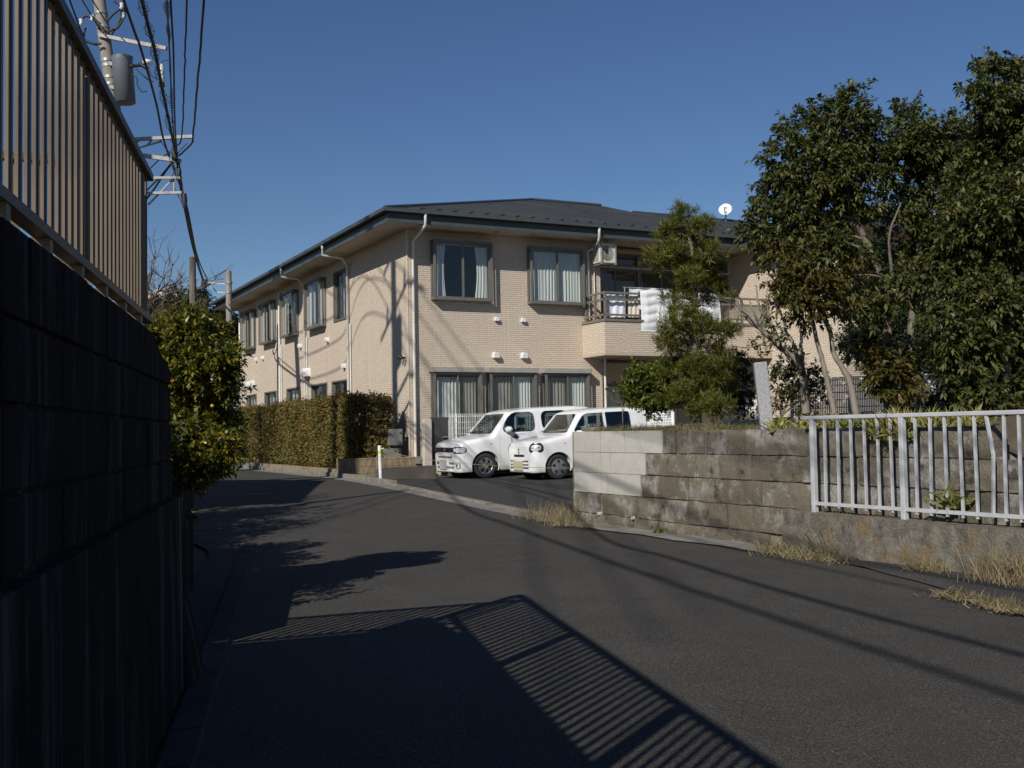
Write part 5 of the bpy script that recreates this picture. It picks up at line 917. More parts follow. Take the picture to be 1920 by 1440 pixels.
# patch outlines run to the viewer's right as +a when looking along dirn
cube = dict(L=3.93, W=1.695, zb=0.165, r=0.305, arch=0.362, wheels=(0.70, 3.23), rim='alloy', belt=1.02, tumble=0.13, rr=0.13,
    top=[(0, 0.80), (0.04, 0.86), (0.12, 0.905), (0.3, 0.95), (0.6, 0.99), (0.93, 1.04), (1.43, 1.57), (1.62, 1.615), (2.1, 1.645), (3.3, 1.65), (3.75, 1.61), (3.93, 1.48)],
    plan=[(0, 0.80), (0.06, 0.865), (0.15, 0.92), (0.3, 0.965), (0.55, 1.0), (3.3, 1.0), (3.7, 0.965), (3.86, 0.90), (3.93, 0.84)],
    cab=(0.95, 3.78, 0.66), dash=0.34, seats=(1.75, 2.65), front_depth=1.60, wiper=0.93, mirror=(1.34, 1.15),
    side_win=[[(1.28, 1.075), (1.22, 1.11), (1.21, 1.17), (1.27, 1.31), (1.38, 1.445), (1.50, 1.53), (1.62, 1.56), (1.98, 1.56), (2.07, 1.53), (2.12, 1.45), (2.12, 1.20), (2.08, 1.11), (1.99, 1.075)], rrect(2.30, 3.05, 1.075, 1.56, (0.14, 0.16, 0.16, 0.14)), rrect(3.2, 3.55, 1.12, 1.52, 0.10)],
    front_win=[(-0.66, 1.09), (-0.62, 1.065), (0.62, 1.065), (0.66, 1.09), (0.565, 1.50), (0.535, 1.535), (-0.535, 1.535), (-0.565, 1.50)],
    seams=[(1.10, 0.24, 1.02), (2.20, 0.24, 1.53)],
    patches=[('grille_band', 'blackp', rrect(-0.60, 0.60, 0.665, 0.785, (0.03,) * 4), (-0.5, 0, 0), F, 0.005),
             ('headlight', 'blackp', ell(0.205, 0.085, 0, 0, 30, 2.6), Vector((0.08, -0.66, 0.715)) - C45 * 1.0, C45, 0.009), ('headlight', 'blackp', ell(0.205, 0.085, 0, 0, 30, 2.6), Vector((0.08, 0.66, 0.715)) - C45b * 1.0, C45b, 0.009),
             ('lamp_bowl', 'reflect', ell(0.07, 0.066), Vector((0.08, -0.66, 0.715)) - C45 * 1.0 , C45, 0.013), ('lamp_bowl', 'reflect', ell(0.072, 0.066, 0.115), Vector((0.08, -0.66, 0.715)) - C45 * 1.0, C45, 0.013), ('lamp_bowl', 'reflect', ell(0.05, 0.05, -0.11, 0.005), Vector((0.08, -0.66, 0.715)) - C45 * 1.0, C45, 0.013),
             ('lamp_bowl', 'reflect', ell(0.062, 0.058), Vector((0.08, 0.66, 0.715)) - C45b * 1.0, C45b, 0.013),
             ('upper_slot', 'blackp', rrect(-0.42, 0.42, 0.535, 0.565, 0.014), (-0.5, 0, 0), F, 0.005),
             ('fog_ring', 'chrome', ell(0.075, 0.085), Vector((0.1, -0.62, 0.345)) - C45 * 1.0, C45, 0.008), ('fog_recess', 'paint', ell(0.058, 0.068), Vector((0.1, -0.62, 0.345)) - C45 * 1.0, C45, 0.012), ('fog_lamp', 'blackp', ell(0.02, 0.05, -0.02), Vector((0.1, -0.62, 0.345)) - C45 * 1.0, C45, 0.016),
             ('side_repeater', 'amber', ell(0.028, 0.016), (0.86, -2, 0.83), (0, 1, 0), 0.006),
             ('door_sticker', 'red', ell(0.10, 0.045, 0, 0, 24, 1.2), (1.54, -2, 0.965), (0, 1, 0), 0.004), ('door_sticker', 'blue', rrect(-0.02, 0.30, 1.012, 1.024, 0.004), (1.50, -2, 0), (0, 1, 0), 0.004), ('door_sticker', 'blue', rrect(-0.012, 0.012, 0.80, 0.96, 0.004), (1.42, -2, 0), (0, 1, 0), 0.004), ('door_sticker', 'blackp', rrect(-0.03, 0.03, 0.66, 0.70, 0.01), (1.41, -2, 0), (0, 1, 0), 0.004), ('door_sticker', 'blackp', rrect(-0.03, 0.03, 0.73, 0.76, 0.01), (1.41, -2, 0), (0, 1, 0), 0.004)],
    extras=[('number_plate', 'plate_grey', lambda mb, bvh: plate(mb, nose(bvh, 0, 0.37) - 0.014, 0.12, 0.365, 0.40, 0.24)),
            ('lower_grille', 'blackp', lambda mb, bvh: (slots(mb, bvh, [-0.50, -0.42, -0.34, -0.26, -0.18, -0.10, -0.02, 0.06, 0.14, 0.22, 0.30, 0.38, 0.46], [0.30], 0.05, 0.055), slots(mb, bvh, [-0.50, -0.42, -0.34, -0.26, 0.26, 0.34, 0.42, 0.50], [0.40], 0.055, 0.06))),
            ('emblem', 'chrome', lambda mb, bvh: mb.lathe([(0.0, -0.012), (0.035, -0.01), (0.045, 0.0)], (nose(bvh, 0, 0.725) - 0.008, 0, 0.725), 'x', 20))])
make_car('boxy_wagon', (0.22, -1.90, 0.285), 'boxy white wagon with rounded windows parked beside the ground floor windows', cube)
# --- small white hatchback in front of it
def s_emblem(mb, bvh):
    P = [(0.038, 0.032), (0.0, 0.062), (-0.038, 0.032), (-0.012, 0.010), (0.038, -0.010), (0.0, 0.0)]
    for a, b in (((0.032, 0.030), (0.0, 0.055)), ((0.0, 0.055), (-0.032, 0.028)), ((-0.032, 0.028), (0.030, -0.028)), ((0.030, -0.028), (0.0, -0.055)), ((0.0, -0.055), (-0.032, -0.030))):
        p = Vector((nose(bvh, 0, 0.66) - 0.008, -a[0], 0.66 + a[1])); q = Vector((nose(bvh, 0, 0.66) - 0.008, -b[0], 0.66 + b[1])); mb.bar(p, q, 0.016, 0.012, (1, 0, 0))
alto = dict(L=3.36, W=1.475, zb=0.16, r=0.28, arch=0.335, wheels=(0.62, 3.08 - 0.02), rim='cap', belt=0.98, tumble=0.12, rr=0.12,
    top=[(0, 0.74), (0.05, 0.815), (0.14, 0.865), (0.35, 0.915), (0.65, 0.965), (0.90, 1.005), (1.30, 1.475), (1.48, 1.52), (1.9, 1.545), (2.7, 1.54), (3.1, 1.49), (3.36, 1.30)],
    plan=[(0, 0.80), (0.05, 0.872), (0.14, 0.93), (0.3, 0.972), (0.5, 0.993), (0.7, 1.0), (2.8, 1.0), (3.15, 0.96), (3.3, 0.90), (3.36, 0.84)],
    cab=(0.92, 3.2, 0.62), dash=0.33, seats=(1.55, 2.3), front_depth=1.46, wiper=0.90, mirror=(1.16, 1.00),
    side_win=[[(1.08, 1.045), (1.07, 1.08), (1.12, 1.15), (1.23, 1.29), (1.33, 1.395), (1.42, 1.44), (1.52, 1.45), (1.86, 1.45), (1.88, 1.43), (1.88, 1.06), (1.865, 1.045)], rrect(1.94, 2.62, 1.045, 1.455, (0.10, 0.03, 0.03, 0.08))],
    front_win=[(-0.60, 1.05), (-0.56, 1.03), (0.56, 1.03), (0.60, 1.05), (0.49, 1.415), (0.46, 1.445), (-0.46, 1.445), (-0.49, 1.415)],
    seams=[(1.02, 0.24, 0.99), (1.90, 0.24, 1.40)],
    patches=[('headlight_rim', 'chrome', rrect(-0.165, 0.165, -0.112, 0.112, (0.105, 0.11, 0.075, 0.07)), Vector((0.155, -0.585, 0.735)) - C45 * 1.0, C45, 0.004), 
             ('headlight', 'blackp', rrect(-0.152, 0.152, -0.100, 0.100, (0.095, 0.098, 0.068, 0.062)), Vector((0.155, -0.585, 0.735)) - C45 * 1.0, C45, 0.008), ('headlight', 'blackp', rrect(-0.132, 0.132, -0.112, 0.112, (0.10, 0.105, 0.07, 0.078)), Vector((0.16, 0.58, 0.735)) - C45b * 1.0, C45b, 0.003),
             ('lamp_bowl', 'reflect', ell(0.115, 0.068, 0.012, 0.0, 28, 2.4), Vector((0.155, -0.585, 0.735)) - C45 * 1.0, C45, 0.012), ('lamp_divider', 'blackp', rrect(-0.10, 0.11, -0.012, 0.008, 0.006), Vector((0.155, -0.585, 0.735)) - C45 * 1.0, C45, 0.016),
             ('upper_slot', 'blackp', rrect(-0.25, 0.25, 0.53, 0.585, 0.012), (-0.5, 0, 0), F, 0.005), ('bonnet_seam', 'plate_grey', rrect(-0.44, 0.44, 0.752, 0.758, 0.002), (-0.5, 0, 0), F, 0.003), ('bumper_seam', 'plate_grey', rrect(-0.60, 0.60, 0.462, 0.47, 0.002), (-0.5, 0, 0), F, 0.003),
             ('side_repeater', 'amber', ell(0.026, 0.016), (0.80, -2, 0.80), (0, 1, 0), 0.006)],
    extras=[('number_plate', 'plate_beige', lambda mb, bvh: plate(mb, nose(bvh, 0, 0.33) - 0.014, 0.05, 0.33, 0.46, 0.22)), ('lower_grille', 'blackp', lambda mb, bvh: slots(mb, bvh, [-0.40, -0.31, -0.22, 0.22, 0.31, 0.40], [0.28, 0.355, 0.43], 0.075, 0.032)), ('emblem', 'trafo', s_emblem)])
make_car('small_hatchback', (1.0, -4.36, 0.315), 'small white hatchback with oval headlights parked behind the pale block wall end', alto)
# ------------------------------------------------------------------ things on and around the building
# air conditioner hung under the eaves
ya = -0.62; xl, zb_ = on_y(1124, 492, ya); xr, _ = on_y(1157, 494, ya); zt_ = zb_ + 0.56; yk = ya + 0.36
ac = thing('air_conditioner', ((xl + xr) / 2, ya + 0.15, zb_), 'cream air conditioner unit hung in steel brackets under the eaves by the balcony', 'air conditioner')
mb = MB(); mb.box((xl, ya, zb_), (xr, yk, zt_)); put('casing', mb, M['ac'], ac, bevel=0.02)
mb = MB(); cx = xl + (xr - xl) * 0.42; cz = (zb_ + zt_) / 2; mb.lathe([(0.0, -0.004), (0.20, -0.004), (0.215, 0.0)], (cx, ya - 0.002, cz), 'y', 28); put('fan_recess', mb, M['lowwall'], ac)
for rr_ in (0.05, 0.09, 0.13, 0.17, 0.205): mb = MB(); mb.tube([(cx + rr_ * math.cos(a), ya - 0.012, cz + rr_ * math.sin(a)) for a in np.linspace(0, 2 * math.pi, 29)], 0.006, 5, cap=False); put('fan_guard', mb, M['ac'], ac)
mb = MB()
for k in range(9): mb.box((xl - 0.006, ya + 0.05, zb_ + 0.06 + k * 0.05), (xl - 0.001, yk - 0.05, zb_ + 0.085 + k * 0.05))
stuff(put('side_louvres', mb, M['box'], ac))
for x in (xl + 0.06, xr - 0.06):
    mb = MB(); mb.bar((x, ya - 0.03, zb_ - 0.03), (x, ya - 0.03, 6.76), 0.03, 0.03); mb.bar((x, yk + 0.03, zb_ - 0.03), (x, yk + 0.03, 6.76), 0.03, 0.03); mb.bar((x, ya - 0.06, zb_ - 0.03), (x, yk + 0.06, zb_ - 0.03), 0.04, 0.03); put('bracket', mb, M['galv'], ac)
# satellite dish on the roof
pd2 = on_y(1361, 414, 5.6); base = Vector((pd2[0], 5.6, rz(5.6)))
ds = thing('satellite_dish', base, 'round white satellite dish on a short mast above the roof ridge', 'satellite dish')
mb = MB(); mb.tube([base - Vector((0, 0, 0.1)), base + Vector((0, 0, 0.42))], 0.03, 8); put('mast', mb, M['galv'], ds)
dc = Vector((on_y(1360, 393, 5.5)[0], 5.5, on_y(1360, 393, 5.5)[1])); dn = Vector((-0.75, -0.75, 0.62)).normalized(); q = dn.to_track_quat('Z', 'Y'); mb = MB(); vs = []; n = 28
for i in range(6):
    r_ = 0.245 * i / 5
    for k in range(n): a = 2 * math.pi * k / n; vs.append(dc + q @ Vector((r_ * math.cos(a), r_ * 1.08 * math.sin(a), 0.9 * r_ * r_ - 0.03)))
mb.add(vs, [(i*n+k, i*n+(k+1) % n, (i+1)*n+(k+1) % n, (i+1)*n+k) for i in range(5) for k in range(n)], 0, True); put('reflector', mb, M['white'], ds, fix=False)
feed = dc + q @ Vector((0.0, -0.12, 0.26)); mb = MB(); mb.tube([dc + q @ Vector((0, -0.24, 0.01)), feed], 0.012, 6); mb.tube([feed, feed + (dc - feed).normalized() * 0.09], 0.03, 8); put('feed_arm', mb, M['box'], ds); mb = MB(); mb.tube([dc - dn * 0.02, base + Vector((0, 0, 0.42))], 0.025, 6); put('mount', mb, M['galv'], ds)
mb = MB(); mb.bar(dc + q @ Vector((0.01, 0.09, 0.012)), dc + q @ Vector((0.04, 0.15, 0.022)), 0.014, 0.008); mb.bar(dc + q @ Vector((-0.03, 0.085, 0.012)), dc + q @ Vector((0.06, 0.075, 0.012)), 0.014, 0.008); put('maker_mark', mb, M['blackp'], ds)
# duvets over the balcony rail
def duvet(x0, x1, zlow, zback, label, seed):
    rnd = random.Random(seed); nx, ns = 44, 40; top = RT + 0.07; yf = yb - 0.05; prof = []; Lf = top - zlow; Lb = top - zback; Ltot = Lf + Lb + 0.12
    for s in np.linspace(0, 1, ns + 1):
        d = s * Ltot
        if d < Lf: prof.append((yf - 0.02, zlow + d, d))
        elif d < Lf + 0.12: a = (d - Lf) / 0.12 * math.pi; prof.append((yb - 0.07 * math.cos(a), top + 0.035 * math.sin(a), d))
        else: prof.append((yb + 0.06, top - (d - Lf - 0.12), d))
    mb = MB(); vs = []
    for side in (1, -1):
        for j, (y, z, d) in enumerate(prof):
            for i in range(nx + 1):
                t = i / nx; x = x0 + (x1 - x0) * t + 0.02 * math.sin(d * 4 + seed) * (1 if t > 0.5 else -0.6)
                qx = abs(math.sin(math.pi * t * (x1 - x0) / 0.55 + 0.4 * math.sin(d * 3))); qz = abs(math.sin(math.pi * (d + 0.03 * math.sin(t * 9)) / 0.24)); edge = min(1, 6 * min(t, 1 - t)) * min(1, 8 * min(j / ns, 1 - j / ns))
                puff = (0.012 + 0.050 * (qz ** 0.6) * (0.8 + 0.2 * qx ** 0.6)) * edge + 0.004 * math.sin(t * 13 + d * 5 + seed) * edge
                nrm = -1 if d < Lf + 0.06 else 1
                vs.append((x, y + nrm * side * puff * (1 if side == 1 else 0.3) + (0 if side == 1 else 0), z + (0.5 * puff if abs(d - Lf - 0.06) < 0.06 and side == 1 else 0)))
    m = (ns + 1) * (nx + 1)
    for sidx in (0, 1): mb.add([], []) 
    fs = [(s*m + j*(nx+1)+i, s*m + j*(nx+1)+i+1, s*m + (j+1)*(nx+1)+i+1, s*m + (j+1)*(nx+1)+i) for s in (0, 1) for j in range(ns) for i in range(nx)]
    rim = [(j*(nx+1)) for j in range(ns+1)]; 
    for k in range(ns): fs += [(rim[k], rim[k+1], m + rim[k+1], m + rim[k]), (rim[k] + nx, rim[k+1] + nx, m + rim[k+1] + nx, m + rim[k] + nx)]
    for i in range(nx): fs += [(i, i+1, m+i+1, m+i), (ns*(nx+1)+i, ns*(nx+1)+i+1, m+ns*(nx+1)+i+1, m+ns*(nx+1)+i)]
    mb.add(vs, fs, 0, True); return tag(put('duvet', mb, M['duvet'], fix=True), label, 'duvet', 'duvets airing on the balcony')
dx = lambda px: on_y(px, 580, yb - 0.08)[0]
duvet(dx(1202), dx(1262), on_y(1215, 621, yb - 0.08)[1], 4.75, 'long white quilted duvet hung over the balcony rail beside the cream cloth', 3)
duvet(dx(1268), dx(1351), on_y(1340, 607, yb - 0.08)[1], 4.8, 'wide white duvet over the balcony rail half hidden by the needle leaved tree', 8)
# laundry behind the rails
def cloth(name, x0, x1, z0, z1, y, mat, label):
    mb = MB(); n = 24; vs = []
    for j in range(9):
        for i in range(n + 1): t = i / n; vs.append((x0 + (x1 - x0) * t, y + 0.012 * math.sin(t * 19 + j * 0.2) + 0.01 * math.sin(t * 7), z1 + (z0 - z1) * j / 8))
    mb.add(vs, [(j*(n+1)+i, j*(n+1)+i+1, (j+1)*(n+1)+i+1, (j+1)*(n+1)+i) for j in range(8) for i in range(n)], 0, True); return tag(put(name, mb, M[mat], fix=False), label, 'laundry', None)
dl = lambda px, y=-0.98: on_y(px, 570, y)[0]
cloth('hanging_sheet', 5.40, dl(1170), 4.50, 5.13, yb + 0.10, 'sheet', 'bluish white sheet hanging inside the balcony rail at its corner'); cloth('hanging_cloth', dl(1175), dl(1198), 4.52, 5.12, yb + 0.09, 'cream', 'cream cloth hanging inside the balcony rail next to the duvet')
mb = MB(); mb.tube([(6.3, -0.55, 5.42), (9.2, -0.55, 5.42)], 0.016, 6); tag(put('drying_pole', mb, M['galv']), 'thin steel drying pole running across the balcony above the rail', 'pole')
cloth('hanging_towel', 6.5, 7.9, 5.05, 5.44, -0.55, 'sheet', 'long white towel laid over the drying pole on the balcony')
for x, w_ in ((6.35, 'beside the white towel'), (9.15, 'beyond the wide duvet')): mb = MB(); mb.tube([(x, -0.55, 3.5), (x, -0.55, 5.44)], 0.018, 6); tag(put('drying_stand', mb, M['galv']), 'slim steel stand under the drying pole on the balcony ' + w_, 'stand', 'stands of the drying pole')
# ---- white wire mesh fence behind the cars
def mesh_panel(P, a0, a1, z0, z1, parent, slope=0.0, n=None, r=0.004):
    """P(a,z) -> point; wires every 5 cm upright, bent rows at the top"""
    mb = MB(); n = n or int((a1 - a0) / 0.055); zs = lambda a, z: z + slope * (a - a0)
    for i in range(n + 1): a = a0 + (a1 - a0) * i / n; mb.bar(P(a, zs(a, z0)), P(a, zs(a, z1)), r * 2, r * 2)
    for z in list(np.arange(z0 + 0.05, z1 - 0.05, 0.15)) + [z1 - 0.05, z1]: mb.bar(P(a0, zs(a0, z)), P(a1, zs(a1, z)), r * 2.2, r * 2.2)
    return stuff(put('wire_panel', mb, M['wire'], parent, fix=False))
yf_ = -0.62
mf = thing('wire_mesh_fence', (3.2, yf_, 0.3), 'white welded wire fence between the parked cars and the ground floor windows', 'fence')
for k in range(3): mesh_panel(lambda a, z: (a, yf_, z), 0.86 + k * 1.95, 0.86 + (k + 1) * 1.95 - 0.02, 0.72, 1.88, mf)
for x in (1.08, 2.8, 4.75, 6.6): mb = MB(); mb.tube([(x, yf_ + 0.035, 0.25), (x, yf_ + 0.035, 1.90)], 0.028, 10); put('post', mb, M['wire'], mf)
mb = MB(); mb.box((0.85, yf_ - 0.08, 0.25), (6.8, yf_ + 0.12, 0.70)); tag(put('fence_plinth', mb, M['lowwall']), 'low dark concrete plinth under the white wire fence behind the cars', 'plinth')
gt = thing('garden_gate', (0.6, yf_, 0.3), 'charcoal panel gate beside the flaking pier at the building corner', 'gate')
mb = MB(); mb.box((0.37, yf_ - 0.02, 0.45), (0.83, yf_ + 0.02, 1.76)); put('leaf', mb, M['gate'], gt); mb = MB(); mb.box((0.355, yf_ - 0.03, 1.762), (0.845, yf_ + 0.03, 1.80)); put('head_rail', mb, M['gate'], gt); mb = MB(); mb.box((0.66, yf_ - 0.07, 1.28), (0.80, yf_ - 0.022, 1.31)); put('lever_handle', mb, M['galv'], gt)
mb = MB(); mb.box((0.14, yf_ - 0.1, 0.25), (0.345, yf_ + 0.08, 1.76)); tag(put('gate_pier', mb, M['pier'], bevel=0.01), 'flaking whitewashed pier between the downpipe and the charcoal gate', 'pier')
# ---- low wall, tiled planter, edging
mb = MB(); xa_ = on_y(705, 890, -2.0)[0]; mb.prism([(xa_, -2.06, 0.2), (-0.10, -2.06, 0.2), (-0.10, -2.06, 0.62), (xa_ + 0.1, -2.06, 0.60), (xa_, -2.06, 0.55)], (0, 0.14, 0)); tag(put('low_concrete_wall', mb, M['lowwall'], bevel=0.012), 'low dark concrete wall behind the white bollard', 'wall')
pl = thing('tiled_planter_wall', (-0.9, -0.3, 0.3), 'low planter wall faced with upright brown split tiles at the hedge end', 'planter')
mb = MB(); mb.box((-2.0, -0.29, 0.2), (0.12, -0.14, 0.765)); put('core', mb, M['edging'], pl)
mb = MB()
for k in range(42):
    for j in range(3): x = -1.99 + k * 0.0502; d = random.uniform(0.0, 0.012); z = 0.24 + j * 0.175; mb.box((x + 0.003, -0.30 - d, z), (x + 0.047, -0.288, z + 0.168))
stuff(put('tile_face', mb, M['tile'], pl))
mb = MB(); mb.box((-2.01, -0.31, 0.766), (0.12, -0.13, 0.80)); put('coping', mb, M['tile'], pl)
ed = thing('planter_edging', (-1.95, 6.0, 0.3), 'long low brown stone edging along the foot of the hedge', 'edging')
for k in range(11):
    for j in range(2): mb = MB(); y0_ = -0.12 + k * 1.32 + (0.35 if j else 0); mb.box((-1.99 + random.uniform(-0.01, 0.01) + 0.02 * j, y0_ + 0.008, 0.26 + 0.14 * j), (-1.80, y0_ + 1.312, 0.395 + 0.14 * j)); put('edging_stone', mb, M['edging'], ed, bevel=0.012)
N_ = 6; mb = MB(); mb.poly([(-1.81, -0.14, 0.50), (0.0, -0.14, 0.50), (0.0, 16, 0.50), (-1.81, 16, 0.50)]); struct(put('planting_bed', mb, M['soil'], fix=False))
# ---- bollard and rope
bp = on_z(714, 905, 0.30); bz = lot_z(bp[0], bp[1])
bo_ = thing('bollard', (bp[0], bp[1], bz), 'slim white bollard with yellow band tied to a rope', 'bollard')
mb = MB(); mb.tube([(bp[0], bp[1], bz - 0.02), (bp[0], bp[1], bz + 0.62)], 0.04, 16); put('shaft', mb, M['white'], bo_); mb = MB(); mb.tube([(bp[0], bp[1], bz + 0.62), (bp[0], bp[1], bz + 0.70)], 0.0405, 16, cap=False); put('yellow_band', mb, M['yellow'], bo_); mb = MB(); mb.tube([(bp[0], bp[1], bz + 0.70), (bp[0], bp[1], bz + 0.80), (bp[0], bp[1], bz + 0.815)], [0.041, 0.041, 0.03], 16); put('cap', mb, M['white'], bo_); mb = MB(); mb.tube([(bp[0] + 0.03, bp[1] - 0.02, bz + 0.74), (bp[0] + 0.09, bp[1] - 0.02, bz + 0.735)], 0.02, 8); put('hook', mb, M['white'], bo_)
bo_.rotation_euler = (0, R(-1.5), 0)
r0 = Vector((bp[0] + 0.08, bp[1] - 0.02, bz + 0.735)); r1 = Vector((US + 0.08, -12.15, 0.72)); pts = []
pm = [r0.lerp(r1, t) + Vector((0, 0, -0.26 * 4 * t * (1 - t))) for t in np.linspace(0, 1, 30)]
r2 = Vector((2.6, -8.0, 0.5)); ctrl = [r0, Vector((*[a for a in on_y(770, 857, -3.4)][:1], -3.4, on_y(770, 857, -3.4)[1])), Vector((on_y(880, 870, -4.9)[0], -4.9, on_y(880, 870, -4.9)[1])), Vector((on_y(1000, 876.5, -6.6)[0], -6.6, on_y(1000, 876.5, -6.6)[1])), Vector((on_y(1090, 878, -8.2)[0], -8.2, on_y(1090, 878, -8.2)[1]))]
mb = MB(); mb.tube(curve_pts(ctrl, 12), 0.0055, 6); tag(put('barrier_rope', mb, M['rope']), 'thin yellow rope sagging from the bollard across the fronts of the cars', 'rope')
e_ = ctrl[-1]; mb = MB(); mb.tube([(e_.x, e_.y, lot_z(e_.x, e_.y)), (e_.x, e_.y, e_.z + 0.1)], 0.035, 12); tag(put('rope_post', mb, M['white']), 'white post holding the rope end behind the pale block wall', 'post')
# ---- grey service boxes by the hedge end, teal cage at the far end
for (nm, x0, x1, z0, z1, y, lab) in (('meter_box', -0.62, -0.24, 1.10, 1.52, -0.05, 'grey metal meter box on the side wall above the steel cabinet'), ('steel_cabinet', -0.75, -0.28, 0.50, 1.02, -0.06, 'grey steel cabinet standing between hedge end and building corner'), ('junction_box', 0.03, 0.20, 0.62, 0.80, -0.42, 'small pale junction box at the foot of the corner downpipe')):
    b_ = thing(nm, ((x0 + x1) / 2, y, z0), lab, 'box'); mb = MB(); mb.box((x0, y - 0.12, z0), (x1, y + 0.1, z1)); put('case', mb, M['box'], b_, bevel=0.01); mb = MB(); mb.box((x0 + 0.02, y - 0.127, z0 + 0.03), (x1 - 0.02, y - 0.121, z1 - 0.03)); put('door', mb, M['box'], b_); mb = MB(); mb.box((x1 - 0.09, y - 0.14, z1 - 0.12), (x1 - 0.04, y - 0.128, z1 - 0.09)); put('latch', mb, M['blackp'], b_)
tcg = at(447, 868, 36.5); tg = thing('waste_cage', (tcg[0], tcg[1], 0.33), 'folding teal wire waste cage beside the far end of the hedge', 'cage')
x0, y0, z0 = tcg[0] - 0.45, tcg[1], 0.35
for (a, b) in (((x0, y0, z0), (x0, y0, z0 + 0.85)), ((x0 + 0.6, y0, z0), (x0 + 0.42, y0, z0 + 0.85)), ((x0, y0, z0 + 0.85), (x0 + 0.42, y0, z0 + 0.85)), ((x0, y0, z0 + 0.35), (x0 + 0.55, y0, z0 + 0.35))): mb = MB(); mb.tube([a, b], 0.02, 8); put('frame_tube', mb, M['teal'], tg)
mb = MB(); mb.prism([(x0 + 0.03, y0 + 0.03, z0 + 0.03), (x0 + 0.52, y0 + 0.03, z0 + 0.03), (x0 + 0.40, y0 + 0.03, z0 + 0.8), (x0 + 0.03, y0 + 0.03, z0 + 0.8)], (0, 0.35, 0)); put('net', mb, M['teal'], tg)
# ---- white mesh fence climbing behind the garden bank
mg = thing('garden_mesh_fence', at(1600, 790, 18.5), 'white wire mesh fence stepping up behind the tree trunks on the bank', 'fence')
def gpanel(pa, pb, ha, hb, D0_, D1_, n):
    A0, A1 = Vector(at(pa[0], pa[1], D0_)), Vector(at(pb[0], pb[1], D1_)); B0, B1 = Vector(at(pa[0] + 1, pa[1] + ha, D0_)), Vector(at(pb[0] + 1, pb[1] + hb, D1_)); mb = MB()
    for i in range(n + 1): t = i / n; mb.bar(A0.lerp(A1, t), B0.lerp(B1, t), 0.014, 0.014)
    for k in range(7): t = k / 6; mb.bar(A0.lerp(B0, t), A1.lerp(B1, t), 0.014, 0.014)
    t = 0.05; mb.bar(A0.lerp(B0, t), A1.lerp(B1, t), 0.014, 0.014); stuff(put('wire_panel', mb, M['wire'], mg, fix=False))
    for P, Q in ((A0, B0), (A1, B1)): m2 = MB(); m2.tube([P + Vector((0, 0, 0.03)), Q + Vector((0, 0, -0.1))], 0.025, 8); put('post', m2, M['wire'], mg)
gpanel((1216, 771), (1262, 770), 30, 30, 19.5, 19.3, 15); gpanel((1356, 768), (1420, 733), 60, 66, 17.4, 17.0, 24); gpanel((1484, 712), (1593, 707), 84, 84, 16.4, 16.1, 34); gpanel((1594, 707), (1726, 702), 84, 84, 16.1, 15.8, 40); gpanel((1727, 702), (1850, 700), 90, 90, 15.8, 15.5, 36)
# ------------------------------------------------------------------ vegetation
def fast_mesh(name, V, Fq):
    me = bpy.data.meshes.new(name); nv, nf = len(V), len(Fq); k = Fq.shape[1]
    me.vertices.add(nv); me.vertices.foreach_set('co', np.ascontiguousarray(V, np.float32).ravel()); me.loops.add(nf * k); me.loops.foreach_set('vertex_index', np.ascontiguousarray(Fq, np.int32).ravel())
    me.polygons.add(nf); me.polygons.foreach_set('loop_start', np.arange(0, nf * k, k, dtype=np.int32)); me.update(calc_edges=True); return me
def unit(v): return v / (np.linalg.norm(v, axis=-1, keepdims=True) + 1e-9)
def frames(axis, roll):
    z = unit(axis); h = np.where(np.abs(z[:, 2:3]) > 0.95, np.array([[1.0, 0, 0]]), np.array([[0, 0, 1.0]])); x = unit(np.cross(h, z)); y = np.cross(z, x)
    c, s = np.cos(roll)[:, None], np.sin(roll)[:, None]; return np.stack([x * c + y * s, -x * s + y * c, z], axis=2)
def leaf_quads(base, dirs, nrm, ln, wd, droop, fold=0.25):
    """one folded diamond leaf per row"""
    d = unit(dirs); s = unit(np.cross(d, nrm)); n = np.cross(s, d); mid = base + d * (ln * 0.5)[:, None] + n * (ln * 0.06)[:, None]
    d2 = unit(d + np.array([0, 0, -1.0]) * (2.2 * droop)[:, None]); tip = mid + d2 * (ln * 0.52)[:, None]
    L = mid + s * (wd / 2)[:, None]; Rr = mid - s * (wd / 2)[:, None]
    return np.stack([L, tip, Rr, base], axis=1)
KIND = dict(oak=(16, 0.118, 0.044, 0.24, 0.50), needle=(26, 0.105, 0.011, 0.13, 0.10), round=(14, 0.055, 0.030, 0.12, 0.15), citrus=(12, 0.085, 0.034, 0.16, 0.25), hedge=(10, 0.075, 0.042, 0.10, 0.15), fine=(16, 0.09, 0.030, 0.20, 0.3))
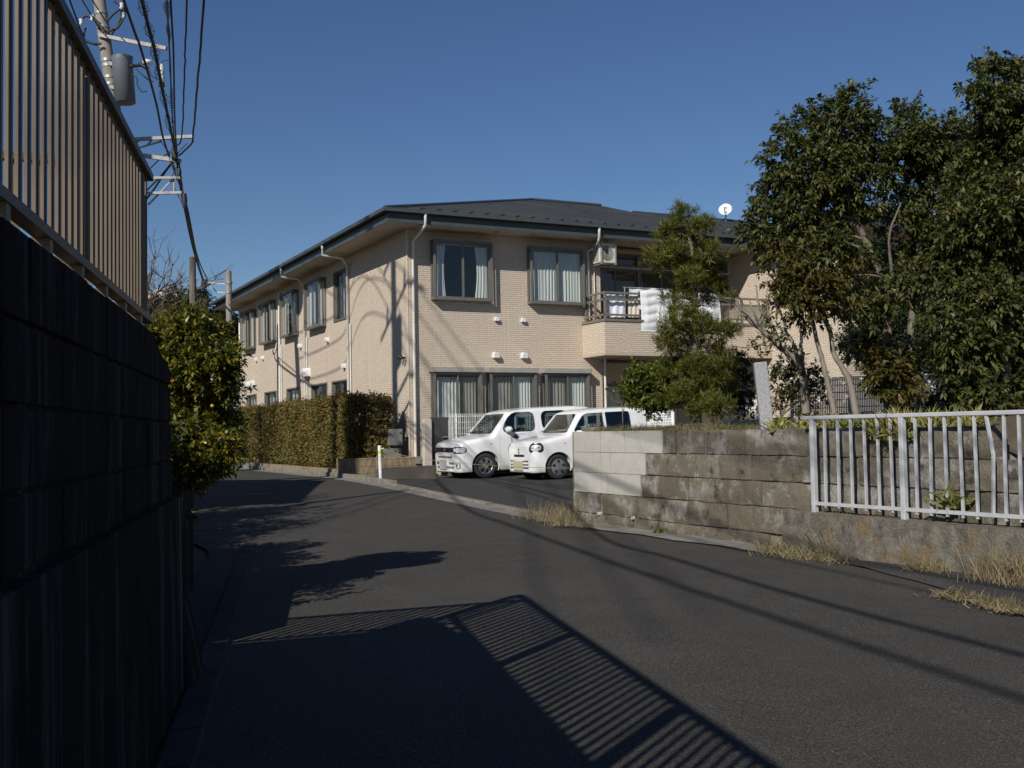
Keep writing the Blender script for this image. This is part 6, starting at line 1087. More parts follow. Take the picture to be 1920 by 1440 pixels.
def foliage(clumps, n, kind, up=0.5, shell=2.4, rnd=0.55, size=1.0, seed=1):
    rng = np.random.default_rng(seed); nl, ln, wd, tw, droop = KIND[kind]; ln, wd, tw = ln * size, wd * size, tw * size
    C = np.array([c[0] for c in clumps]); Rd = np.array([c[1] if hasattr(c[1], '__len__') else (c[1],) * 3 for c in clumps]); w = Rd.mean(1) ** 2; idx = rng.choice(len(C), n, p=w / w.sum())
    dr = unit(rng.normal(size=(n, 3))); rad = rng.random(n) ** (1 / shell) * (0.82 + 0.3 * rng.random(n)); P = C[idx] + dr * Rd[idx] * rad[:, None]
    ax = unit(dr * 0.9 + np.array([0, 0, up]) + rng.normal(size=(n, 3)) * rnd); Fm = frames(ax, rng.random(n) * 6.28); sc = 0.75 + 0.5 * rng.random(n)
    t = rng.random((n, nl)) ** 0.8; ang = np.arange(nl)[None] * 2.4 + rng.random((n, nl)) * 0.8; opn = (0.45 + 0.85 * rng.random((n, nl))) if kind != 'needle' else (0.25 + 1.0 * rng.random((n, nl)))
    ld = np.stack([np.cos(ang) * np.sin(opn), np.sin(ang) * np.sin(opn), np.cos(opn)], axis=2); lw = np.einsum('nij,nlj->nli', Fm, ld)
    B = P[:, None] + ax[:, None] * (t * tw * sc[:, None])[..., None]; k = n * nl; lw = lw.reshape(k, 3); L = (ln * np.repeat(sc, nl)) * (0.7 + 0.5 * rng.random(k)); Wd = wd * np.repeat(sc, nl) * (0.75 + 0.4 * rng.random(k))
    nr = unit(np.array([0, 0, 1.0]) + rng.normal(size=(k, 3)) * 0.45); Q = leaf_quads(B.reshape(k, 3), lw, nr, L, Wd, droop * (0.4 + 0.9 * rng.random(k)))
    return Q.reshape(-1, 3), np.arange(k * 4).reshape(k, 4)
def crown(parent, clumps, n, kind, mat, name='foliage', **kw):
    V, Fq = foliage(clumps, n, kind, **kw); return stuff(put(name, fast_mesh(name, V, Fq), M[mat], parent))
def cl(px, py, D, r, sq=0.9, dj=0.35):
    rr = r * 0.9 * D / FPX; return (at(px, py, D + random.uniform(-dj, dj)), (rr, rr, rr * sq))
def limb(mb, pts, r0, r1, n=7, wob=0.005):
    P = curve_pts(pts, 6); P = [p + Vector((random.uniform(-wob, wob), random.uniform(-wob, wob), 0)) for p in P]; mb.tube(P, list(np.linspace(r0, r1, len(P))), n)
def woody(parent, trunk, clumps, r0, r1, mat='bark', limbs=0.55, name='trunk'):
    mb = MB(); limb(mb, trunk, r0, r1); put(name, mb, M[mat], parent); T = curve_pts(trunk, 6); mb = MB()
    for c, r in clumps:
        c = Vector(c); k = min(range(len(T)), key=lambda i: (T[i] - c).length + 0.6 * max(0, T[i].z - c.z)); a = T[k]; m = a.lerp(c, 0.5) + Vector((0, 0, 0.12 * (c - a).length)); limb(mb, [a, m, c], r1 * limbs + 0.008, 0.008, 5, 0.01)
    stuff(put('branches', stuff_mesh(mb), M[mat], parent))
def stuff_mesh(mb): return mb
def P3(l): return [Vector(at(*q)) for q in l]

# --- big evergreen trees on the bank
DT = 14.6
t1 = thing('evergreen_tree', at(1668, 780, DT), 'broad evergreen tree with arching leaves whose bare trunk rises behind the white fence', 'tree', 'evergreens on the bank')
c1 = [cl(*q) for q in [(1450, 385, DT, 42), (1432, 430, DT, 40), (1478, 300, DT, 48), (1505, 255, DT, 40), (1545, 235, DT, 42), (1600, 205, DT, 36), (1590, 250, DT, 52), (1640, 245, DT, 38), (1520, 330, DT, 62), (1580, 330, DT, 66), (1640, 315, DT, 56), (1470, 360, DT, 48), (1500, 410, DT, 52), (1555, 400, DT, 50), (1455, 470, DT, 42), (1610, 385, DT, 44), (1520, 455, DT, 44)]]
tr1 = P3([(1668, 782, DT), (1662, 690, DT), (1664, 600, DT), (1650, 520, DT), (1632, 470, DT), (1600, 400, DT), (1580, 320, DT)])
woody(t1, tr1, c1, 0.075, 0.03); mb = MB(); limb(mb, P3([(1663, 590, DT), (1672, 520, DT - 0.2), (1668, 440, DT - 0.3), (1690, 380, DT - 0.3)]), 0.032, 0.010); put('second_stem', mb, M['bark'], t1); crown(t1, c1, 1450, 'oak', 'lf_oak', seed=3, size=0.82)
D2 = 15.2
t2 = thing('evergreen_tree', at(1700, 780, D2), 'evergreen tree with a pointed twin top between the broad tree and the tall one', 'tree', 'evergreens on the bank')
c2 = [cl(*q) for q in [(1702, 225, D2, 34), (1712, 275, D2, 46), (1745, 270, D2, 36), (1690, 310, D2, 44), (1750, 320, D2, 48), (1790, 250, D2, 30), (1800, 290, D2, 40), (1730, 360, D2, 44), (1690, 410, D2, 38), (1780, 370, D2, 40), (1815, 330, D2, 44), (1740, 470, D2, 44), (1700, 500, D2, 42), (1830, 262, D2, 32), (1842, 310, D2, 42), (1770, 430, D2, 40)]]
woody(t2, P3([(1700, 782, D2), (1705, 650, D2), (1722, 480, D2), (1735, 400, D2), (1745, 300, D2)]), c2, 0.06, 0.025); mb = MB(); limb(mb, P3([(1756, 585, DT - 1), (1772, 548, DT - 1.1), (1800, 528, DT - 1.2), (1840, 515, DT - 1.3)]), 0.035, 0.012); put('pale_limb', mb, M['barkpale'], t2); crown(t2, c2, 1150, 'oak', 'lf_oak', seed=5, size=0.82)
D3 = 13.0
t3 = thing('evergreen_tree', at(1890, 850, D3), 'tallest dense evergreen tree overhanging the far end of the white fence', 'tree', 'evergreens on the bank')
c3 = [cl(*q) for q in [(1868, 140, D3, 34), (1855, 190, D3, 34), (1905, 165, D3, 40), (1880, 230, D3, 46), (1925, 230, D3, 50), (1850, 290, D3, 46), (1900, 310, D3, 58), (1830, 350, D3, 46), (1880, 390, D3, 60), (1925, 420, D3, 58), (1820, 420, D3, 50), (1860, 480, D3, 60), (1910, 520, D3, 64), (1810, 500, D3, 50), (1785, 560, D3, 42), (1840, 570, D3, 60), (1890, 620, D3, 64), (1782, 630, D3, 40), (1820, 650, D3, 60), (1870, 710, D3, 60), (1800, 700, D3, 40), (1920, 700, D3, 60), (1840, 750, D3, 46), (1900, 800, D3, 55), (1905, 870, D3, 34), (1745, 520, D3 + 0.8, 38)]]
woody(t3, P3([(1890, 880, D3), (1885, 700, D3), (1890, 500, D3), (1895, 300, D3), (1885, 180, D3)]), c3, 0.09, 0.03); crown(t3, c3, 3000, 'oak', 'lf_oak', seed=7, size=0.85)
for k, (X, Y, h, lab) in enumerate(((8.1, 13.6, 5.2, 'dense evergreen tree past the far end of the white fence'), (10.4, 15.5, 6.0, 'high evergreen tree in front of the right wing corner'))):
    b = W(X, Y, 0.9); tt = thing('evergreen_tree', b, lab, 'tree', 'evergreens on the bank'); cs = [(np.array([b[0] + random.gauss(0, 0.65), b[1] + random.gauss(0, 0.65), b[2] + h * random.uniform(0.18, 0.92)]), 0.42 + 0.12 * random.random()) for _ in range(24)]
    woody(tt, [Vector(b), Vector(b) + Vector((0.05, 0, h * 0.45)), Vector(b) + Vector((0, 0.05, h * 0.8))], cs, 0.09, 0.03); crown(tt, cs, 2200, 'oak', 'lf_oak', seed=50 + k, size=0.9)
# --- bronze-leaved slender tree on two stems, and the bare-limbed one beside it
D4 = 14.0
t4 = thing('bronze_leaved_tree', at(1580, 785, D4), 'slender two stemmed tree with bronze tinted leaves beside the granite post', 'tree')
c4 = [cl(*q) for q in [(1470, 530, D4, 26), (1490, 560, D4, 30), (1520, 510, D4, 34), (1500, 540, D4, 40), (1540, 560, D4, 40), (1560, 510, D4, 34), (1525, 590, D4, 34), (1585, 530, D4, 34), (1470, 490, D4, 26), (1600, 490, D4, 34), (1550, 470, D4, 34), (1625, 590, D4, 30), (1690, 585, D4, 34), (1700, 530, D4, 34), (1650, 560, D4, 26)]]
mb = MB(); limb(mb, P3([(1568, 790, D4), (1556, 735, D4), (1543, 680, D4), (1532, 640, D4), (1522, 590, D4), (1510, 540, D4)]), 0.042, 0.018); put('stem', mb, M['barkpale'], t4); mb = MB(); limb(mb, P3([(1608, 790, D4), (1594, 720, D4), (1580, 690, D4), (1562, 660, D4), (1556, 620, D4), (1540, 590, D4)]), 0.05, 0.02); put('stem', mb, M['barkpale'], t4)
woody(t4, P3([(1540, 600, D4), (1530, 560, D4), (1525, 500, D4)]), c4, 0.022, 0.014, name='leader'); crown(t4, c4[:9], 330, 'oak', 'lf_brown', seed=9, size=0.85); crown(t4, c4[9:], 230, 'oak', 'lf_oak', name='green_foliage', seed=10, size=0.85)
D5 = 15.1
t5 = thing('bare_branched_tree', at(1510, 770, D5), 'bare grey branched tree spreading towards the balcony above the granite post', 'tree')
mb = MB(); limb(mb, P3([(1512, 775, D5), (1505, 700, D5), (1490, 670, D5), (1462, 650, D5), (1430, 620, D5), (1405, 600, D5), (1385, 575, D5), (1380, 560, D5)]), 0.06, 0.015); put('trunk', mb, M['barkpale'], t5)
for pts, a, b in (([(1462, 650), (1448, 610), (1428, 585), (1420, 560), (1418, 535)], 0.03, 0.008), ([(1440, 630), (1415, 605), (1395, 592), (1382, 585)], 0.025, 0.008), ([(1500, 690), (1490, 650), (1475, 625), (1465, 590), (1450, 560)], 0.035, 0.01), ([(1505, 690), (1502, 640), (1506, 600), (1498, 560)], 0.03, 0.01), ([(1430, 620), (1410, 580), (1404, 560)], 0.02, 0.006), ([(1448, 610), (1440, 575), (1446, 545)], 0.015, 0.005), ([(1428, 585), (1436, 560), (1440, 530)], 0.012, 0.004), ([(1415, 605), (1398, 585), (1372, 580)], 0.012, 0.004), ([(1475, 625), (1440, 640), (1405, 652), (1370, 648)], 0.012, 0.005), ([(1405, 600), (1392, 570), (1378, 545)], 0.015, 0.005)):
    mb = MB(); limb(mb, P3([(x, y, D5 + random.uniform(-0.2, 0.2)) for x, y in pts]), a, b, 6, 0.008); put('branch', mb, M['barkpale'], t5)
crown(t5, [cl(*q) for q in [(1465, 660, D5, 22), (1430, 665, D5, 14), (1450, 640, D5, 12), (1490, 700, D5, 18)]], 40, 'fine', 'lf_oak', name='leaf_sprays', seed=21)
# --- dark undergrowth on the bank
for (q, kind, mat, n, lab, sd) in (([(1465, 720, 15.5, 30), (1480, 760, 15.3, 30), (1520, 745, 15.6, 26), (1505, 700, 15.6, 22)], 'fine', 'lf_oak', 110, 'loose green shrub in front of the mesh fence next to the granite post', 31), ([(1680, 730, 14.4, 30), (1650, 700, 14.6, 28), (1700, 690, 14.6, 30), (1640, 660, 15, 30), (1690, 770, 14.2, 22)], 'oak', 'lf_brown', 170, 'rusty tinted sapling leaves above the white fence post', 33), ([(1340, 700, 16.5, 34), (1385, 720, 17, 30), (1380, 680, 17, 26), (1400, 755, 16.4, 24), (1365, 755, 16.2, 28)], 'round', 'lf_far', 330, 'dark low shrub between needle leaved tree and granite post', 35), ([(1620, 560, 21, 50), (1650, 630, 21, 50), (1690, 690, 20, 40), (1700, 610, 21, 50), (1740, 680, 20, 50), (1640, 490, 21, 40), (1610, 650, 20.5, 36)], 'fine', 'lf_far', 2600, 'dark shrub filling the shade behind the tree trunks', 37), ([(1800, 780, 15.5, 60), (1860, 830, 14.5, 60), (1740, 770, 16, 40), (1900, 780, 15.5, 70)], 'fine', 'lf_far', 700, 'shaded undergrowth below the tallest evergreen', 39)):
    u = thing('shrub', at(q[0][0], q[0][1] + 40, q[0][2]), lab, 'shrub'); cs = [cl(*k) for k in q]; crown(u, cs, n, kind, mat, seed=sd); base_ = Vector(at(q[0][0], q[0][1] + 60, q[0][2])); mb = MB()
    for c, r in cs: limb(mb, [base_, base_.lerp(Vector(c), 0.5) + Vector((0.05, 0.05, 0.05)), Vector(c)], 0.018, 0.006, 5)
    put('stems', mb, M['bark'], u)
# --- needle-leaved tree in front of the balcony
D6 = 15.3
t6 = thing('yew_plum_tree', at(1302, 788, D6), 'narrow needle leaved evergreen in tiered pads growing in front of the balcony', 'tree')
c6 = [cl(x, y, D6, r * 0.94, 0.70, 0.3) for x, y, r in [(1282, 405, 22), (1321, 426, 20), (1263, 427, 18), (1303, 432, 20), (1250, 448, 22), (1288, 450, 24), (1229, 486, 22), (1262, 474, 24), (1300, 480, 28), (1330, 476, 20), (1354, 482, 11), (1244, 504, 22), (1280, 497, 24), (1327, 510, 24), (1294, 527, 30), (1274, 540, 18), (1345, 549, 20), (1339, 535, 20), (1259, 563, 18), (1288, 558, 18), (1366, 566, 12), (1321, 573, 20), (1274, 590, 22), (1303, 600, 22), (1263, 611, 24), (1324, 616, 28), (1357, 628, 22), (1294, 632, 24), (1254, 635, 22), (1369, 622, 16), (1274, 658, 28), (1324, 660, 30), (1360, 667, 22), (1248, 655, 18), (1295, 692, 38), (1339, 698, 34), (1265, 700, 32), (1315, 728, 36), (1357, 724, 28), (1280, 745, 34), (1324, 766, 32), (1256, 760, 24), (1355, 762, 24)]]
woody(t6, P3([(1303, 792, D6), (1300, 700, D6), (1303, 600, D6), (1300, 500, D6), (1292, 430, D6)]), c6, 0.075, 0.02); crown(t6, c6, 2300, 'needle', 'lf_podo', seed=13, up=0.9, rnd=0.5, size=0.82)
D7 = 16.0
t7 = thing('round_shrub', at(1212, 790, D7), 'rounded yellow green shrub left of the needle leaved tree', 'shrub')
c7 = [cl(x, y, D7, r) for x, y, r in [(1217, 712, 34), (1200, 726, 30), (1232, 730, 34), (1208, 742, 30), (1185, 728, 17), (1240, 700, 22), (1195, 705, 18), (1222, 755, 26), (1250, 745, 26)]]
woody(t7, P3([(1215, 790, D7), (1212, 750, D7), (1215, 715, D7)]), c7, 0.03, 0.012); crown(t7, c7, 1300, 'round', 'lf_bush', seed=15)
ts = thing('bare_sapling', at(1168, 800, 16.3), 'thin nearly leafless sapling rising from the grass on the wall end', 'sapling'); mb = MB()
for pts in ([(1168, 800), (1167, 770), (1160, 745), (1150, 735)], [(1167, 775), (1175, 750), (1180, 738)], [(1167, 765), (1166, 742), (1172, 725)], [(1163, 755), (1152, 752), (1140, 742)]): limb(mb, P3([(x, y, 16.3) for x, y in pts]), 0.008, 0.003, 5, 0.003)
put('stems', mb, M['twig'], ts); crown(ts, [cl(1160, 742, 16.3, 22), cl(1175, 748, 16.3, 14)], 14, 'round', 'lf_brown', seed=44)
# --- clipped hedge along the side wall
hd = thing('clipped_hedge', (-1.2, 6.0, 0.5), 'long clipped hedge with green and rusty leaves along the side wall', 'hedge')
rng = np.random.default_rng(5); n = 9000; A_ = [(-1.72, 0.0), (-0.62, 14.0)]
def hedge_pts(n, face):
    a = rng.random(n); b = rng.random(n); d = np.abs(rng.normal(size=n)) * 0.13; lump = lambda p, q: 0.05 * np.sin(p * 2.1 + 1) + 0.04 * np.sin(q * 3.3 + p * 1.7) + 0.03 * np.sin(p * 7.3 + q * 2)
    if face == 'front': v = a ** 1.15 * 14; z = 0.62 + b * 1.70; return np.stack([-1.75 + lump(v, z) + d, v, z + 0.05 * np.sin(v * 1.3)], 1), np.array([-1, 0, 0.15])
    if face == 'top': v = a ** 1.15 * 14; u = -1.72 + b * 1.05; return np.stack([u, v, 2.30 + lump(v, u) - d + 0.05 * np.sin(v * 1.3)], 1), np.array([0, 0, 1.0])
    u = -1.75 + a * 1.25; z = 0.62 + b * 1.70; return np.stack([u, 0.0 + lump(u * 2, z) + d, z], 1), np.array([-0.2, -1, 0.15])
for k, (face, m, w) in enumerate((('front', 6200, 1), ('top', 2400, 1), ('end', 2200, 1))):
    P, nd = hedge_pts(m, face); keep = np.ones(m, bool)
    if face == 'end': keep = ~((P[:, 0] > -1.62) & (P[:, 0] < -1.15) & (P[:, 2] > 1.55) & (P[:, 2] < 2.0) & (rng.random(m) < 0.8))
    P = P[keep]; m = len(P); nl, ln, wd, tw, droop = KIND['hedge']; ax = unit(nd + rng.normal(size=(m, 3)) * 0.5); dirs = unit(ax[:, None] * 0.8 + rng.normal(size=(m, nl, 3)) * 0.8).reshape(-1, 3); B = (P[:, None] + rng.normal(size=(m, nl, 3)) * 0.06).reshape(-1, 3); kk = len(B)
    Q = leaf_quads(B, dirs, unit(nd + rng.normal(size=(kk, 3)) * 0.6), ln * (0.6 + 0.6 * rng.random(kk)), wd * (0.7 + 0.5 * rng.random(kk)), 0.15 * np.ones(kk)); stuff(put(('front_foliage', 'top_foliage', 'end_foliage')[k], fast_mesh('hedge_leaves', Q.reshape(-1, 3), np.arange(kk * 4).reshape(kk, 4)), M['lf_hedge'], hd))
for k in range(24): mb = MB(); v = 0.3 + k * 0.58; limb(mb, [(-1.25, v, 0.48), (-1.22, v + 0.05, 1.2), (-1.2, v, 2.1)], 0.025, 0.01, 6, 0.03); put('stem', mb, M['bark'], hd)
# --- glossy bush spilling over the road at the wall's end
D8 = 9.2
t8 = thing('glossy_bush', at(350, 1000, D8), 'glossy leaved bush with a few orange fruits bulging past the dark wall end', 'bush')
c8 = [cl(x, y, D8, r, 0.95, 0.25) for x, y, r in [(310, 640, 46), (350, 625, 40), (392, 632, 38), (330, 690, 52), (385, 690, 46), (420, 680, 26), (345, 750, 56), (400, 750, 44), (425, 730, 24), (340, 810, 56), (395, 815, 46), (422, 800, 26), (345, 850, 46), (395, 858, 40), (418, 845, 26), (372, 885, 34), (280, 660, 40), (270, 720, 60), (260, 800, 60), (250, 640, 44)]]
woody(t8, P3([(330, 1000, D8), (335, 900, D8), (345, 780, D8), (350, 680, D8)]), c8, 0.05, 0.02); crown(t8, c8, 4800, 'citrus', 'lf_citrus', seed=17, up=0.6, size=0.66)
for (x, y) in ((324, 714), (398, 761)): mb = MB(); mb.lathe([(0.0, -0.015)] + [(0.016 * math.sin(a), -0.015 * math.cos(a)) for a in np.linspace(0.3, 2.8, 7)] + [(0.0, 0.015)], at(x, y, D8 - 0.32), n=12); put('fruit', mb, M['fruit'], t8)
# --- the row of shrubs behind the wall and bush; they shade the left half of the road, the later ones added for that
for k, (X, Y, h, r, lab) in enumerate([(-4.4, 11.3, 2.1, 0.75, 'shrub with a narrow round top growing behind the glossy bush'), (-4.1, 9.9, 2.0, 0.7, 'low shrub growing between block wall and glossy bush'), (-5.4, 13.3, 2.9, 0.9, 'taller shrub at the left road edge beyond the glossy bush'), (-5.9, 15.6, 2.6, 1.0, 'wide shrub at the left road edge beside the neighbour house'), (-5.0, 12.4, 1.3, 0.9, 'low ground shrub under the roadside shrubs'), (-4.7, 7.7, 2.4, 1.05, 'dense shrub added for shade behind the return of the block wall'), (-3.6, 7.9, 2.4, 0.95, 'rounded shrub added for shade behind the end of the block wall'), (-5.7, 9.6, 2.5, 1.1, 'broad shrub added for shade behind the bronze fence'), (-6.3, 11.9, 2.8, 1.1, 'high shrub added for shade beside the sparse small tree'), (-7.0, 14.3, 2.7, 1.1, 'round shrub added for shade near the foot of the tall left pole')]):
    b = W(X, Y); s_ = thing('roadside_shrub', b, lab, 'shrub'); cs = [(np.array([b[0] + random.uniform(-0.3, 0.3) * r, b[1] + random.uniform(-0.3, 0.3) * r, h * f]), (r * g, r * g, h * 0.26)) for f, g in ((0.28, 0.9), (0.5, 1.0), (0.75, 0.75))]
    crown(s_, cs, 1000, 'fine', 'lf_oak', seed=60 + k, size=1.1); mb = MB(); limb(mb, [(b[0], b[1], 0), (b[0] + 0.05, b[1], h * 0.4), (b[0], b[1] + 0.05, h * 0.8)], 0.05, 0.015); put('stem', mb, M['bark'], s_)
b = W(-6.6, 13.6); sp = thing('sparse_tree', b, 'sparse small tree seen between the slats of the bronze fence', 'tree'); cs = [(np.array([b[0] + random.uniform(-1.0, 1.0), b[1] + random.uniform(-1.0, 1.0), 3.6 + random.uniform(-0.8, 1.3)]), 0.5) for _ in range(12)]; woody(sp, [Vector((b[0], b[1], 0)), Vector((b[0] + 0.1, b[1], 2)), Vector((b[0], b[1], 3.6))], cs, 0.09, 0.035); crown(sp, cs, 130, 'fine', 'lf_oak', seed=71)
# --- bare winter tree and dark evergreens in the distance
def bare_tree(parent, base, h, seed, spread=0.55, levels=5):
    rnd = random.Random(seed); mb = MB(); tw = MB()
    def grow(p, d, l, r, lev):
        q = p + d * l; mid = p + d * (l * 0.5) + Vector((rnd.uniform(-1, 1), rnd.uniform(-1, 1), rnd.uniform(-0.5, 0.5))) * l * 0.08
        (mb if lev < 2 else tw).tube([p, mid, q], [r, r * 0.85, r * 0.66], 6 if lev < 3 else 3, cap=False)
        if lev >= levels: return
        for k in range(rnd.choice((2, 3, 3)) if lev else 5):
            dd = (d + Vector((rnd.gauss(0, spread), rnd.gauss(0, spread), rnd.gauss(0.12, spread * 0.7)))).normalized(); grow(p.lerp(q, rnd.uniform(0.45, 1.0)), dd, l * rnd.uniform(0.55, 0.85), r * 0.6, lev + 1)
    grow(Vector(base), Vector((0, 0, 1)), h * 0.26, h * 0.013, 0); put('trunk', mb, M['twig'], parent); stuff(put('twigs', tw, M['twig'], parent, fix=False))
Db = 30
for k, (px, lab, h) in enumerate(((205, 'bare twiggy winter tree rising above the glossy bush', 11.0), (322, 'smaller bare winter tree left of the short pale pole', 3.6))):
    b = at(px, 840, Db - 12 * k); b[2] = 0.2; bt = thing('bare_tree', b, lab, 'tree', 'bare trees beyond the bush'); bare_tree(bt, b, h, 14 + k, 0.55, 6)
b = at(361, 840, 17.2); b[2] = 0.2; st = thing('pruned_trunk', b, 'thick pruned tree trunk standing among the bare twigs', 'tree'); mb = MB(); limb(mb, [Vector(b), Vector(b) + Vector((0.03, 0, 2)), Vector(at(361, 482, 17.2))], 0.085, 0.05, 10); put('trunk', mb, M['bark'], st)
for k, (q, n, lab) in enumerate((([(300, 600, 48, 40), (340, 580, 48, 38), (330, 620, 48, 50), (285, 640, 48, 50)], 700, 'dark evergreen mass beyond the bare trees'), ([(382, 610, 50, 34), (370, 640, 50, 40), (376, 575, 50, 20)], 500, 'dark narrow evergreen left of the short pale pole'), ([(420, 620, 52, 30), (412, 660, 52, 34), (430, 700, 52, 40), (440, 640, 52, 26), (425, 590, 52, 14)], 600, 'dark evergreen seen between the pole and the building end'))):
    cs = [cl(*c) for c in q]; b = at(q[0][0], 835, q[0][2]); b[2] = 0.2; ft = thing('distant_evergreen', b, lab, 'tree', 'evergreens in the distance'); crown(ft, cs, n, 'fine', 'lf_far', seed=80 + k, size=2.6); mb = MB(); limb(mb, [Vector(b), Vector(b).lerp(Vector(cs[0][0]), 0.5), Vector(cs[0][0])], 0.18, 0.06, 8); put('trunk', mb, M['bark'], ft)
b = at(328, 560, 58); fh = thing('distant_house', (b[0], b[1], 0.2), 'far white roofed house glimpsed through the bare trees', 'house'); mb = MB(); mb.box((b[0] - 2.5, b[1], 0.2), (b[0] + 1.0, b[1] + 5, b[2] - 0.2)); put('wall', mb, M['pier'], fh); mb = MB(); mb.prism([(b[0] - 2.9, b[1] - 0.4, b[2] - 0.2), (b[0] + 1.4, b[1] - 0.4, b[2] - 0.2), (b[0] - 0.7, b[1] - 0.4, b[2] + 0.5)], (0, 6, 0)); put('roof', mb, M['white'], fh)
# far tree lines that close the horizon on every side of the place
rng2 = np.random.default_rng(3)
def treeline(name, a, b, n, h, lab, seed):
    cs = []
    for i in range(n): t = (i + rng2.random()) / n; p = a + (b - a) * t; hh = h * (0.6 + 0.5 * rng2.random()); cs.append((np.array([p[0] + rng2.normal(), p[1] + rng2.normal(), hh * 0.55]), (hh * 0.38, hh * 0.38, hh * 0.55)))
    V, Fq = foliage(cs, n * 130, 'fine', seed=seed, size=6.0); o = stuff(put(name, fast_mesh(name, V, Fq), M['lf_far'])); o['label'] = lab; o['category'] = 'trees'; return o
treeline('far_wood', np.array([-95.0, 60, 0]), np.array([40.0, 120, 0]), 26, 10, 'far line of dark trees closing the view up the road', 91)
treeline('far_wood', np.array([30.0, 60, 0]), np.array([70.0, -30, 0]), 16, 10, 'far line of dark trees behind the right wing', 92)

# ------------------------------------------------------------------ grasses and weeds
def blades(n, centre, spread, h, mat, label, name, seed=1, lean=0.5, w=0.0028, zf=None, cat='grass'):
    rng = np.random.default_rng(seed); c = np.array([centre(rng) for _ in range(n)]); d = unit(np.stack([rng.normal(size=n) * lean, rng.normal(size=n) * lean, np.ones(n)], 1)); hh = h * (0.4 + 0.8 * rng.random(n)); s = unit(np.cross(d, rng.normal(size=(n, 3)))) * (w * (0.6 + 0.8 * rng.random(n)))[:, None]
    mid = c + d * (hh * 0.55)[:, None]; bend = unit(d * 0.6 + rng.normal(size=(n, 3)) * 0.5 + np.array([0, 0, -0.15])); tip = mid + bend * (hh * 0.5)[:, None]
    V = np.stack([c - s, c + s, mid + s * 0.8, mid - s * 0.8, tip, tip], 1); idx = np.arange(n)[:, None] * 6; Fq = np.concatenate([idx + np.array([[0, 1, 2, 3]]), idx + np.array([[3, 2, 4, 5]])], 0); V[:, 5] += s * 0.15
    o = stuff(put(name, fast_mesh(name, V.reshape(-1, 3), Fq), M[mat])); o['label'] = label; o['category'] = cat; return o
def band_c(v0, v1, u0, u1, z, clump=None):
    K = [(random.uniform(v0, v1), random.uniform(u0, u1)) for _ in range(clump)] if clump else None
    def f(rng):
        if K: v, u = K[rng.integers(len(K))]; v += rng.normal() * 0.06; u += rng.normal() * 0.05
        else: v, u = rng.uniform(v0, v1), rng.uniform(u0, u1)
        return (u, v, z(u, v) if callable(z) else z)
    return f
def spot_c(pts, s, z): 
    def f(rng): p = pts[rng.integers(len(pts))]; x, y = p[0] + rng.normal() * s, p[1] + rng.normal() * s; return (x, y, z)
    return f
blades(2600, band_c(-16.0, -12.2, -1.93, -1.2, 1.36), 0, 0.13, 'grass', 'green and straw grass along the top of the stone wall', 'wall_top_grass', 1)
blades(1500, band_c(-15.6, -12.3, -1.92, -1.75, 1.36, 30), 0, 0.14, 'drygrass', 'dry straw tufts edging the top of the stone wall', 'wall_top_straw', 2)
blades(1500, band_c(-19.3, -16.4, -1.95, -1.1, 1.36, 26), 0, 0.24, 'sasa', 'striped yellow green bamboo grass behind the granite post', 'bamboo_grass', 3, 0.7, 0.012)
blades(420, band_c(-18.7, -18.2, -2.02, -1.9, 1.25, 5), 0, 0.34, 'sasa', 'bamboo grass clump hanging over the stone wall behind the white bars', 'hanging_bamboo_grass', 4, 1.0, 0.011)
blades(90, spot_c([(-2.08, -19.3), (-2.07, -19.36)], 0.03, 0.62), 0, 0.30, 'sasa', 'yellow bamboo grass tuft between the white bars', 'yellow_tuft', 6, 0.9, 0.013)
gz = lambda u, v: road_z(v) + 0.02
blades(520, spot_c([tuple(on_z(x, y, 0.05)[:2]) for x, y in ((1060, 972), (1045, 975), (1062, 980), (1030, 975), (1010, 972), (1068, 985), (1050, 985))], 0.14, 0.05), 0, 0.36, 'drygrass', 'dry grass clump at the corner of the pale block wall', 'dry_corner_grass', 7, 0.4)
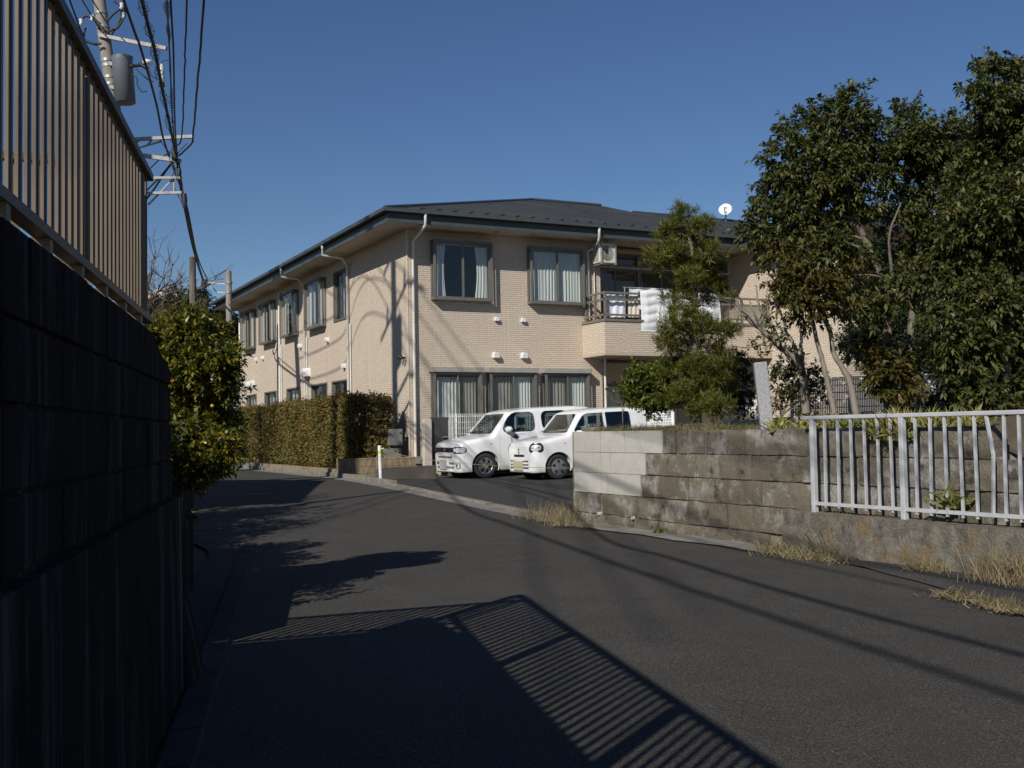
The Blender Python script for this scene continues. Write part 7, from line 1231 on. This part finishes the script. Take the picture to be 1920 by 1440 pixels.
blades(1500, spot_c([tuple(on_z(x, y, 0.03)[:2]) for x, y in ((990, 966), (960, 956), (930, 948), (905, 942), (1000, 972), (1020, 980), (975, 962), (1090, 990), (1100, 992))], 0.07, 0.06), 0, 0.07, 'drygrass', 'short dry grass rooted in the kerb joint by the lot', 'kerb_grass', 8, 0.9)
blades(1900, spot_c([tuple(on_z(x, y, 0.0)[:2] + np.array([-0.13, -0.05])) for x, y in ((1480, 1038), (1510, 1043), (1545, 1047), (1580, 1050), (1600, 1046), (1620, 1050), (1560, 1040), (1530, 1040), (1465, 1036), (1600, 1052))], 0.13, 0.01), 0, 0.24, 'drygrass', 'straw coloured dry grass heap at the foot of the fence footing', 'dry_verge_grass', 9, 0.8)
blades(260, spot_c([tuple(on_z(x, y, 0.0)[:2] + np.array([-0.12, -0.05])) for x, y in ((1590, 1045), (1605, 1048), (1575, 1046))], 0.12, 0.02), 0, 0.62, 'drygrass', 'tall bent dry stalks in front of the white fence', 'dry_stalks', 10, 0.35, 0.004)
blades(560, spot_c([tuple(np.array([-2.42, on_x(x, y, -2.42)[0]])) for x, y in ((1880, 1060), (1905, 1055), (1920, 1065), (1860, 1058), (1935, 1060))], 0.12, 0.06), 0, 0.38, 'drygrass', 'tall dry grass clump below the bent bar of the fence', 'dry_clump', 11, 0.4)
blades(500, spot_c([tuple(np.array([-2.42, on_x(x, y, -2.42)[0]])) for x, y in ((1740, 1052), (1750, 1050), (1725, 1050))], 0.06, 0.06), 0, 0.14, 'drygrass', 'small dry grass tuft on the dark verge', 'dry_tuft', 12, 0.9)
blades(1500, spot_c([tuple(on_z(x, y, 0.03)[:2]) for x, y in ((1780, 1118), (1820, 1125), (1860, 1135), (1890, 1142), (1915, 1148), (1900, 1140), (1870, 1138))], 0.07, 0.03), 0, 0.10, 'drygrass', 'flattened dry grass along the lip of the verge', 'lip_grass', 13, 1.2)
blades(420, spot_c([tuple(on_z(x, y, 0.02)[:2]) for x, y in ((1430, 1012), (1495, 1040), (1255, 998), (1240, 1000))], 0.05, 0.03), 0, 0.09, 'grass', 'small green weeds at the foot of the stone wall', 'weeds', 14, 0.8, 0.010)
blades(700, band_c(-0.1, 12.0, -1.79, -1.6, 0.50), 0, 0.10, 'grass', 'short grass under the clipped hedge', 'hedge_foot_grass', 15)
